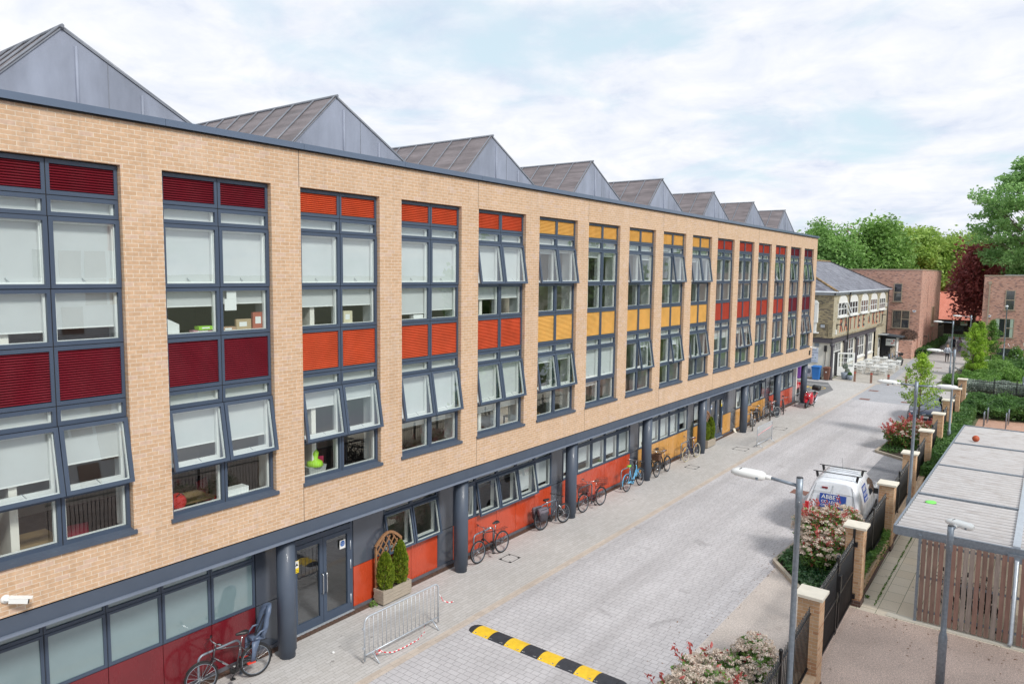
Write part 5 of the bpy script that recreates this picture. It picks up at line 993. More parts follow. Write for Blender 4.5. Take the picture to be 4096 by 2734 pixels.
# ------------------------------------------------------------------ white van (local: rear bumper at y=0, front at +y)
def van():
    t = thing('van', 'white panel van with blue lettered panels and two black roof bars in the parking bay', 'van', (-5.42, 24.95, 0), R(2.0)); B = lambda m, nm, mt, par=t: m.build(nm, mt, par, None, False)
    MW = flat('white_van_paint', (.74, .77, .82), .28, 0, .02, 2, coat=.8)
    def ring(y, zt, wt, sh, zb=.28, wb_=.86): 
        H_ = [(wb_*.93, zb), (wb_, zb+.22), (wb_+.02, .80), (wb_-.01, 1.05), ((wb_*.62+wt*.38), 1.05+(zt-1.05)*.45), (wt+.06, zt-.16), (wt-.02, zt-.045), (wt-.20, zt-.004), (0, zt+.006)]
        pts = [(x, y+sh(z), z) for x, z in H_]; return pts+[(-x, yy, z) for x, yy, z in pts[-2::-1]]
    rs = lambda z: max(0, z-.95)*.36; no = lambda z: 0; rs1 = lambda z: .03+max(0, z-.95)*.36
    rings = [ring(.03, 1.80, .56, rs, wb_=.80), ring(.07, 1.83, .60, rs1, wb_=.85), ring(.35, 1.86, .62, rs1), ring(1.0, 1.87, .63, no), ring(1.8, 1.86, .63, no), ring(2.55, 1.83, .62, no), ring(2.9, 1.74, .60, no), ring(3.25, 1.42, .64, no), ring(3.5, 1.14, .68, no), ring(3.95, 1.02, .66, no, .3, .84), ring(4.25, .86, .62, no, .3, .78), ring(4.32, .74, .5, no, .35, .66)]
    m = MB(); m.loft(rings); body = B(m, 'body', MW)
    m = MB()                               # roof ribs
    for y in np.arange(.75, 2.5, .27): m.bar((-.50, y, 1.872), (.50, y, 1.872), .07, .012)
    B(m, 'roof_ribs', MW)
    for y in (.78, 1.75):
        m = MB(); m.bar((-.76, y, 2.02), (.76, y, 2.02), .035, .022)
        for s in (-1, 1): m.prism([(s*.64, 1.80), (s*.58, 1.86), (s*.60, 2.01), (s*.68, 2.01)], y-.03, y+.03, 'y')
        B(m, 'roof_bar', M_BLACKM)
    Y = lambda z, o=.0: .028+max(0, z-.95)*.36-o
    m = MB(); dz = [(0, .42), (0, 1.0), (0, 1.74)]
    def seam(pts, w=.012):
        for i in range(len(pts)-1): a, c = pts[i], pts[i+1]; m.bar((a[0], Y(a[1], .004), a[1]), (c[0], Y(c[1], .004), c[1]), w, .006, up=(1, .01, 0) if abs(a[0]-c[0]) < 1e-3 else (0, 0, 1))
    seam([(-.02, .42), (-.02, .95)]); seam([(-.02, .95), (-.02, 1.72)]); 
    seam([(-.72, .42), (-.76, .95)]); seam([(-.76, .95), (-.55, 1.72)]); seam([(.72, .42), (.76, .95)]); seam([(.76, .95), (.55, 1.72)]); seam([(-.60, 1.48), (-.08, 1.50)], .01); seam([(.08, 1.50), (.60, 1.48)], .01); seam([(-.60, 1.48), (-.68, 1.02)], .01); seam([(.60, 1.48), (.68, 1.02)], .01)
    B(m, 'door_seam', flat('panel_gap_grey', (.22, .23, .25), .7, 0, 0))
    m = MB(); m.box(-.36, -.18, Y(1.62)-.012, Y(1.62)+.03, 1.595, 1.65); B(m, 'brake_light', flat('dark_red_lens', (.25, .02, .03), .2, 0, 0))
    for s in (-1, 1): m = MB(); m.box(min(s*.70, s*.82), max(s*.70, s*.82), -.0, .08, .75, 1.12); B(m, 'tail_light', flat('red_lens', (.6, .01, .02), .15, 0, 0))
    m = MB(); m.box(-.82, .82, -.07, .10, .30, .52); B(m, 'bumper', flat('dark_grey_bumper', (.05, .05, .055), .6, 0, .05))
    m = MB(); m.box(-.26, .26, -.082, -.07, .38, .49); B(m, 'number_plate', flat('yellow_plate', (.75, .55, .03), .4, 0, 0))
    MB_ = flat('royal_blue_vinyl', (.012, .055, .30), .35, 0, .03)
    # lettered panel on the rear doors, following their slope
    za, zb = 1.02, 1.44; x0, x1 = -.40, .42; m = MB(); m.quad((x0, Y(za, .008), za), (x1, Y(za, .008), za), (x1, Y(zb, .008), zb), (x0, Y(zb, .008), zb)); pn = B(m, 'lettered_panel', MB_)
    tilt = math.atan(.36)
    for tx, sz, fz in (('ABBEY', .19, .77), ('COLLEGE', .125, .42), ('CAMBRIDGE', .085, .17)):
        z = za+(zb-za)*fz; o = text_mesh(tx, sz, M_WHITEP, 'lettering', pn, (x0+.06, Y(z, .016), z), (R(90)-tilt, 0, 0), .001, 'LEFT', world=False)
    o = text_mesh('Independent Sixth Form College', .04, MB_, 'lettering', pn, (x0, Y(1.0, .012), 1.0), (R(90)-tilt*.5, 0, 0), .001, 'LEFT', world=False)
    # side: right hand side of the van faces the fence
    for s in (1, -1):
        X = lambda z: s*(.845-(z-1.05)*.27); m = MB(); y0, y1 = 1.05, 1.75; z0, z1 = 1.10, 1.62
        q = [(X(z0)+s*.022, y0, z0), (X(z0)+s*.022, y1, z0), (X(z1)+s*.03, y1, z1), (X(z1)+s*.03, y0, z1)]; m.quad(*(q if s > 0 else q[::-1])); p2 = B(m, 'lettered_panel', MB_)
        for tx, sz, z in (('ABBEY', .20, 1.50), ('COLLEGE', .14, 1.33), ('CAMBRIDGE', .10, 1.18)): text_mesh(tx, sz, M_WHITEP, 'lettering', p2, (X(z)+s*.036, 1.40, z), (R(90)-.27, 0, R(90) if s > 0 else R(-90)), .001, world=False)
        m = MB(); q = [(X(1.10)+s*.02, 2.1, 1.10), (X(1.10)+s*.02, 3.05, 1.10), (X(1.40)+s*.025, 2.88, 1.44), (X(1.66)+s*.03, 2.5, 1.64), (X(1.66)+s*.03, 2.1, 1.62)]; m.poly(q if s > 0 else q[::-1]); B(m, 'side_window', M_DKGL)
        m = MB(); m.loft([[(s*.86, 2.75, 1.02), (s*1.02, 2.75, 1.02), (s*1.02, 2.75, 1.22), (s*.86, 2.75, 1.22)], [(s*.88, 2.88, 1.05), (s*1.0, 2.88, 1.05), (s*1.0, 2.88, 1.18), (s*.88, 2.88, 1.18)]]); B(m, 'mirror', M_PLAST)
        for y in (.75, 3.45): m = MB(); m.lathe([(.20, -.0), (.31, .0), (.32, .04), (.32, .16), (.30, .19)], (0, 0, 0), 24); m.xf(Matrix.Translation((s*.70, y, .32)) @ Matrix.Rotation(s*R(90), 4, 'Y')); w = B(m, 'wheel', M_BLACK); m = MB(); m.lathe([(.01, 0), (.19, 0), (.20, .02)], (0, 0, 0), 20); m.xf(Matrix.Translation((s*.87, y, .32)) @ Matrix.Rotation(s*R(90), 4, 'Y')); B(m, 'hubcap', M_GALVL, w)
    m = MB(); m.quad((-.58, 3.20, 1.48), (.58, 3.20, 1.48), (.54, 2.93, 1.74), (-.54, 2.93, 1.74)); B(m, 'windscreen', M_DKGL)
    m = MB(); m.tube([(-.1, 2.3, 1.86), (-.1, 2.1, 2.28)], .004, 4); B(m, 'aerial', M_PLAST)
van()
# ------------------------------------------------------------------ dark hatchback facing the camera (local: front bumper y=0, rear +y)
def car():
    t = thing('car', 'dark navy hatchback parked nose towards the camera behind the young tree', 'car', (-5.66, 48.2, 0), R(3)); B = lambda m, nm, mt, par=t: m.build(nm, mt, par, None, False)
    MN = flat('navy_car_paint', (.022, .032, .065), .2, .3, .05, 3, coat=1.0)
    def ring(y, zt, wt, w=.87, zb=.2, belt=.92): 
        H_ = [(w*.94, zb), (w, zb+.18), (w+.01, .62), (w-.02, min(belt, zt-.02)), ((w-.02)*.5+wt*.5, (min(belt, zt)+zt)/2), (wt, zt-.05), (wt-.14, zt-.006), (0, zt+.012)]
        p = [(x, y, z) for x, z in H_]; return p+[(-x, yy, z) for x, yy, z in p[-2::-1]]
    rg = [ring(.0, .60, .55, .62, .28, .5), ring(.06, .70, .66, .78, .22, .6), ring(.25, .80, .70, .85, .2, .72), ring(.8, .92, .68, .87, .2, .84), ring(1.12, .97, .66, .88, .2, .90), ring(1.55, 1.22, .62), ring(1.95, 1.42, .57), ring(2.5, 1.47, .56), ring(3.2, 1.43, .55), ring(3.75, 1.28, .56), ring(4.05, 1.02, .62), ring(4.25, .85, .66, .82), ring(4.28, .6, .6, .7)]
    m = MB(); m.loft(rg); B(m, 'body', MN)
    GL = flat('pale_reflecting_glass', (.10, .14, .16), .03, 0, .1, coat=1, spec=1)
    m = MB(); m.loft([[(x, y, z) for x in (-w, -w*.5, 0, w*.5, w)] for y, z, w in ((1.14, .995, .66), (1.45, 1.185, .62), (1.82, 1.382, .56), (1.94, 1.43, .53))], closed=False); B(m, 'windscreen', GL)
    for s in (-1, 1):
        m = MB(); q = [(s*.865, 1.35, .97), (s*.68, 1.98, 1.36), (s*.655, 2.6, 1.40), (s*.66, 3.3, 1.34), (s*.83, 3.6, 1.02)]; m.poly(q if s < 0 else q[::-1]); B(m, 'side_window', M_DKGL)
        m = MB(); m.loft([[(s*.50, .055, .60), (s*.72, .10, .62), (s*.72, .10, .72), (s*.50, .055, .66)], [(s*.62, .10, .62), (s*.84, .30, .66), (s*.82, .40, .78), (s*.62, .22, .72)]]); B(m, 'headlight', M_CHROME)
        m = MB(); m.loft([[(s*.88, 1.5, .96), (s*1.02, 1.5, .96), (s*1.02, 1.5, 1.08), (s*.88, 1.5, 1.08)], [(s*.88, 1.36, .98), (s*1.0, 1.36, .98), (s*1.0, 1.36, 1.06), (s*.88, 1.36, 1.06)]]); B(m, 'mirror', MN)
        m = MB(); m.ball((s*.62, .06, .36), .05, 8); B(m, 'fog_lamp', M_CHROME)
        for y in (.85, 3.45): m = MB(); m.lathe([(.20, -.0), (.31, .0), (.315, .04), (.315, .18), (.30, .2)], (0, 0, 0), 24); m.xf(Matrix.Translation((s*.71, y, .315)) @ Matrix.Rotation(s*R(90), 4, 'Y')); w = B(m, 'wheel', M_BLACK); m = MB(); m.lathe([(.01, 0), (.20, 0)], (0, 0, 0), 16); m.xf(Matrix.Translation((s*.885, y, .315)) @ Matrix.Rotation(s*R(90), 4, 'Y')); B(m, 'rim', M_GALV, w)
    m = MB(); m.prism([(-.5, .60), (.5, .60), (.42, .52), (-.42, .52)], -.03, .06, 'y'); m.prism([(-.6, .36), (.6, .36), (.5, .24), (-.5, .24)], -.03, .07, 'y'); B(m, 'grille', M_PLAST)
    m = MB(); m.bar((-.5, -.03, .615), (-.09, -.045, .57), .02, .022); m.bar((.5, -.03, .615), (.09, -.045, .57), .02, .022); m.bar((-.5, -.02, .235), (.5, -.02, .235), .03, .03); B(m, 'chrome_trim', M_CHROME)
    m = MB(); m.tube([(.075*math.cos(a), -.055, .60+.05*math.sin(a)) for a in [2*math.pi*k/20 for k in range(20)]], .009, 6, closed=True); m.tube([(.035*math.cos(a), -.055, .60+.048*math.sin(a)) for a in [2*math.pi*k/16 for k in range(16)]], .007, 6, closed=True); m.tube([(.055*math.cos(a), -.055, .622+.022*math.sin(a)) for a in [2*math.pi*k/16 for k in range(16)]], .006, 6, closed=True); B(m, 'emblem', M_CHROME)
    m = MB(); m.box(-.26, .26, -.055, -.04, .40, .51); np_ = B(m, 'number_plate', M_WHITEP); text_mesh('AE12 JAA', .10, M_DARK, 'plate_lettering', np_, (0, -.058, .455), (R(90), 0, 0), .001, world=False)
    m = MB(); m.bar((-.5, 1.16, 1.012), (.1, 1.22, 1.05), .012, .012); m.bar((.0, 1.16, 1.012), (.55, 1.24, 1.06), .012, .012); B(m, 'wiper', M_PLAST)
car()
# sliver of a red car in the yard behind the block
t = thing('car', 'red car tail just showing beside the far corner of the long building', 'car', (-15.2, 54.6, 0), R(180)); m = MB()
MRc = flat('gloss_red_paint', (.55, .012, .03), .22, .0, .04, 3, coat=1.0)
m.loft([[(x*w, y, z) for x, z in ((.94, .25), (1, .6), (.96, .85), (.75, zt), (-.75, zt), (-.96, .85), (-1, .6), (-.94, .25))] for y, w, zt in ((0, .75, .95), (.15, .84, 1.0), (.6, .86, 1.38), (2.4, .86, 1.42), (3.2, .86, 1.0), (4.1, .82, .85))]); m.build('body', MRc, t, None, False)
m = MB(); m.quad((-.6, .22, 1.03), (.6, .22, 1.03), (.55, .56, 1.34), (-.55, .56, 1.34)); m.build('rear_window', M_DKGL, t, None, False)
m = MB(); m.box(-.84, -.64, .0, .1, .72, .92); m.box(.64, .84, .0, .1, .72, .92); m.build('tail_light', flat('red_lens', (.6, .01, .02), .15, 0, 0), t, None, False); m = MB(); m.box(-.26, .26, -.02, .02, .55, .66); m.build('number_plate', flat('yellow_plate', (.75, .55, .03), .4, 0, 0), t, None, False)
m = MB(); [m.lathe([(.31, 0), (.31, .18)], (s*.76-.09, y, .31), 20) for s in (-1, 1) for y in ()]; 
for s in (-1, 1):
    for y in (.8, 3.3): m = MB(); m.lathe([(.2, 0), (.31, 0), (.31, .18)], (0, 0, 0), 20); m.xf(Matrix.Translation((s*.69, y, .31)) @ Matrix.Rotation(s*R(90), 4, 'Y')); m.build('wheel', M_BLACK, t, None, False)
# ------------------------------------------------------------------ wheelie bins
def bin_(x, y, rz, w, h, col, label, mark=False):
    t = thing('wheelie_bin', label, 'wheelie bin', (x, y, 0), R(rz)); B = lambda m, nm, mt, par=t: m.build(nm, mt, par, None, False); d = w*1.08; mt = flat('bin_plastic_'+label.split()[0], col, .5, 0, .05, 3)
    m = MB(); m.loft([[(-w*k, -d*k, z), (w*k, -d*k, z), (w*k, d*k, z), (-w*k, d*k, z)] for z, k in ((.05, .40), (h*.84, .5), (h*.845, .53), (h*.90, .53))], sm=False); B(m, 'body', mt)
    m = MB(); m.loft([[(-w*k, -d*k, z), (w*k, -d*k, z), (w*k, d*k*1.05, z), (-w*k, d*k*1.05, z)] for z, k in ((h*.905, .56), (h*.93, .56), (h*.97, .50), (h, .36))], sm=False); m.tube([(-w*.45, d*.58, h*.93), (w*.45, d*.58, h*.93)], .018, 6); B(m, 'lid', mt)
    m = MB(); [m.tube([(s*w*.42, d*.42, .11), (s*w*.52, d*.42, .11)], .11, 14) for s in (-1, 1)]; B(m, 'wheel', M_BLACK)
    if mark: m = MB(); m.tube([(0, -d*.46, h*.62), (0, -d*.50, h*.62)], .055, 12); B(m, 'council_mark', M_WHITEP)
bin_(-15.50, 63.42, 0, .62, 1.20, (.03, .17, .50), 'blue large wheelie bin standing against the cream wall'); bin_(-14.76, 63.75, 0, .46, 1.12, (.17, .075, .05), 'brown wheelie bin standing at the corner post', True); bin_(-16.95, 63.3, 0, .5, 1.08, (.20, .06, .33), 'purple wheelie bin seen between the last two pillars')
b = MB(); b.box(-16.55, -15.95, 63.75, 64.05, .15, 1.1); b.tube([(-16.25, 63.74, .65), (-16.25, 63.75, .65)], .22, 20, 1); tag(b.build('air_conditioning_unit', [M_WHITEP, M_GALV], loc=(-16.2, 63.9, 0)), 'white air conditioning unit on the cream wall behind the last pillar', 'air conditioner')
# ------------------------------------------------------------------ bollards
for i, (x, y) in enumerate(((-12.73, 64.45), (-11.48, 64.42), (-10.17, 64.1), (-8.88, 64.0))):
    t = thing('bollard', 'timber bollard with red band, '+('leftmost, beside the grey pots', 'second from the left, in front of the white tables', 'third from the left, behind the lamp head', 'rightmost, beside the young tree')[i], 'bollard', (x, y, 0), 0, 'timber bollards across the lane'); m = MB(); m.box(-.075, .075, -.075, .075, 0, .90); m.build('post', flat('bollard_timber', (.26, .15, .11), .7, 0, .15, 6), t, None, False)
    m = MB(); m.box(-.078, .078, -.078, .078, .72, .77); m.build('band', flat('red_reflector', (.7, .05, .04), .4, 0, 0), t, None, False)
# ------------------------------------------------------------------ cafe furniture
def mk_table():
    t = thing('cafe_table', '', 'table', (0, 0, 0)); m = MB(); m.box(-.62, .62, -.36, .36, .71, .745); m.build('table_top', M_WHITEP, t, None, False)
    for x in (-.56, .56):
        for y in (-.31, .31): m = MB(); m.box(x-.02, x+.02, y-.02, y+.02, 0, .71); m.build('leg', M_WHITEP, t, None, False)
    return t
def mk_chair():
    t = thing('cafe_chair', '', 'chair', (0, 0, 0)); m = MB(); m.box(-.21, .21, -.21, .21, .44, .465); m.build('seat', M_WHITEP, t, None, False)
    m = MB(); m.loft([[(-.2, .19, .58), (.2, .19, .58), (.2, .21, .58), (-.2, .21, .58)], [(-.21, .24, .80), (.21, .24, .80), (.21, .26, .80), (-.21, .26, .80)]], sm=False); m.build('backrest', M_WHITEP, t, None, False)
    for x in (-.18, .18):
        for y in (-.18, .18): m = MB(); m.tube([(x, y, 0), (x*.95, y*(1.0), .45)]+([(x, .25, .8)] if y > 0 else []), .013, 6); m.build('leg', M_WHITEP, t, None, False)
    return t
T0, C0 = mk_table(), mk_chair(); first = [True, True]
tabs = [(-11.95, 70.4, 3, 'front right white table, nearest the bollards'), (-11.7, 72.9, 5, 'second white table of the right hand row'), (-11.75, 76.0, 4, 'farthest white table of the right hand row'), (-13.75, 70.3, 2, 'front left white table, nearest the open cafe door'), (-13.6, 72.8, 4, 'second white table of the left hand row'), (-13.5, 75.4, 3, 'third white table of the left hand row'), (-13.3, 78.4, 3, 'farthest white table beside the cafe windows')]
for i, (x, y, rz, l) in enumerate(tabs):
    if i == 0: t = T0; t.location = (x, y, 0); t.rotation_euler = (0, 0, R(rz))
    else: t = dup(T0, (x, y, 0), R(rz))
    t['label'] = l; t['group'] = 'white cafe tables'
    for j, (dx, dy, a) in enumerate(((-.36, -.62, 180), (.36, -.60, 174), (-.36, .62, 2), (.36, .60, -5))):
        xx, yy = x+dx, y+dy
        if i == 0 and j == 0: c_ = C0; c_.location = (xx, yy, 0); c_.rotation_euler = (0, 0, R(a))
        else: c_ = dup(C0, (xx, yy, 0), R(a+rz))
        c_['label'] = 'white chair at the '+('front left', 'front right', 'back left', 'back right')[j]+' of the '+l.split(',')[0]; c_['group'] = 'white cafe chairs'
# pots at the cafe door
def pot(x, y, r, h, col, label, bush, seed):
    t = thing('potted_plant', label, 'potted plant', (x, y, 0)); m = MB(); m.lathe([(r*.68, 0), (r*.82, h*.3), (r, h), (r*.9, h), (r*.86, h-.05), (.01, h-.05)], (x, y, 0), 20); m.build('pot', flat('pot_'+label.split()[0], col, .5, 0, .08, 4), t); rg = np.random.default_rng(seed)
    br, bz = bush; n = 900; v = rg.normal(size=(n, 3)); v /= np.linalg.norm(v, axis=1)[:, None]; P = v*br*rg.uniform(.4, 1, (n, 1))**.5+np.array([x, y, bz]); leafcloud('foliage', P, .035, L_MID if br < .2 else L_SILV, t, rg)
    if bz > h+.35: m = MB(); m.tube([(x, y, h-.05), (x, y, bz)], .015, 6); m.build('stem', M_BARK, t)
pot(-13.68, 65.35, .33, .56, (.22, .26, .32), 'grey pot with a round topped olive standard beside the open cafe door', (.24, 1.1), 1); pot(-13.25, 65.15, .26, .42, (.22, .26, .32), 'smaller grey pot with low herbs nearest the bollards', (.17, .50), 2)
pot(-13.75, 66.6, .28, .5, (.22, .26, .32), 'middle grey pot with low green leaves behind the two front pots', (.2, .58), 3); pot(-11.75, 79.6, .36, .55, (.02, .02, .025), 'black pot with green shoots behind the far white tables', (.25, .62), 4)
# ------------------------------------------------------------------ people
def person(label, loc, rz, pose, H, cloth, skin=(.55, .36, .27), hair=(.05, .03, .02), extra=None, sit=False):
    """body: one skinned surface grown from a joint graph; clothing and hair are children."""
    t = thing('person', label, 'person', loc, R(rz)); V = {}; s = H/1.75; me = bpy.data.meshes.new('body'); J = []; E_ = []; Rr = []
    def j(n, p, r): V[n] = len(J); J.append(tuple(c*s for c in p)); Rr.append(r*s)
    def e(*ns): [E_.append((V[a], V[c])) for a, c in zip(ns, ns[1:])]
    la, ra = pose['la'], pose['ra']; ll, rl = pose['ll'], pose['rl']; hz = pose.get('hip', .93)
    j('pel', (0, 0, hz), .14); j('wai', (0, .0, hz+.16), .125); j('che', (0, -.0, hz+.38), .15); j('nec', (0, .0, hz+.53), .06); j('he1', (0, -.01, hz+.62), .075); j('he2', (0, -.02, hz+.72), .095); j('he3', (0, -.0, hz+.80), .06)
    e('pel', 'wai', 'che', 'nec', 'he1', 'he2', 'he3')
    for sd, nm, arm, leg in ((-1, 'L', la, ll), (1, 'R', ra, rl)):
        j('sh'+nm, (sd*.18, 0, hz+.46), .062); j('el'+nm, arm[0], .045); j('wr'+nm, arm[1], .03); j('ha'+nm, arm[2], .035); e('che', 'sh'+nm, 'el'+nm, 'wr'+nm, 'ha'+nm)
        j('hp'+nm, (sd*.09, 0, hz-.04), .095); j('kn'+nm, leg[0], .06); j('an'+nm, leg[1], .04); j('to'+nm, leg[2], .038); e('pel', 'hp'+nm, 'kn'+nm, 'an'+nm, 'to'+nm)
    me.from_pydata(J, E_, []); o = bpy.data.objects.new('body', me); COL.objects.link(o); o.parent = t
    m = o.modifiers.new('skin', 'SKIN'); sk = me.skin_vertices[0].data
    for i, r in enumerate(Rr): sk[i].radius = (r, r)
    sk[0].use_root = True; m.use_smooth_shade = True; o.modifiers.new('sub', 'SUBSURF').levels = 1; o.modifiers['sub'].render_levels = 2
    # one material on the body that changes with height: skin, top, trousers, shoes
    k = NT('clothing_'+label.split()[1]+str(len(bpy.data.materials))); sp = k.N.new('ShaderNodeSeparateXYZ'); k.L.new(k.obj(), sp.inputs[0]); z = sp.outputs[2]; col = cloth['shoe']
    for zc, cc in ((.09*s, cloth['leg']), (hz*s*.99, cloth['top']), ((hz+.525)*s, skin)): col = k.mix(k.math('GREATER_THAN', z, zc), col, cc)
    k.link(col, k.bsdf.inputs['Base Color']); k.bsdf.inputs['Roughness'].default_value = .85; me.materials.append(k.m)
    B = lambda m_, nm, mt, par=t: m_.xf(Matrix.Scale(s, 4)).build(nm, mt, par, None, False)
    h = MB(); h.ball((0, .015, hz+.755), .108, 10, 0, 1.05); 
    if extra == 'long': h.ball((0, .05, hz+.62), .10, 8, 0, 1.3)
    h.v = [(x, max(y, -.055) if zz > (hz+.76) else max(y, -.01), zz) for x, y, zz in h.v]; B(h, 'hair', flat('hair_%d' % int(hair[0]*1000), hair, .7, 0, .2, 20))
    f = MB(); [f.ball((sd*.035, -.105, hz+.735), .010, 5) for sd in (-1, 1)]; B(f, 'eye', M_DARK); f = MB(); f.bar((-.028, -.106, hz+.665), (.028, -.106, hz+.665), .01, .008); B(f, 'mouth', flat('lip', (.4, .15, .13), .6, 0, 0)); f = MB(); f.ball((0, -.118, hz+.70), .016, 5); [f.ball((sd*.098, 0, hz+.715), .024, 5) for sd in (-1, 1)]; B(f, 'nose', flat('skin_%d' % int(skin[0]*100), skin, .6, 0, .02))
    hn = MB()
    for arm in (la, ra):                                   # fingers and thumb at each hand
        hp = Vector(arm[2]); wr = Vector(arm[1]); dr = (hp-wr).normalized(); sd = Vector((0, 1, 0))
        for q in range(4): p0 = hp+sd*((q-1.5)*.018)+dr*.02; hn.tube([p0, p0+dr*(.04+.008*(1 if q in (1, 2) else 0)), p0+dr*.07+Vector((0, -.012, 0))], [.009, .008, .007], 6)
        p0 = hp-dr*.01; hn.tube([p0, p0+sd*-.035+dr*.02, p0+sd*-.042+dr*.045], [.011, .009, .008], 6)
    B(hn, 'fingers', flat('skin_%d' % int(skin[0]*100), skin, .6, 0, .02))
    return t, B, s, hz
walk = dict(la=((-.25, .06, 1.12), (-.27, -.06, .90), (-.27, -.09, .82)), ra=((.25, -.04, 1.12), (.27, .02, .88), (.27, .03, .80)), ll=((-.10, -.16, .50), (-.10, -.02, .10), (-.10, -.14, .04)), rl=((.10, .02, .49), (.10, .20, .12), (.10, .12, .04)))
t, B, s, hz = person('pedestrian in a white shirt and dark trousers with rucksack straps walking down the lane', (-8.37, 86.0, 0), 6, walk, 1.80, dict(shoe=(.35, .2, .16), leg=(.02, .02, .025), top=(.72, .74, .82)), hair=(.16, .10, .06))
m = MB(); [m.tube([(sd*.10, -.135, hz+.20), (sd*.11, -.15, hz+.38), (sd*.10, -.05, hz+.52), (sd*.10, .10, hz+.45)], .018, 6) for sd in (-1, 1)]; m.loft([[(-.14, .14, z), (.14, .14, z), (.14, .26, z), (-.14, .26, z)] for z in (hz+.05, hz+.48)]); B(m, 'rucksack', flat('navy_cloth', (.02, .03, .08), .9, 0, .1))
stand_ = dict(la=((-.25, .03, 1.12), (-.20, -.12, .98), (-.13, -.16, 1.0)), ra=((.25, .02, 1.12), (.27, -.02, .88), (.27, -.03, .80)), ll=((-.09, -.06, .50), (-.09, .02, .09), (-.09, -.09, .04)), rl=((.09, .03, .50), (.09, .12, .10), (.09, .02, .04)))
t, B, s, hz = person('woman in a dark knee length dress walking at the far end of the lane', (-9.16, 99.6, 0), 0, stand_, 1.72, dict(shoe=(.2, .08, .06), leg=(.42, .25, .19), top=(.02, .022, .035)), hair=(.12, .03, .02), extra='long')
m = MB(); m.loft([[(r*math.cos(a), r*.75*math.sin(a), z) for a in [2*math.pi*k/14 for k in range(14)]] for r, z in ((.27, .48), (.22, .80), (.17, 1.05), (.19, 1.30), (.14, 1.44))]); B(m, 'coat', flat('black_coat_cloth', (.02, .022, .035), .9, 0, .1))
t, B, s, hz = person('woman in a long grey coat and blue jeans beside the one in the dark dress', (-8.42, 98.3, 0), 4, stand_, 1.74, dict(shoe=(.03, .03, .04), leg=(.05, .10, .22), top=(.22, .21, .24)), hair=(.03, .02, .02), skin=(.28, .16, .11), extra='long')
m = MB(); m.loft([[(r*math.cos(a), r*.8*math.sin(a), z) for a in [2*math.pi*k/14 for k in range(14)]] for r, z in ((.26, .62), (.24, .85), (.20, 1.08), (.22, 1.32), (.14, 1.47))]); B(m, 'coat', flat('grey_coat_cloth', (.22, .20, .24), .9, 0, .15))
sitp = dict(hip=.50, la=((-.24, -.10, .74), (-.18, -.34, .72), (-.15, -.42, .74)), ra=((.24, -.10, .74), (.18, -.34, .72), (.15, -.42, .74)), ll=((-.11, -.42, .50), (-.11, -.42, .10), (-.11, -.54, .04)), rl=((.11, -.42, .50), (.11, -.42, .10), (.11, -.54, .04)))
person('person in a striped dark shirt seated inside the first open ground floor window', (-14.9, 12.95, .02), 75, sitp, 1.78, dict(shoe=(.03, .03, .03), leg=(.04, .05, .1), top=(.10, .11, .16)), hair=(.04, .025, .02))
person('person in a pale grey top seated inside the open window past the second pillar', (-14.9, 17.3, .02), 75, sitp, 1.72, dict(shoe=(.03, .03, .03), leg=(.05, .05, .06), top=(.38, .38, .42)), hair=(.12, .06, .04))
# ------------------------------------------------------------------ things seen through the windows
def desk(x, y, z, label, col=None):
    t = thing('desk', label, 'desk', (x, y, z), 0, 'desks inside the building'); m = MB(); m.box(x-.35, x+.35, y-.6, y+.6, z+.70, z+.74); m.build('desk_top', flat('pale_wood_laminate', (.50, .34, .17), .5, 0, .1, 5), t)
    for a in (-.32, .32):
        for c in (-.57, .57): m = MB(); m.box(x+a-.02, x+a+.02, y+c-.02, y+c+.02, z, z+.70); m.build('leg', flat('cream_enamel', (.55, .53, .46), .5, 0, 0), t)
def rchair(x, y, z, label, col, rz=0):
    t = thing('chair', label, 'chair', (x, y, z), R(rz), 'chairs inside the building'); B = lambda m, nm, mt: m.build(nm, mt, t, None, False); mt = flat('chair_'+label.split()[0], col, .5, 0, .05)
    m = MB(); m.loft([[(-.21, -.2, .44), (.21, -.2, .44), (.21, -.2, .46), (-.21, -.2, .46)], [(-.21, .18, .43), (.21, .18, .43), (.21, .18, .45), (-.21, .18, .45)]]); B(m, 'seat', mt); m = MB(); m.loft([[(-.2, .19, .48), (.2, .19, .48), (.2, .21, .48), (-.2, .21, .48)], [(-.21, .26, .85), (.21, .26, .85), (.21, .28, .85), (-.21, .28, .85)]]); B(m, 'backrest', mt)
    for a in (-.19, .19): m = MB(); m.tube([(a, -.2, 0), (a, -.1, .44), (a, .15, .44), (a, .22, 0)], .011, 6); B(m, 'leg', M_CHROME)
desk(-14.2, 4.6, 3.13, 'desk behind the nearest lower window at the left edge'); desk(-14.3, 7.6, 3.13, 'desk behind the second lower window'); desk(-14.2, 19.6, 3.13, 'desk behind the first lower window with yellow louvres'); desk(-14.4, 13.9, .02, 'desk inside the ground floor window beside the timber planter')
rchair(-13.75, 5.45, 3.13, 'crimson plastic chair behind the nearest lower window', (.45, .01, .05), 80); rchair(-14.7, 8.6, 3.13, 'scarlet chair at the desk in the second lower window', (.35, .01, .02), 120); rchair(-14.4, 11.2, 3.13, 'pink red chair in the third lower window', (.5, .03, .1), 60); rchair(-14.4, 14.0, 3.13, 'dark red chair in the fourth lower window', (.2, .01, .02), 200)
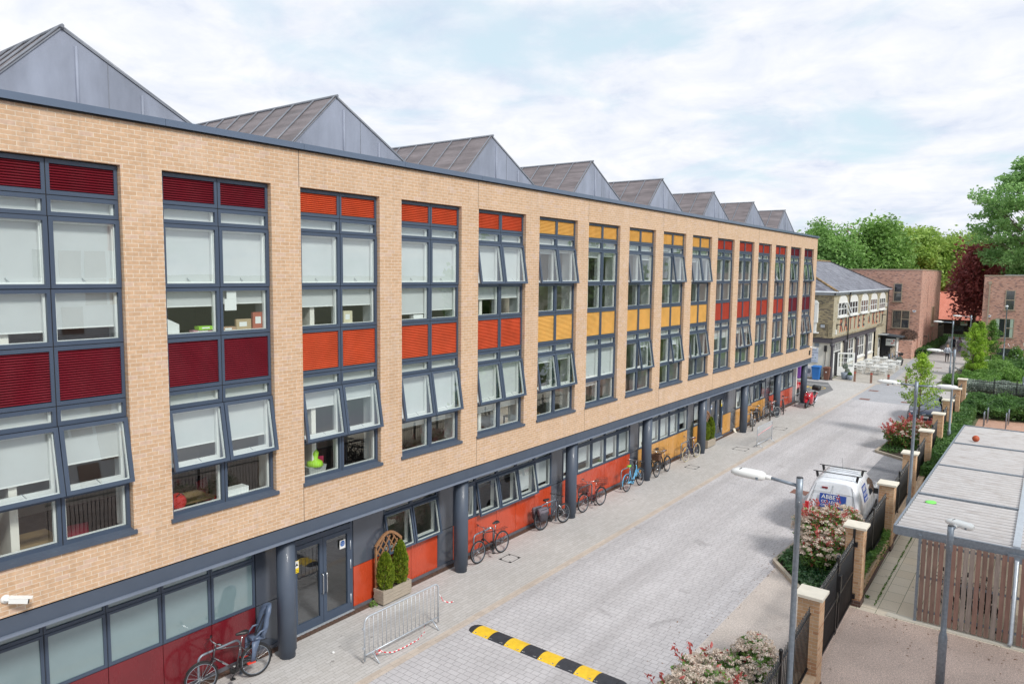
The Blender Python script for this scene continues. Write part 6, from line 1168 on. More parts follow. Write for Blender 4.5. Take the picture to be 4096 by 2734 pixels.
def thingbox(name, label, cat, x0, x1, y0, y1, z0, z1, mt, rot=0):
    b = MB(); b.box(x0, x1, y0, y1, z0, z1-.004); b.box(x0+.004, x1-.004, y0+.004, y1-.004, z1-.004, z1); b.box(x1, x1+.002, y0+(y1-y0)*.2, y0+(y1-y0)*.7, z0+(z1-z0)*.35, z0+(z1-z0)*.75, 1); return tag(b.build(name, [mt, M_WHITEP], loc=((x0+x1)/2, (y0+y1)/2, z0)), label, cat)
ZS = 7.405; XS0 = FX-.30
b = MB(); b.prism([(0, 0), (.26, 0), (.26, .19), (.0, .32)], -13.38, -13.20, 'x'); b.v = [(x, y+6.88, z+ZS) for x, y, z in b.v]; tag(b.build('magazine_file', M_WHITEP, loc=(-13.3, 7, ZS)), 'white magazine file standing in the left light of the second upper window', 'file holder')
thingbox('ring_binder', 'lime green ring binder lying in the second upper window', 'binder', -13.34, -13.18, 7.52, 7.84, ZS+.06, ZS+.13, flat('lime_card', (.30, .60, .04), .5, 0, 0)); thingbox('paper_stack', 'stack of papers under the lime binder', 'papers', -13.36, -13.20, 7.42, 7.84, ZS, ZS+.055, flat('pink_card', (.5, .25, .3), .8, 0, .2))
thingbox('folder', 'terracotta folder standing at the right of the second upper window', 'folder', -13.26, -13.20, 8.72, 8.98, ZS, ZS+.36, flat('terracotta_card', (.42, .12, .08), .8, 0, .05)); thingbox('folder', 'buff folder leaning in the second upper window', 'folder', -13.30, -13.24, 8.36, 8.70, ZS, ZS+.23, flat('buff_card', (.48, .36, .22), .8, 0, .05))
thingbox('box_of_tea', 'small patterned box with papers on top in the second upper window', 'box', -13.34, -13.20, 8.02, 8.32, ZS, ZS+.09, flat('tan_card', (.45, .28, .18), .7, 0, .4, 30)); 
b = MB(); b.box(XF-.045, XF-.043, 8.02, 8.28, 7.83, 8.06); b.box(XF-.045, XF-.043, 8.07, 8.28, 8.062, 8.22); tag(b.build('paper_notice', M_WHITEP, loc=(XF-.04, 8.1, 7.9)), 'two white sheets taped inside the second upper window', 'notice')
thingbox('folder', 'cream box file in the right light of the third upper window', 'folder', -13.30, -13.20, 11.10, 11.36, ZS, ZS+.30, flat('cream_card', (.62, .56, .40), .8, 0, .05)); thingbox('card_box', 'white box on papers in the fourth upper window', 'box', -13.36, -13.20, 13.40, 13.75, ZS, ZS+.12, M_WHITEP)
thingbox('filing_box', 'white open filing box in the second lower window', 'box', -13.40, -13.16, 8.02, 8.50, 3.99, 4.17, M_WHITEP); 
t = thing('rucksack', 'red rucksack in the left corner of the second lower window', 'bag', (-13.32, 7.05, 3.99)); m = MB(); m.ball((-13.32, 7.05, 4.15), .17, 10, 0, 1.05); m.build('bag_body', flat('red_nylon', (.45, .02, .02), .8, 0, .15, 9), t); m = MB(); m.tube([(-13.2, 6.98, 4.3), (-13.18, 7.05, 4.36), (-13.2, 7.12, 4.3)], .01, 6); m.build('strap', M_DARK, t)
t = thing('storage_crate', 'clear crate with lime green bag in the third lower window', 'crate', (-13.32, 10.3, 3.99)); m = MB(); m.loft([[(-13.42, 10.08, 3.99), (-13.2, 10.08, 3.99), (-13.2, 10.5, 3.99), (-13.42, 10.5, 3.99)], [(-13.44, 10.05, 4.2), (-13.18, 10.05, 4.2), (-13.18, 10.54, 4.2), (-13.44, 10.54, 4.2)]], sm=False); m.build('crate_body', flat('clear_grey_plastic', (.35, .36, .35), .4, 0, .1, 8), t); m = MB(); m.lathe([(.20, 0), (.17, .1), (.07, .16), (.10, .3), (.02, .42)], (-13.31, 10.3, 4.19), 12); m.build('bag', flat('lime_bag', (.38, .70, .03), .6, 0, .15, 8), t)
# ------------------------------------------------------------------ old corner building (cafe)
OX, OY0, OY1, OE = -14.57, 64.13, 88.3, 7.35
ob = thing('corner_building', 'two storey sooty stock brick building with arched windows, painted lettering and slate roof', 'building', (-20, 76, 0)); XL = -26.5
wz = [(65.63, 68.9), (69.85, 73.2), (74.58, 77.8), (79.0, 82.3), (83.5, 86.8)]
b = MB()
def holewall(b, X, y0, y1, z0, z1, holes, m=0, depth=.18, mr=None):
    """wall in the plane x=X with rectangular holes (ya,yb,za,zb), plus reveals"""
    ysx = sorted({y0, y1, *[h[0] for h in holes], *[h[1] for h in holes]}); zsx = sorted({z0, z1, *[h[2] for h in holes], *[h[3] for h in holes]})
    for ya, yb in zip(ysx, ysx[1:]):
        for za, zb in zip(zsx, zsx[1:]):
            cy, cz = (ya+yb)/2, (za+zb)/2
            if not any(h[0] < cy < h[1] and h[2] < cz < h[3] for h in holes): b.quad((X, ya, za), (X, yb, za), (X, yb, zb), (X, ya, zb), m)
    for ya, yb, za, zb in holes:
        b.quad((X, ya, zb), (X, yb, zb), (X-depth, yb, zb), (X-depth, ya, zb), m); b.quad((X, ya, za), (X-depth, ya, za), (X-depth, yb, za), (X, yb, za), m); b.quad((X, ya, za), (X, ya, zb), (X-depth, ya, zb), (X-depth, ya, za), m); b.quad((X, yb, za), (X-depth, yb, za), (X-depth, yb, zb), (X, yb, zb), m)
cw = []
for a, c in wz: cw.append((a, c, 5.28, 6.98))
holewall(b, OX, OY0, OY1, 3.55, OE, [], 0)
b.quad((OX, 82.6, 0), (OX, OY1, 0), (OX, OY1, 3.55), (OX, 82.6, 3.55)); b.build('brick_front', M_STOCKC, ob)
b = MB(); b.quad((XL, OY0, 3.5), (OX, OY0, 3.5), (OX, OY0, OE), (XL, OY0, OE)); b.quad((XL, OY1, 0), (XL, OY1, OE), (OX, OY1, OE), (OX, OY1, 0)); b.quad((XL, OY0, 0), (XL, OY0, OE), (XL, OY1, OE), (XL, OY1, 0)); b.build('brick_side', M_STOCK, ob)
b = MB(); b.box(OX-.05, OX+.08, OY0-.07, 86.5, 3.48, 3.60); b.box(XL, OX-.05, OY0-.07, OY0+.02, 3.48, 3.60); b.build('brick_ledge', M_STOCK, ob)
MST = flat('grey_painted_iron', (.085, .08, .095), .5, 0, .1, 4)
b = MB(); b.box(OX-.10, OX+.03, OY0-.02, 82.5, 3.06, 3.47); b.box(XL, OX-.10, OY0-.03, OY0+.02, 3.06, 3.47); b.box(OX-.1, OX+.09, OY0-.02, 82.5, 3.40, 3.455); b.box(OX-.1, OX+.09, OY0-.02, 82.5, 3.05, 3.10); b.build('iron_beam', MST, ob)
for y in (64.25, 68.9, 73.6, 78.3): m = MB(); m.lathe([(.16, 0), (.13, .1), (.12, 2.75), (.18, 2.85), (.18, 3.04)], (OX+.02, y, 0), 16); m.build('iron_column', MST, ob)
# cream ground floor, glazing behind the columns
b = MB(); b.quad((XL, OY0+.10, 0), (OX-.16, OY0+.10, 0), (OX-.16, OY0+.10, 3.06), (XL, OY0+.10, 3.06)); 
holewall(b, OX-.16, OY0+.10, 82.6, 0, 3.06, [(65.1, 68.2, .0, 2.9), (69.3, 73.2, 1.0, 2.95), (74.0, 77.9, 1.0, 2.95), (78.7, 81.9, 1.0, 2.95)]); b.build('cream_wall', M_CREAM, ob)
def casement(par, X, ya, yb, za, zb, nx, nz, w=.055, mt=M_WHITEP, gl=M_DKGL, nm='window', sill=True):
    f = MB(); f.box(X-.06, X, ya, ya+w, za, zb); f.box(X-.06, X, yb-w, yb, za, zb); f.box(X-.06, X, ya+w, yb-w, za, za+w); f.box(X-.06, X, ya+w, yb-w, zb-w, zb)
    for i in range(1, nx): y = ya+(yb-ya)*i/nx; f.box(X-.055, X-.004, y-w*.6, y+w*.6, za+w, zb-w)
    for i in range(1, nz): z = za+(zb-za)*i/nz; f.box(X-.05, X-.008, ya+w, yb-w, z-w*.35, z+w*.35)
    W = f.build(nm, mt, par); q = MB(); q.quad((X-.04, ya, za), (X-.04, yb, za), (X-.04, yb, zb), (X-.04, ya, zb)); q.build('pane', gl, W)
    if sill: s = MB(); s.box(X-.08, X+.14, ya-.12, yb+.12, za-.14, za-.005); s.build('sill', M_WHITEP, W)
    return W
for k, (a, c) in enumerate(wz):
    W = casement(ob, OX+.05, a, c, 5.25, 6.45, 3, 2, .09); cy = (a+c)/2; r = (c-a)/2; m = MB(); hh = .58
    m.prism([(a+.0, 6.45)]+[(cy-r*math.cos(math.pi*q/14), 6.45+hh*math.sin(math.pi*q/14)) for q in range(15)]+[(c, 6.45)], OX-.05, OX+.045, 'x'); m.build('arch_infill', M_WHITEP, W)
    m = MB(); m.tube([(OX+.03, cy-(r+.2)*math.cos(math.pi*q/14), 6.40+(hh+.22)*math.sin(math.pi*q/14)) for q in range(15)], .07, 4); m.build('brick_arch', M_STOCKC, W)
    if k == 0: m = MB(); m.bar((OX+.1, 68.7, 6.38), (OX+.55, 68.7, 5.35), .07, .07); m.bar((OX+.1, 67.7, 6.38), (OX+.55, 67.7, 5.35), .07, .07); m.bar((OX+.1, 67.7, 6.38), (OX+.1, 68.7, 6.38), .07, .07); m.bar((OX+.55, 67.7, 5.35), (OX+.55, 68.7, 5.35), .07, .07); o = m.build('open_light', M_WHITEP, W)
for a, c, z0 in ((69.3, 73.2, 1.0), (74.0, 77.9, 1.0), (78.7, 81.9, 1.0)): casement(ob, OX-.16, a, c, z0, 2.95, 4, 2, .08)
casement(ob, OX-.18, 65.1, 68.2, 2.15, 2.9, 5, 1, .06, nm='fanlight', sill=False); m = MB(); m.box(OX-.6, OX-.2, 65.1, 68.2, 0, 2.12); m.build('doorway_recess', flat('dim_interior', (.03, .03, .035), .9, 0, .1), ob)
m = MB(); m.box(OX-.2, OX-.14, 65.12, 65.9, .05, 2.1); m.build('door', M_WHITEP, ob)
# open glazed door standing out
m = MB(); A_ = Vector((OX-.1, 66.9, 0)); Bd = Vector((-13.35, 67.6, 0)); dz_ = (Bd-A_).normalized()
for u0, u1, z0, z1 in ((0, .12, .04, 2.08), (1.28, 1.40, .04, 2.08), (.12, 1.28, 1.96, 2.08), (.12, 1.28, .04, .85), (.48, .52, .85, 1.96), (.88, .92, .85, 1.96), (.12, 1.28, 1.2, 1.24), (.12, 1.28, 1.58, 1.62)):
    p, q = A_+dz_*u0, A_+dz_*u1; m.bar(p+Vector((0, 0, (z0+z1)/2)), q+Vector((0, 0, (z0+z1)/2)), .05, z1-z0)
D_ = m.build('door', M_WHITEP, ob); m = MB(); p, q = A_+dz_*.12, A_+dz_*1.28; m.quad(p+Vector((0, 0, .85)), q+Vector((0, 0, .85)), q+Vector((0, 0, 1.96)), p+Vector((0, 0, 1.96))); m.build('pane', M_GLASS, D_)
# bay on the side wall, vent, cables, light, downpipes
m = MB(); m.box(-16.8, -15.75, OY0-.35, OY0, 4.75, 6.35); m.prism([(-16.85, 6.35), (-15.70, 6.35), (-15.9, 6.62), (-16.85, 6.75)], OY0-.38, OY0, 'y'); m.box(-16.8, -15.85, OY0-.28, OY0, 3.95, 4.75); m.box(-16.9, -15.65, OY0-.36, OY0, 3.85, 3.95); m.build('oriel_bay', M_WHITEP, ob)
m = MB(); m.box(-16.65, -16.0, OY0-.36, OY0-.34, 4.95, 5.55); m.box(-16.65, -16.0, OY0-.36, OY0-.34, 5.6, 6.2); m.build('bay_pane', M_DKGL, ob)
m = MB(); m.box(-15.95, -15.6, OY0+.03, OY0+.10, 2.72, 3.0); m.build('air_vent', M_GALV, ob); m = MB(); m.box(-15.15, -14.95, OY0-.06, OY0+.10, 2.35, 2.85); m.tube([(-15.05, OY0+.07, 2.35), (-15.05, OY0+.07, .8)], .02, 6); m.build('wall_speaker', M_PLAST, ob); m = MB(); m.box(-15.08, -15.0, OY0+.02, OY0+.1, .35, 1.2); m.build('conduit_box', M_GALVL, ob)
m = MB(); m.box(-15.5, -15.2, OY0-.14, OY0, 4.35, 4.62); m.box(-15.52, -15.18, OY0-.16, OY0, 4.62, 4.66, 1); m.tube([(-15.2, OY0-.03, 4.62), (-14.95, OY0-.03, 4.62), (-14.95, OY0-.03, 3.6)], .015, 6, 1); m.build('floodlight', [M_GALVL, M_PLAST], ob)
def dpipe(x, y, z0, z1, par, mt=M_PLAST, r=.055): m = MB(); m.tube([(x, y, z0), (x, y, z1)], r, 8); m.box(x-.1, x+.1, y-.1, y+.1, z1-.05, z1+.12); m.build('downpipe', mt, par)
dpipe(OX+.12, 69.3, .1, 7.2, ob); dpipe(OX+.10, 88.1, .1, 7.2, ob)
m = MB(); ov = .32
m.tube([(OX+ov, OY0-ov, OE-.02), (OX+ov, OY1+.1, OE-.02)], .075, 8); m.tube([(XL, OY0-ov, OE-.02), (OX+ov, OY0-ov, OE-.02)], .075, 8); m.box(OX+.01, OX+.10, OY0-.1, OY1, OE-.28, OE-.06); m.box(XL, OX+.1, OY0-.10, OY0-.01, OE-.28, OE-.06); m.build('gutter', flat('grey_white_gutter', (.50, .54, .60), .5, 0, .1, 3), ob)
# hipped slate roof
m = MB(); ax = -20.5; az = 10.25; A1 = (XL, OY0-ov, OE); B1 = (OX+ov, OY0-ov, OE); C1 = (OX+ov, OY1+.1, OE); D1_ = (XL, OY1+.1, OE); R1 = (ax, 70.6, az); R2 = (ax, 87.3, az)
m.poly([B1, C1, R2, R1]); m.poly([A1, B1, R1]); m.poly([D1_, A1, R1, R2]); m.poly([C1, D1_, R2]); m.build('slate_roof', M_SLATE, ob)
m = MB(); mh = flat('mossy_ridge_tile', (.30, .20, .10), .9, 0, .6, 3); m.tube([Vector(B1)+Vector((0, 0, .03)), Vector(R1)+Vector((0, 0, .04))], .10, 6); m.tube([Vector(R1)+Vector((0, 0, .04)), Vector(R2)+Vector((0, 0, .04))], .10, 6); m.tube([Vector(C1)+Vector((0, 0, .03)), Vector(R2)+Vector((0, 0, .03))], .07, 6, 1); m.build('ridge_tiles', [mh, M_PLAST], ob)
ML = flat('faded_black_lettering', (.05, .05, .055), .8, 0, .25, 6); MLO = flat('faded_orange_lettering', (.62, .22, .12), .8, 0, .2, 6)
xs = 66.55
for i, (ch, w) in enumerate((('R', 1.5), ('A', 1.9), ('T', 1.75), ('T', 1.75), ('E', 1.75), ('E', 2.6), ('&', 2.6), ('K', 1.6), ('E', 1.7), ('T', 1.6), ('T', 1.4))):
    hgt = .85 if ch == '&' else 1.55; y = xs+w*.42; xs += w
    for dx_, dy_, dz2, mt in ((.012, 0, 0, ML), (.004, -.17, -.09, MLO)): text_mesh(ch, hgt*1.12, mt, 'painted_letter', ob, (OX+dx_, y+dy_, 4.46+dz2), (R(90), 0, R(90)), .004, sx=1.0, font_off=.035)
m = MB(); m.box(OX, OX+.35, 65.3, 65.6, 4.55, 4.62); m.tube([(OX+.04, 65.45, 4.6), (OX+.04, 65.45, 3.95)], .03, 6); m.box(OX, OX+.35, 85.4, 85.7, 4.6, 4.67); m.tube([(OX+.04, 85.5, 4.6), (OX+.04, 85.5, 3.7), (OX+.04, 83, 3.62)], .025, 6); m.build('wall_lantern', M_PLAST, ob)
m = MB(); m.box(OX, OX+.1, 65.05, 65.25, 3.75, 4.15); m.box(OX, OX+.1, 78.4, 78.6, 5.5, 5.8); m.box(OX, OX+.1, 87.4, 87.6, 5.45, 5.85); m.build('white_wall_box', M_WHITEP, ob)
m = MB(); m.box(OX-.02, OX+.04, 84.2, 85.1, 0, 2.25); d_ = m.build('side_door', M_WHITEP, ob); m = MB(); m.box(OX+.04, OX+.045, 84.35, 84.95, 1.2, 2.0); m.build('pane', M_DKGL, d_); m = MB(); m.box(OX, OX+.8, 84.0, 85.6, 2.55, 2.6); m.build('door_canopy', M_GALVL, ob)
# cafe sign
sg = thing('wall_sign', 'pale blue cafe sign on the cream wall, partly hidden by the brick block', 'sign', (-16.1, OY0+.06, 2.0)); m = MB(); m.box(-16.75, -15.62, OY0+.03, OY0+.08, 1.38, 2.62); m.build('board', flat('pale_blue_board', (.55, .61, .72), .5, 0, .02), sg)
MSG = flat('sign_slate_lettering', (.20, .24, .33), .5, 0, 0)
for tx, sz, z in (('CAMBRIDGE', .155, 2.42), ('COOKERY SCHOOL', .125, 2.20), ('& CAFÉ', .15, 1.97), ('Entrance', .12, 1.75), ('cookeryschool.com', .10, 1.53)): text_mesh(tx, sz, MSG, 'lettering', sg, (-16.18, OY0+.022, z), (R(90), 0, 0), .003)
m = MB(); m.poly([(-15.86, OY0+.024, 1.71), (-15.76, OY0+.024, 1.755), (-15.86, OY0+.024, 1.80)]); m.build('arrow', flat('sign_green', (.05, .25, .08), .5, 0, 0), sg)
# ------------------------------------------------------------------ black shed with the acorn sign
st_ = thing('shed', 'black weatherboarded shed with white signboard at the end of the cafe terrace', 'shed', (-13.7, 85.9, 0)); MBK = flat('black_weatherboard', (.018, .019, .024), .7, 0, .15, 8)
m = MB()
for k in range(16): z = .12+k*.132; m.prism([(85.38, z), (85.355, z), (85.38, z+.132)], -14.45, -13.02, 'x')
m.box(-14.45, -13.02, 85.38, 86.9, .1, 2.3); m.build('boarded_wall', MBK, st_); m = MB(); m.box(-13.02, -12.95, 85.36, 86.9, 0, 2.25); m.build('white_side', M_WHITEP, st_)
m = MB(); m.prism([(-14.7, 2.42), (-12.45, 2.28), (-12.45, 2.38), (-14.7, 2.62)], 84.9, 87.1, 'y'); m.build('roof', flat('grey_felt_roof', (.055, .065, .08), .8, 0, .1, 3), st_)
m = MB(); m.box(-14.0, -13.08, 85.31, 85.335, 1.38, 2.12); S_ = m.build('sign_board', M_WHITEP, st_); MRS = flat('sign_red', (.6, .02, .03), .5, 0, 0); text_mesh('nec', .40, flat('sign_navy', (.03, .03, .08), .5, 0, 0), 'sign_lettering', S_, (-13.93, 85.30, 1.90), (R(90), 0, 0), .003, 'LEFT')
m = MB(); m.tube([(-13.24, 85.305, 1.93), (-13.24, 85.30, 1.93)], .085, 14); m.poly([(-13.55, 85.30, 1.60), (-13.45, 85.30, 1.70), (-13.38, 85.30, 1.67), (-13.25, 85.30, 1.74), (-13.17, 85.30, 1.72), (-13.28, 85.30, 1.66), (-13.33, 85.30, 1.60), (-13.45, 85.30, 1.58)]); m.build('sign_leaf', MRS, S_); text_mesh('Natural Energy Clinic', .055, MRS, 'sign_lettering', S_, (-13.93, 85.30, 1.45), (R(90), 0, 0), .002, 'LEFT') if False else None
fn = thing('garden_fence', 'short picket screen of weathered boards beside the black shed', 'fence', (-13.2, 83.9, 0)); m = MB()
for k in range(16): y = 82.9+k*.145; z = 1.25-.25*abs(k-8)/8+.02*(k % 2); m.box(-13.1, -13.06, y, y+.13, 0, z)
m.build('boards', M_WOODG, fn); m = MB(); [m.box(-13.14, -13.02, y, y+.12, 0, 1.35) for y in (82.85, 84.0, 85.1)]; m.build('post', M_WOODG, fn)
# ------------------------------------------------------------------ modern brick houses
def brick_house(label, x0, x1, y0, y1, H, wins, holes_side=(), cop=True, pos='house', gw=None):
    t = thing('brick_house', label, 'house', ((x0+x1)/2, y0, 0)); m = MB(); m.box(x0, x1, y0, y1, 0, H); m.build('brick_wall', M_REDB, t); m = MB(); m.box(x0-.04, x1+.04, y0-.04, y1+.04, H, H+.12); m.build('coping', M_TAUPE, t)
    for a, c, z0, z1, kind in wins:
        f = MB(); w = .075; y = y0-.004; f.box(a, a+w, y-.03, y+.0, z0, z1); f.box(c-w, c, y-.03, y, z0, z1); f.box(a+w, c-w, y-.03, y, z1-w, z1); f.box(a-.08, c+.08, y-.08, y, z0-.08, z0+.03)
        if kind in ('h', 'q'):
            zm = (z0+z1)/2; xm = a+w if kind == 'h' else a+(c-a)*.53; f.box(xm, c-w, y-.028, y, zm-.04, zm+.04)
        if kind in ('q', 'v'): xm = a+(c-a)*.53; f.box(xm-.05, xm+.04, y-.029, y, z0+.03, z1-w)
        W = f.build('window', M_TAUPE, t); q = MB(); q.box(a+w*.5, c-w*.5, y-.012, y, z0+.03, z1-w*.5); q.build('pane', M_DKGL, W)
        if kind in 'q' and gw: q = MB(); q.loft([[(a+w+k*.06, y-.014-.004*(k % 2), z) for k in range(6)] for z in (z0+.05, z1-w)], closed=False); q.loft([[(c-w-.30+k*.055, y-.014-.004*(k % 2), z) for k in range(6)] for z in (z0+.05, z1-w)], closed=False); q.build('curtain', flat('pale_green_curtain', (.42, .52, .42), .9, 0, .08, 8), W)
    return t
h1 = brick_house('square red brick house with flat roof beyond the black shed', -24, -11.60, 90, 106.6, 9.40, [(-14.3, -13.45, 5.94, 7.95, 'h'), (-14.28, -12.55, 3.02, 5.0, 'q'), (-13.6, -12.6, .6, 2.1, 'v')], gw=None)
m = MB(); X = -11.597
for y, z0, z1 in ((95.3, 5.25, 7.7), (95.6, 2.7, 4.6)): m.box(X-.01, X+.004, y, y+.12, z0, z1)
m.box(X-.01, X+.004, 95.0, 95.12, 8.5, 8.75); m.box(X-.01, X+.004, 97.5, 97.62, 8.5, 8.75); m.build('wall_slot', flat('shadow_brown', (.10, .04, .03), .9, 0, 0), h1)
f = MB(); f.box(X, X+.05, 99.3, 101.6, 2.9, 5.2); W = f.build('side_window', M_TAUPE, h1); q = MB(); q.box(X+.05, X+.055, 99.6, 101.4, 3.1, 5.1); q.build('pane', flat('bronze_screen', (.18, .12, .08), .5, 0, .1), W); f = MB(); f.box(X, X+.2, 99.1, 101.8, 2.75, 2.9); f.build('sill', M_TAUPE, W)
for y, z0, z1 in ((91.8, 1.1, 1.7), (97.8, .5, 2.0), (101.0, .6, 2.1)): f = MB(); f.box(X, X+.03, y, y+.35, z0, z1); W = f.build('side_window', M_TAUPE, h1); q = MB(); q.box(X+.03, X+.034, y+.06, y+.29, z0+.06, z1-.06); q.build('pane', M_DKGL, W)
m = MB(); m.box(X, X+.35, 94.0, 94.3, 1.9, 2.0); m.build('wall_lamp', M_PLAST, h1)
def alarm(x, y, z, label): b = MB(); b.prism([(x-.18, z+.12), (x+.18, z+.12), (x+.15, z-.05), (x+.05, z-.13), (x-.05, z-.13), (x-.15, z-.05)], y-.08, y, 'y'); b.box(x-.1, x+.1, y-.084, y-.08, z-.04, z+.05, 1); o = b.build('alarm_box', [M_WHITEP, flat('royal_blue_vinyl', (.012, .055, .30), .35, 0, .03)], loc=(x, y, z)); tag(o, label, 'alarm box')
alarm(-12.15, 89.99, 4.92, 'white alarm box on the red brick house beyond the black shed'); alarm(-5.35, 91.99, 4.62, 'white alarm box on the right hand red brick house')
# garden wall and planting at its foot
gwl = MB(); gwl.box(-12.95, -11.7, 86.4, 86.75, 0, 1.95); gwl.box(-12.05, -11.7, 86.75, 90, 0, 1.95); tag(gwl.build('garden_wall', M_REDB, loc=(-12.3, 86.6, 0)), 'red brick garden wall between the black shed and the brick house', 'wall')
m = MB(); m.box(-12.93, -12.90, 86.4, 88.5, 0, 1.9); tag(m.build('garden_gate', flat('dark_brown_boards', (.07, .03, .025), .8, 0, .2, 6), loc=(-12.9, 87, 0)), 'dark brown timber gate between shed and brick garden wall', 'gate')
tf = thing('screen_fence', 'tall dark vertical board screen at the far corner of the brick house', 'fence', (-11.9, 110, 0)); m = MB()
for k in range(26): m.box(-11.75, -11.70, 106.7+k*.28, 106.9+k*.28, 0, 2.3)
m.build('boards', flat('dark_green_brown_boards', (.10, .085, .06), .8, 0, .15, 5), tf)
h2 = brick_house('red brick house with taupe windows and downpipe at the right edge', -6.02, 12, 92, 104, 8.85, [(-4.06, -3.20, 5.35, 7.40, 'h'), (-4.80, -3.10, 2.42, 4.45, 'q'), (-4.55, -.5, .1, 1.35, 'v'), (.5, 1.4, 5.35, 7.40, 'h'), (4.5, 6.2, 2.42, 4.45, 'q'), (5, 5.9, 5.35, 7.4, 'h')], gw=True)
m = MB(); m.box(-5.55, -5.42, 91.90, 91.99, 0, 8.0); m.box(-5.64, -5.33, 91.86, 91.99, 8.0, 8.32); m.build('downpipe', M_TAUPE, h2); m = MB(); m.box(-4.3, -1.8, 92.2, 95, 8.97, 9.03); m.build('roof_light', M_GALV, h2)
m = MB(); m.box(-2.02, -1.55, 87.6, 88.0, 0, 2.0); m.box(-2.1, -1.47, 87.5, 88.1, 2.0, 2.25, 1); tag(m.build('gate_pillar', [M_REDB, M_STONE], loc=(-1.8, 87.8, 0)), 'brick gate pillar with white cap before the right hand house', 'pillar')
# long low building with the red roof
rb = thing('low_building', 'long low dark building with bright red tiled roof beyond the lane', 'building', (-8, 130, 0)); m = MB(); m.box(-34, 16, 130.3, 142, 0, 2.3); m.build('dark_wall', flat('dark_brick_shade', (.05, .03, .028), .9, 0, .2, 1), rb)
m = MB(); m.poly([(-35, 129.5, 2.2), (17, 129.5, 2.2), (17, 135.8, 6.25), (-35, 135.8, 6.25)]); m.poly([(-35, 142, 2.2), (-35, 135.8, 6.25), (17, 135.8, 6.25), (17, 142, 2.2)]); m.build('tiled_roof', M_PANTILE, rb); m = MB(); m.tube([(-35, 135.8, 6.3), (17, 135.8, 6.3)], .12, 6); m.box(-35, 17, 129.42, 129.5, 2.05, 2.2, 1); m.build('ridge', [M_PANTILE, M_DARK], rb)
for x in (-12.2, -9.4, -7.6, -15): m = MB(); m.box(x, x+1.5, 130.24, 130.3, .4, 2.0); m.build('window', M_DKGL, rb)
m = MB(); m.box(-11.2, -10.3, 130.18, 130.24, 1.35, 1.95); m.build('lit_panel_window', M_WHITEP, rb)
fnc = thing('park_fence', 'low dark bar fence along the verge in front of the red roofed building', 'fence', (-8, 124.2, 0)); m = MB()
for k in range(150): m.tube([(-30+k*.28, 124.2, .0), (-30+k*.28, 124.2, 1.05)], .022, 4)
m.build('bars', M_PLAST, fnc); m = MB(); m.box(-30, 12, 124.18, 124.22, .95, 1.0); m.box(-30, 12, 124.18, 124.22, .12, .17); m.build('rail', M_PLAST, fnc)
# ------------------------------------------------------------------ trees
def tree(label, base, H, cz, rad, mat, n, seed, leaf=.33, trunk=.28, clus=90, kind='tree', open_=.0, flatc=1.0, bark=None, group='trees behind the houses', lobes=None, top=1.0, cl_r=.16):
    rg = np.random.default_rng(seed); t = thing(kind, label, 'tree', base, 0, group); b = MB(); bx, by, bz = base
    rx, rz = rad; c = np.array([bx, by, cz]); ctr = []
    while len(ctr) < clus:
        p = rg.normal(size=3); p /= np.linalg.norm(p); rr = rg.uniform(.35, 1.0)**.6; z = p[2]*rr
        shape = 1-.30*max(0, z)**1.5*top; q = c+np.array([p[0]*rr*rx*shape, p[1]*rr*rx*shape, z*rz]); ctr.append(q)
    ctr = np.array(ctr); ctr[:, :2] += rg.normal(size=(clus, 2))*rx*.05
    P = [(bx, by, bz)]; K = 6
    for k in range(1, K+1): u = k/K; P.append((bx+math.sin(seed+u*3)*.25*u*trunk*2, by+math.cos(seed*2+u*3)*.25*u*trunk*2, bz+(cz+rz*.75-bz)*u))
    b.tube(P, [trunk*(1-.85*k/K) for k in range(K+1)], 8)
    for i in range(0, clus, 2):
        q = ctr[i]; u = min(.95, max(.25, (q[2]-bz)/(cz+rz-bz)*.75)); s0 = Vector(P[0]).lerp(Vector(P[-1]), u); e = Vector(q); mid = s0.lerp(e, .5)+Vector((0, 0, -.06*(e-s0).length)); b.tube([s0, mid, e], [trunk*.22, trunk*.12, trunk*.03], 4, cap=False)
    b.build('trunk', bark or M_BARK, t)
    cr = max(rx, rz)*cl_r; w = rg.uniform(.55, 1.4, clus); idx = rg.choice(clus, n, p=w/w.sum()); off = rg.normal(size=(n, 3))*np.array([cr, cr, cr*.62*flatc])*w[idx][:, None]
    off *= np.minimum(1, 2.1*cr/np.maximum(1e-6, np.linalg.norm(off, axis=1)))[:, None]
    leafcloud('crown', ctr[idx]+off, leaf, mat, t, rg, flat_=.25, aspect=.55); return t
TG = 'trees behind the houses'
LB = leaf_mat('birch_leaf', (.055, .12, .03), (.20, .32, .10), scale=.5, k=2.0); LM = leaf_mat('maple_leaf', (.05, .11, .025), (.18, .29, .075), scale=.45, k=2.0); LW = leaf_mat('olive_leaf', (.07, .12, .025), (.23, .29, .08), scale=.4, k=2.0); LG = leaf_mat('bright_spring_leaf', (.09, .16, .03), (.26, .34, .085), scale=.5, k=2.0); LD = leaf_mat('deep_green_leaf', (.025, .08, .018), (.09, .20, .045), scale=.5); LH = leaf_mat('horse_chestnut_leaf', (.07, .15, .045), (.24, .38, .14), scale=.5, k=1.8)
tree('small round tree top peeping over the far end of the saw-tooth roofs', (-38, 128, 0), 14, 12, (2.6, 4.2), LB, 3500, 11, .25, clus=40)
tree('tall birch with drooping sprays just right of the brick block', (-31.3, 124, 0), 17, 10.5, (3.3, 6.4), LB, 13000, 12, .26, bark=M_BIRCHB, clus=110, flatc=1.8, open_=.3)
tree('rounded pale birch with white stems behind the slate roof', (-27.0, 121, 0), 15, 9.5, (3.4, 5.9), LB, 12000, 13, .26, bark=M_BIRCHB, clus=110, flatc=1.8)
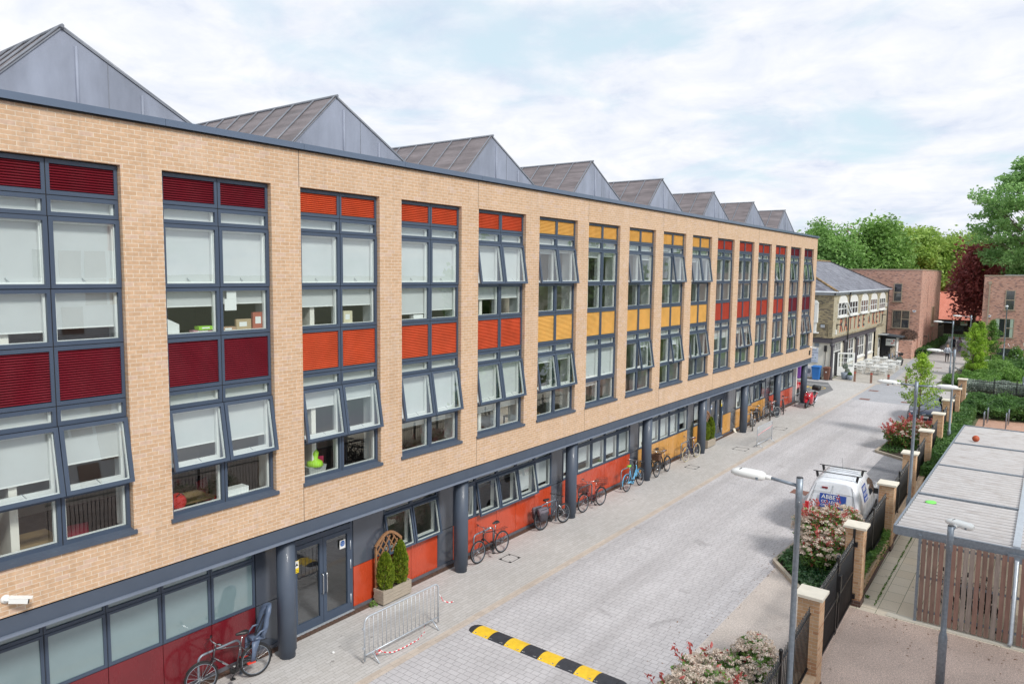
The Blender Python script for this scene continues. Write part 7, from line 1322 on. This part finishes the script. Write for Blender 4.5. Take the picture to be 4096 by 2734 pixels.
tree('dark copper beech between the birch and the tall maple', (-25.6, 130, 0), 16, 10, (3.3, 6.2), L_COPP, 9000, 14, .30)
tree('tallest broad green tree rising behind the brick house roof', (-22.6, 126, 0), 18, 10.2, (4.3, 7.4), LM, 17000, 15, .30, clus=130, top=1.5)
tree('bright green tree top just right of the tallest tree', (-21.2, 138, 0), 17, 12.0, (4.2, 5.4), LG, 9000, 16, .33)
tree('wide olive green tree behind the flat roof of the brick house', (-20.8, 146, 0), 17, 8.8, (5.9, 7.3), LW, 19000, 17, .30, clus=150)
tree('broad olive tree with bronze tips behind the corner of the brick house', (-15.6, 147, 0), 16, 8.7, (5.3, 7.1), LW, 17000, 18, .30, clus=140)
tree('fresh lime tree rising behind the wide olive ones', (-18.5, 142, 0), 17, 11.6, (5.0, 5.6), LG, 10000, 19, .35)
tree('airy yellow green tree above the copper tree', (-12.6, 147, 0), 17, 10.6, (5.8, 6.4), LG, 12000, 20, .30, clus=110)
tree('tall copper red maple in front of the low red roof', (-8.2, 112, 0), 14, 8.4, (2.3, 5.2), L_COPP, 8000, 21, .24, clus=120, kind='copper_maple')
tree('dark green tree behind the right hand brick house', (-3.2, 122, 0), 13, 8.0, (5.2, 5.6), LD, 13000, 22, .3, clus=110)
tree('yellow green tree between the copper maple and the right hand house', (-7.2, 146, 0), 15, 9.2, (3.6, 5.2), LG, 7000, 23, .3)
tree('huge spreading horse chestnut towering over the right hand house', (-.6, 108, 0), 22, 16.2, (8.8, 8.2), LH, 34000, 24, .22, trunk=.42, clus=260, flatc=.8, top=1.2, cl_r=.068)
tree('dark undergrowth tree low behind the slate roof', (-29, 112, 0), 9, 5, (4.5, 4.2), LD, 8000, 25, .3); tree('low green tree filling in behind the brick house', (-22, 116, 0), 9, 5.5, (5, 4.4), LM, 9000, 26, .3)
tree('green tree low behind the gap left of the copper maple', (-11.5, 150, 0), 12, 7.5, (5, 6), LM, 9000, 30, .35); tree('green tree filling behind the far left of the red roof', (-16, 151, 0), 12, 7.5, (6, 6), LM, 9000, 31, .35); tree('bushy tree beyond the red roof at the far right', (3, 140, 0), 14, 8, (7, 7), LD, 9000, 32, .4)
for i, (x, y, h, l) in enumerate(((-44, 150, 13, 'left'), (-36, 160, 14, 'centre left'), (10, 130, 15, 'far right'), (18, 118, 16, 'outer right'))): tree('backdrop woodland tree, '+l, (x, y, 0), h, h*.55, (6, h*.5), LD, 7000, 40+i, .45)
# reflected in the far windows: trees and lawns on the right of the road
for i, (x, y) in enumerate(((16, 70), (24, 62), (20, 84), (30, 74), (14, 96))): tree('leafy garden tree to the right of the lane, number of trunks from the road '+['one', 'two', 'three', 'four', 'five'][i], (x, y, 0), 12, 6.5, (4.2, 5.5), LM, 5000, 50+i, .4, group='garden trees beyond the right edge')
# young street trees
def young(label, base, H, w, n, seed, mat=L_LIME, z0=1.0, lean=0):
    rg = np.random.default_rng(seed); t = thing('young_tree', label, 'tree', base, 0, 'young street trees'); b = MB(); x, y, _ = base; b.tube([(x, y, 0), (x+.02, y, H*.4), (x+lean, y, H*.97)], [.05, .04, .008], 6); C_ = []
    for k in range(44):
        u = z0/H+(1-z0/H)*(k+.5)/44; a = k*2.4+rg.uniform(-.4, .4); L_ = w*(math.sin(math.pi*min(1, .12+u*.92))**.8)*rg.uniform(.45, 1.05); s0 = Vector((x+lean*u, y, H*u*.92)); e = s0+Vector((math.cos(a)*L_, math.sin(a)*L_, L_*.75)); b.tube([s0, s0.lerp(e, .5)+Vector((0, 0, -.03)), e], [.014, .009, .003], 4, cap=False)
        for q in (.45, .7, .9, 1.0): C_.append(s0.lerp(e, q))
    b.build('trunk', M_BARK, t); C_ = np.array([tuple(c) for c in C_]); idx = rg.integers(0, len(C_), n); leafcloud('crown', C_[idx]+rg.normal(size=(n, 3))*np.array([.10, .10, .075]), .055 if w < .8 else .062, mat, t, rg, flat_=.3); return t
young('young maple with lime leaves standing in the bed before the dark car', (-5.42, 44.0, 0), 4.95, 1.0, 4300, 61, z0=1.45); young('slim yellow green tree at the lane edge, left of the pair', (-5.30, 74.6, 0), 5.0, 1.0, 9000, 62, z0=.4); young('slim yellow green tree just right of the first one at the lane edge', (-4.85, 75.2, 0), 5.2, .85, 7000, 63, z0=.4); young('young deeper green tree in front of the right hand house', (-4.55, 84.5, 0), 4.9, .95, 7500, 64, mat=L_MID, z0=1.2)
# ------------------------------------------------------------------ shrubs and ground cover
def photinia(label, blobs, seed, n=5200, nf=150, red=.30, size=.045):
    rg = np.random.default_rng(seed); c0 = blobs[0]; t = thing('photinia_shrub', label, 'shrub', (c0[0], c0[1], 0)); P = []; M_ = []; F = []; S_ = MB()
    tot = sum(b_[3]**2 for b_ in blobs)
    for (x, y, z, r, rz) in blobs:
        k = int(n*r*r/tot); v = rg.normal(size=(k, 3)); v /= np.linalg.norm(v, axis=1)[:, None]; rr = rg.uniform(.25, 1.0, (k, 1))**.45; q = np.array([x, y, z])+v*rr*np.array([r, r, rz])*(1+.18*np.sin(v[:, :1]*7+v[:, 1:2]*5+v[:, 2:]*6)); P.append(q)
        M_.append((rg.uniform(size=k) < red*(.25+1.5*np.clip(v[:, 2]*rr[:, 0], 0, 1))).astype(int))
        kf = int(nf*r*r/tot)
        for _ in range(kf):
            v = rg.normal(size=3); v[2] = abs(v[2])*.9-.15; v /= np.linalg.norm(v); F.append(np.array([x, y, z])+v*np.array([r, r, rz])*rg.uniform(.92, 1.08))
        for _ in range(7): v = rg.normal(size=3); v[2] = abs(v[2])+.4; v /= np.linalg.norm(v); e = Vector((x, y, z))+Vector(v*np.array([r, r, rz])*1.05); S_.tube([(c0[0]+(x-c0[0])*.4, c0[1]+(y-c0[1])*.4, .05), Vector((x, y, z*.6)), e], [.014, .010, .004], 5)
    S_.build('stems', M_BARK, t); P = np.concatenate(P); M_ = np.concatenate(M_); DR = rg.normal(size=P.shape)
    # red shoots: tufts of upright leaves above the crown
    sh_, dr = [], []
    for _ in range(int(26*red/.3)):
        b_ = blobs[rg.integers(len(blobs))]; v = rg.normal(size=3); v[2] = abs(v[2])+.9; v /= np.linalg.norm(v); e = np.array(b_[:3])+v*np.array([b_[3], b_[3], b_[4]])*1.05
        for q in range(16): sh_.append(e+v*.018*q*1.0+rg.normal(size=3)*.03); dr.append(v+rg.normal(size=3)*.5)
    P = np.concatenate([P, np.array(sh_)]); M_ = np.concatenate([M_, np.ones(len(sh_), int)]); DR = np.concatenate([DR*3, np.array(dr)]); leafcloud('foliage', P, size*1.25, [L_PGRN, L_PRED], t, rg, midx=M_, aspect=.42, dirs=DR)
    if F:
        FP = []; 
        for f in F:
            k = 60; v = rg.normal(size=(k, 3)); v[:, 2] = np.abs(v[:, 2])*.6; v /= np.maximum(.4, np.linalg.norm(v, axis=1))[:, None]; FP.append(f+v*np.array([.065, .065, .042])*rg.uniform(.7, 1.1)+rg.normal(size=(k, 3))*.008)
        leafcloud('blossom', np.concatenate(FP), .017, L_FLOW, t, rg, aspect=.9)
    return t
photinia('flowering photinia covered in cream blossom at the bottom edge by the near railing', [(-4.55, 12.75, .9, .6, .62), (-4.1, 13.3, 1.2, .45, .62), (-4.95, 12.6, .85, .45, .55), (-5.0, 12.0, .65, .5, .6), (-4.4, 11.7, .95, .8, .75)], 71, n=8000, nf=900, red=.10)
photinia('flowering photinia with red shoots and cream blossom between the gate and the white van', [(-5.0, 22.55, .95, .78, .72), (-4.55, 22.1, .75, .6, .6), (-5.5, 22.9, .95, .55, .6), (-4.75, 23.3, 1.15, .6, .5), (-5.0, 21.8, .6, .5, .5)], 72, n=8000, nf=560, red=.28)
photinia('large photinia with bronze red leaves beside the empty dark bay', [(-5.6, 40.5, .75, .8, .68), (-5.3, 41.4, .8, .75, .62), (-5.0, 42.3, .7, .6, .5), (-6.1, 39.9, .8, .32, .32)], 73, n=9000, nf=220, red=.4, size=.05)
def cover_stuff(name, label, poly, n, seed, mat, z=(.08, .28), size=.05, flat_=.5, kind='stuff', cat='ground cover', grp=None, sub=None):
    """leaves scattered over a polygon, up to a height that swells and dips"""
    rg = np.random.default_rng(seed); A = np.array(poly); mn, mx = A.min(0), A.max(0); P = []; k = 0
    while k < n:
        q = rg.uniform(mn, mx, (n, 2)); ins = np.zeros(len(q), bool); j = len(A)-1
        for i in range(len(A)): cnd = ((A[i, 1] > q[:, 1]) != (A[j, 1] > q[:, 1])) & (q[:, 0] < (A[j, 0]-A[i, 0])*(q[:, 1]-A[i, 1])/(A[j, 1]-A[i, 1]+1e-9)+A[i, 0]); ins ^= cnd; j = i
        P.append(q[ins]); k += ins.sum()
    q = np.concatenate(P)[:n]; hgt = z[0]+(z[1]-z[0])*(.62+.38*np.sin(q[:, 0]*2.3+seed)*np.cos(q[:, 1]*1.7+seed*.5)); zz = hgt*rg.uniform(.0, 1.0, n)**.35; c = A.mean(0)
    o = leafcloud(name, np.stack([q[:, 0], q[:, 1], zz], 1), size, mat, None, rg, flat_=flat_, origin=(c[0], c[1], 0), aspect=.6, kind=kind); tag(o, label, cat, grp); return o
cover_stuff('ivy_ground_cover', 'dark glossy ivy covering the bed between gate and van', [(-4.2, 24.7), (-6.0, 24.2), (-6.15, 21.8), (-4.3, 19.3), (-4.1, 20.3)], 9000, 81, L_IVY, (.12, .24), .05)
cover_stuff('ivy_ground_cover', 'green ground cover at the foot of the large bronze photinia', [(-4.3, 45.8), (-6.0, 45.4), (-6.4, 39.2), (-5.8, 38.9), (-4.6, 40.5)], 5000, 82, L_DARK, (.10, .3), .05)
cover_stuff('climbing_ivy', 'green creeper trailing over the low wall just past the gate', [(-3.95, 20.7), (-3.6, 20.7), (-3.62, 24.9), (-3.9, 24.9)], 2600, 83, L_MID, (.42, .85), .05)
hg = cover_stuff('hedge', 'dark green evergreen hedge between the piers and the patio', [(-4.0, 33.5), (-2.75, 33.5), (-3.25, 44.0), (-3.3, 52.0), (-4.25, 53.5), (-4.15, 44.0)], 30000, 84, L_DARK, (.5, 1.15), .075, .2, 'stuff', 'hedge')
cover_stuff('hedge', 'dark laurel hedge along the foot of the black railings across the patio end', [(-4.1, 52.2), (8, 53.2), (8, 57.6), (-4.2, 57.8)], 42000, 85, L_DARK, (.5, 1.15), .085, .2, 'stuff', 'hedge')
cover_stuff('silver_hedge', 'silvery leaved hedge behind the black railings', [(-5.1, 63.9), (-2.2, 63.8), (1, 62.2), (6, 62.0), (6, 66.2), (-4.9, 66.2)], 30000, 86, L_SILV, (.5, 1.0), .07, .2, 'stuff', 'hedge')
cover_stuff('low_planting', 'low green planting along the right side of the lane', [(-5.0, 66.2), (-3.2, 66.2), (-2.8, 80), (-3.0, 90), (-5.9, 90), (-6.1, 78), (-5.6, 68)], 42000, 87, L_MID, (.25, .85), .085, .3, 'stuff')
cover_stuff('low_planting', 'mid green shrubs in front of the right hand house', [(-3.2, 80.2), (12, 80.2), (12, 90), (-3.0, 90)], 40000, 88, L_DARK, (.35, 1.0), .1, .3, 'stuff')
cover_stuff('rosemary_bushes', 'grey green bushes along the foot of the brick house', [(-11.55, 88.5), (-10.5, 89), (-10.9, 112), (-11.6, 112)], 12000, 89, L_DARK, (.5, 1.1), .1, .2, 'stuff')
def bush(label, c, r, rz, n, seed, mat, size=.07, name='shrub', cat='shrub'):
    rg = np.random.default_rng(seed); t = thing(name, label, cat, (c[0], c[1], 0)); v = rg.normal(size=(n, 3)); v /= np.linalg.norm(v, axis=1)[:, None]; P = np.array(c)+v*rg.uniform(.5, 1.05, (n, 1))**.5*np.array([r, r, rz])*(1+.15*np.sin(v[:, :1]*9+v[:, 1:2]*8+v[:, 2:]*7)); P = P[P[:, 2] > .02]; leafcloud('foliage', P, size, mat, t, rg)
    m = MB(); [m.tube([(c[0], c[1], 0), (c[0]+r*.5*math.cos(a), c[1]+r*.5*math.sin(a), c[2]+rz*.4)], .012, 4) for a in (0, 1.3, 2.6, 3.9, 5.2)]; m.build('stems', M_BARK, t); return t
bush('purple grey twiggy bush on top of the brick garden wall', (-12.2, 87.6, 2.4), .85, .65, 3500, 91, leaf_mat('purple_grey_twig', (.06, .035, .03), (.17, .12, .10)), .05); bush('rose bush with white flowers at the right edge before the brick house', (-2.6, 87.2, 1.0), .6, .9, 2200, 92, L_MID, .08)
bush('round green cushion shrub at the lane edge beside the lamp post', (-6.0, 68.5, .35), .9, .5, 2600, 93, L_MID, .07); bush('spreading juniper in the middle of the right hand planting', (-3.6, 78.5, .6), 1.2, .7, 3500, 94, LM, .08); bush('second spreading juniper near the lawn edge', (-2.4, 74.5, .5), 1.1, .6, 3000, 95, LM, .08)
bush('weed tuft at the foot of the wall under the timber planter end', (-13.55, 12.28, .06), .1, .1, 160, 96, L_MID, .025, 'weed', 'weed')
cover_stuff('joint_weeds', 'thin line of green weeds along a joint of the garden slabs', [(-3.27, 20.5), (-3.23, 20.5), (-3.23, 31), (-3.27, 31)], 900, 90, L_MID, (.0, .05), .022, .3, 'stuff', 'weeds')
for i, (x, y) in enumerate(((-3.5, 20.9),)): bush('small green weed in the slab joints, '+['nearest the gate pier', 'second along the low wall', 'third along the low wall', 'farthest along the low wall', 'nearest the timber slats'][i], (x, y, .02), .07, .04, 50, 100+i, L_MID, .03, 'weed', 'weed')
rg = np.random.default_rng(7); tag(leafcloud('white_roses', np.array([-2.6, 87.2, 1.0])+rg.normal(size=(120, 3))*np.array([.5, .5, .7]), .06, M_WHITEP, None, rg, origin=(-2.6, 87.2, 1), aspect=.9, kind='stuff'), 'white rose flowers on the bush before the right hand house', 'flowers')
sgn = thing('street_sign', 'white lettered street name board on posts in the right hand planting', 'sign', (-4.6, 83.0, 0)); m = MB(); m.box(-5.05, -4.15, 82.98, 83.02, .55, .80); m.build('board', M_WHITEP, sgn); m = MB(); [m.box(x, x+.06, 83.02, 83.08, 0, .8) for x in (-4.95, -4.3)]; m.build('post', M_WHITEP, sgn)
b = MB(); b.tube([(-1.35, 64.6, 0), (-1.35, 64.6, 1.45)], .05, 8); b.box(-1.42, -1.28, 64.5, 64.7, 1.1, 1.45); tag(b.build('steel_post', M_GALV, loc=(-1.35, 64.6, 0)), 'short galvanised post rising from the silvery hedge', 'post')
b = MB(); b.tube([(-.6, 66.5, 0), (-.6, 66.5, .95), (-.62, 66.5, 1.05), (-.75, 66.5, 1.1)], .07, 8); tag(b.build('black_bollard_light', M_PLAST, loc=(-.6, 66.5, 0)), 'black curved bollard light at the lawn edge', 'bollard light')
# ------------------------------------------------------------------ the facing block behind the camera, seen mirrored in the glass
fb = thing('facing_building', 'pale building with coloured panels mirrored in the glass of the brick block', 'building', (9, -2, 0)); m = MB(); m.box(7.5, 20, -22, 17, 0, 12.5); m.build('wall', flat('pale_grey_render', (.82, .84, .88), .8, 0, .04, .5), fb)
rg_ = random.Random(3); cols = [M_ORA, M_YEL, M_ORA, M_PLASTER, M_DKGL, M_DKGL]
for k, mt in enumerate((M_ORA, M_YEL, M_DKGL, M_WOODR)):
    m = MB()
    for j in range(34):
        y = -20+rg_.randrange(0, 36)*1.0; z = 1+rg_.randrange(0, 9)*1.2
        if (int(y)//6) % 2 == 0: m.box(7.46-.002*k, 7.5, y+.05, y+.9, z, z+1.15)
    m.build('cladding_panel', mt, fb)

rg = np.random.default_rng(17); n = 260; P = np.stack([rg.uniform(-3.5, 1.5, n), 20.0-rg.exponential(1.2, n), np.full(n, .012)], 1); P[:120, 0] = -6.0-rg.exponential(.25, 120); P[:120, 1] = rg.uniform(8, 24, 120)
tag(leafcloud('fallen_leaves', P, .028, flat('dry_leaf', (.22, .12, .06), .9, 0, .4, 12), None, rg, flat_=.93, origin=(-3, 17, 0), kind='stuff'), 'scattered dry leaves and crumbs along the forecourt edge', 'fallen leaves')
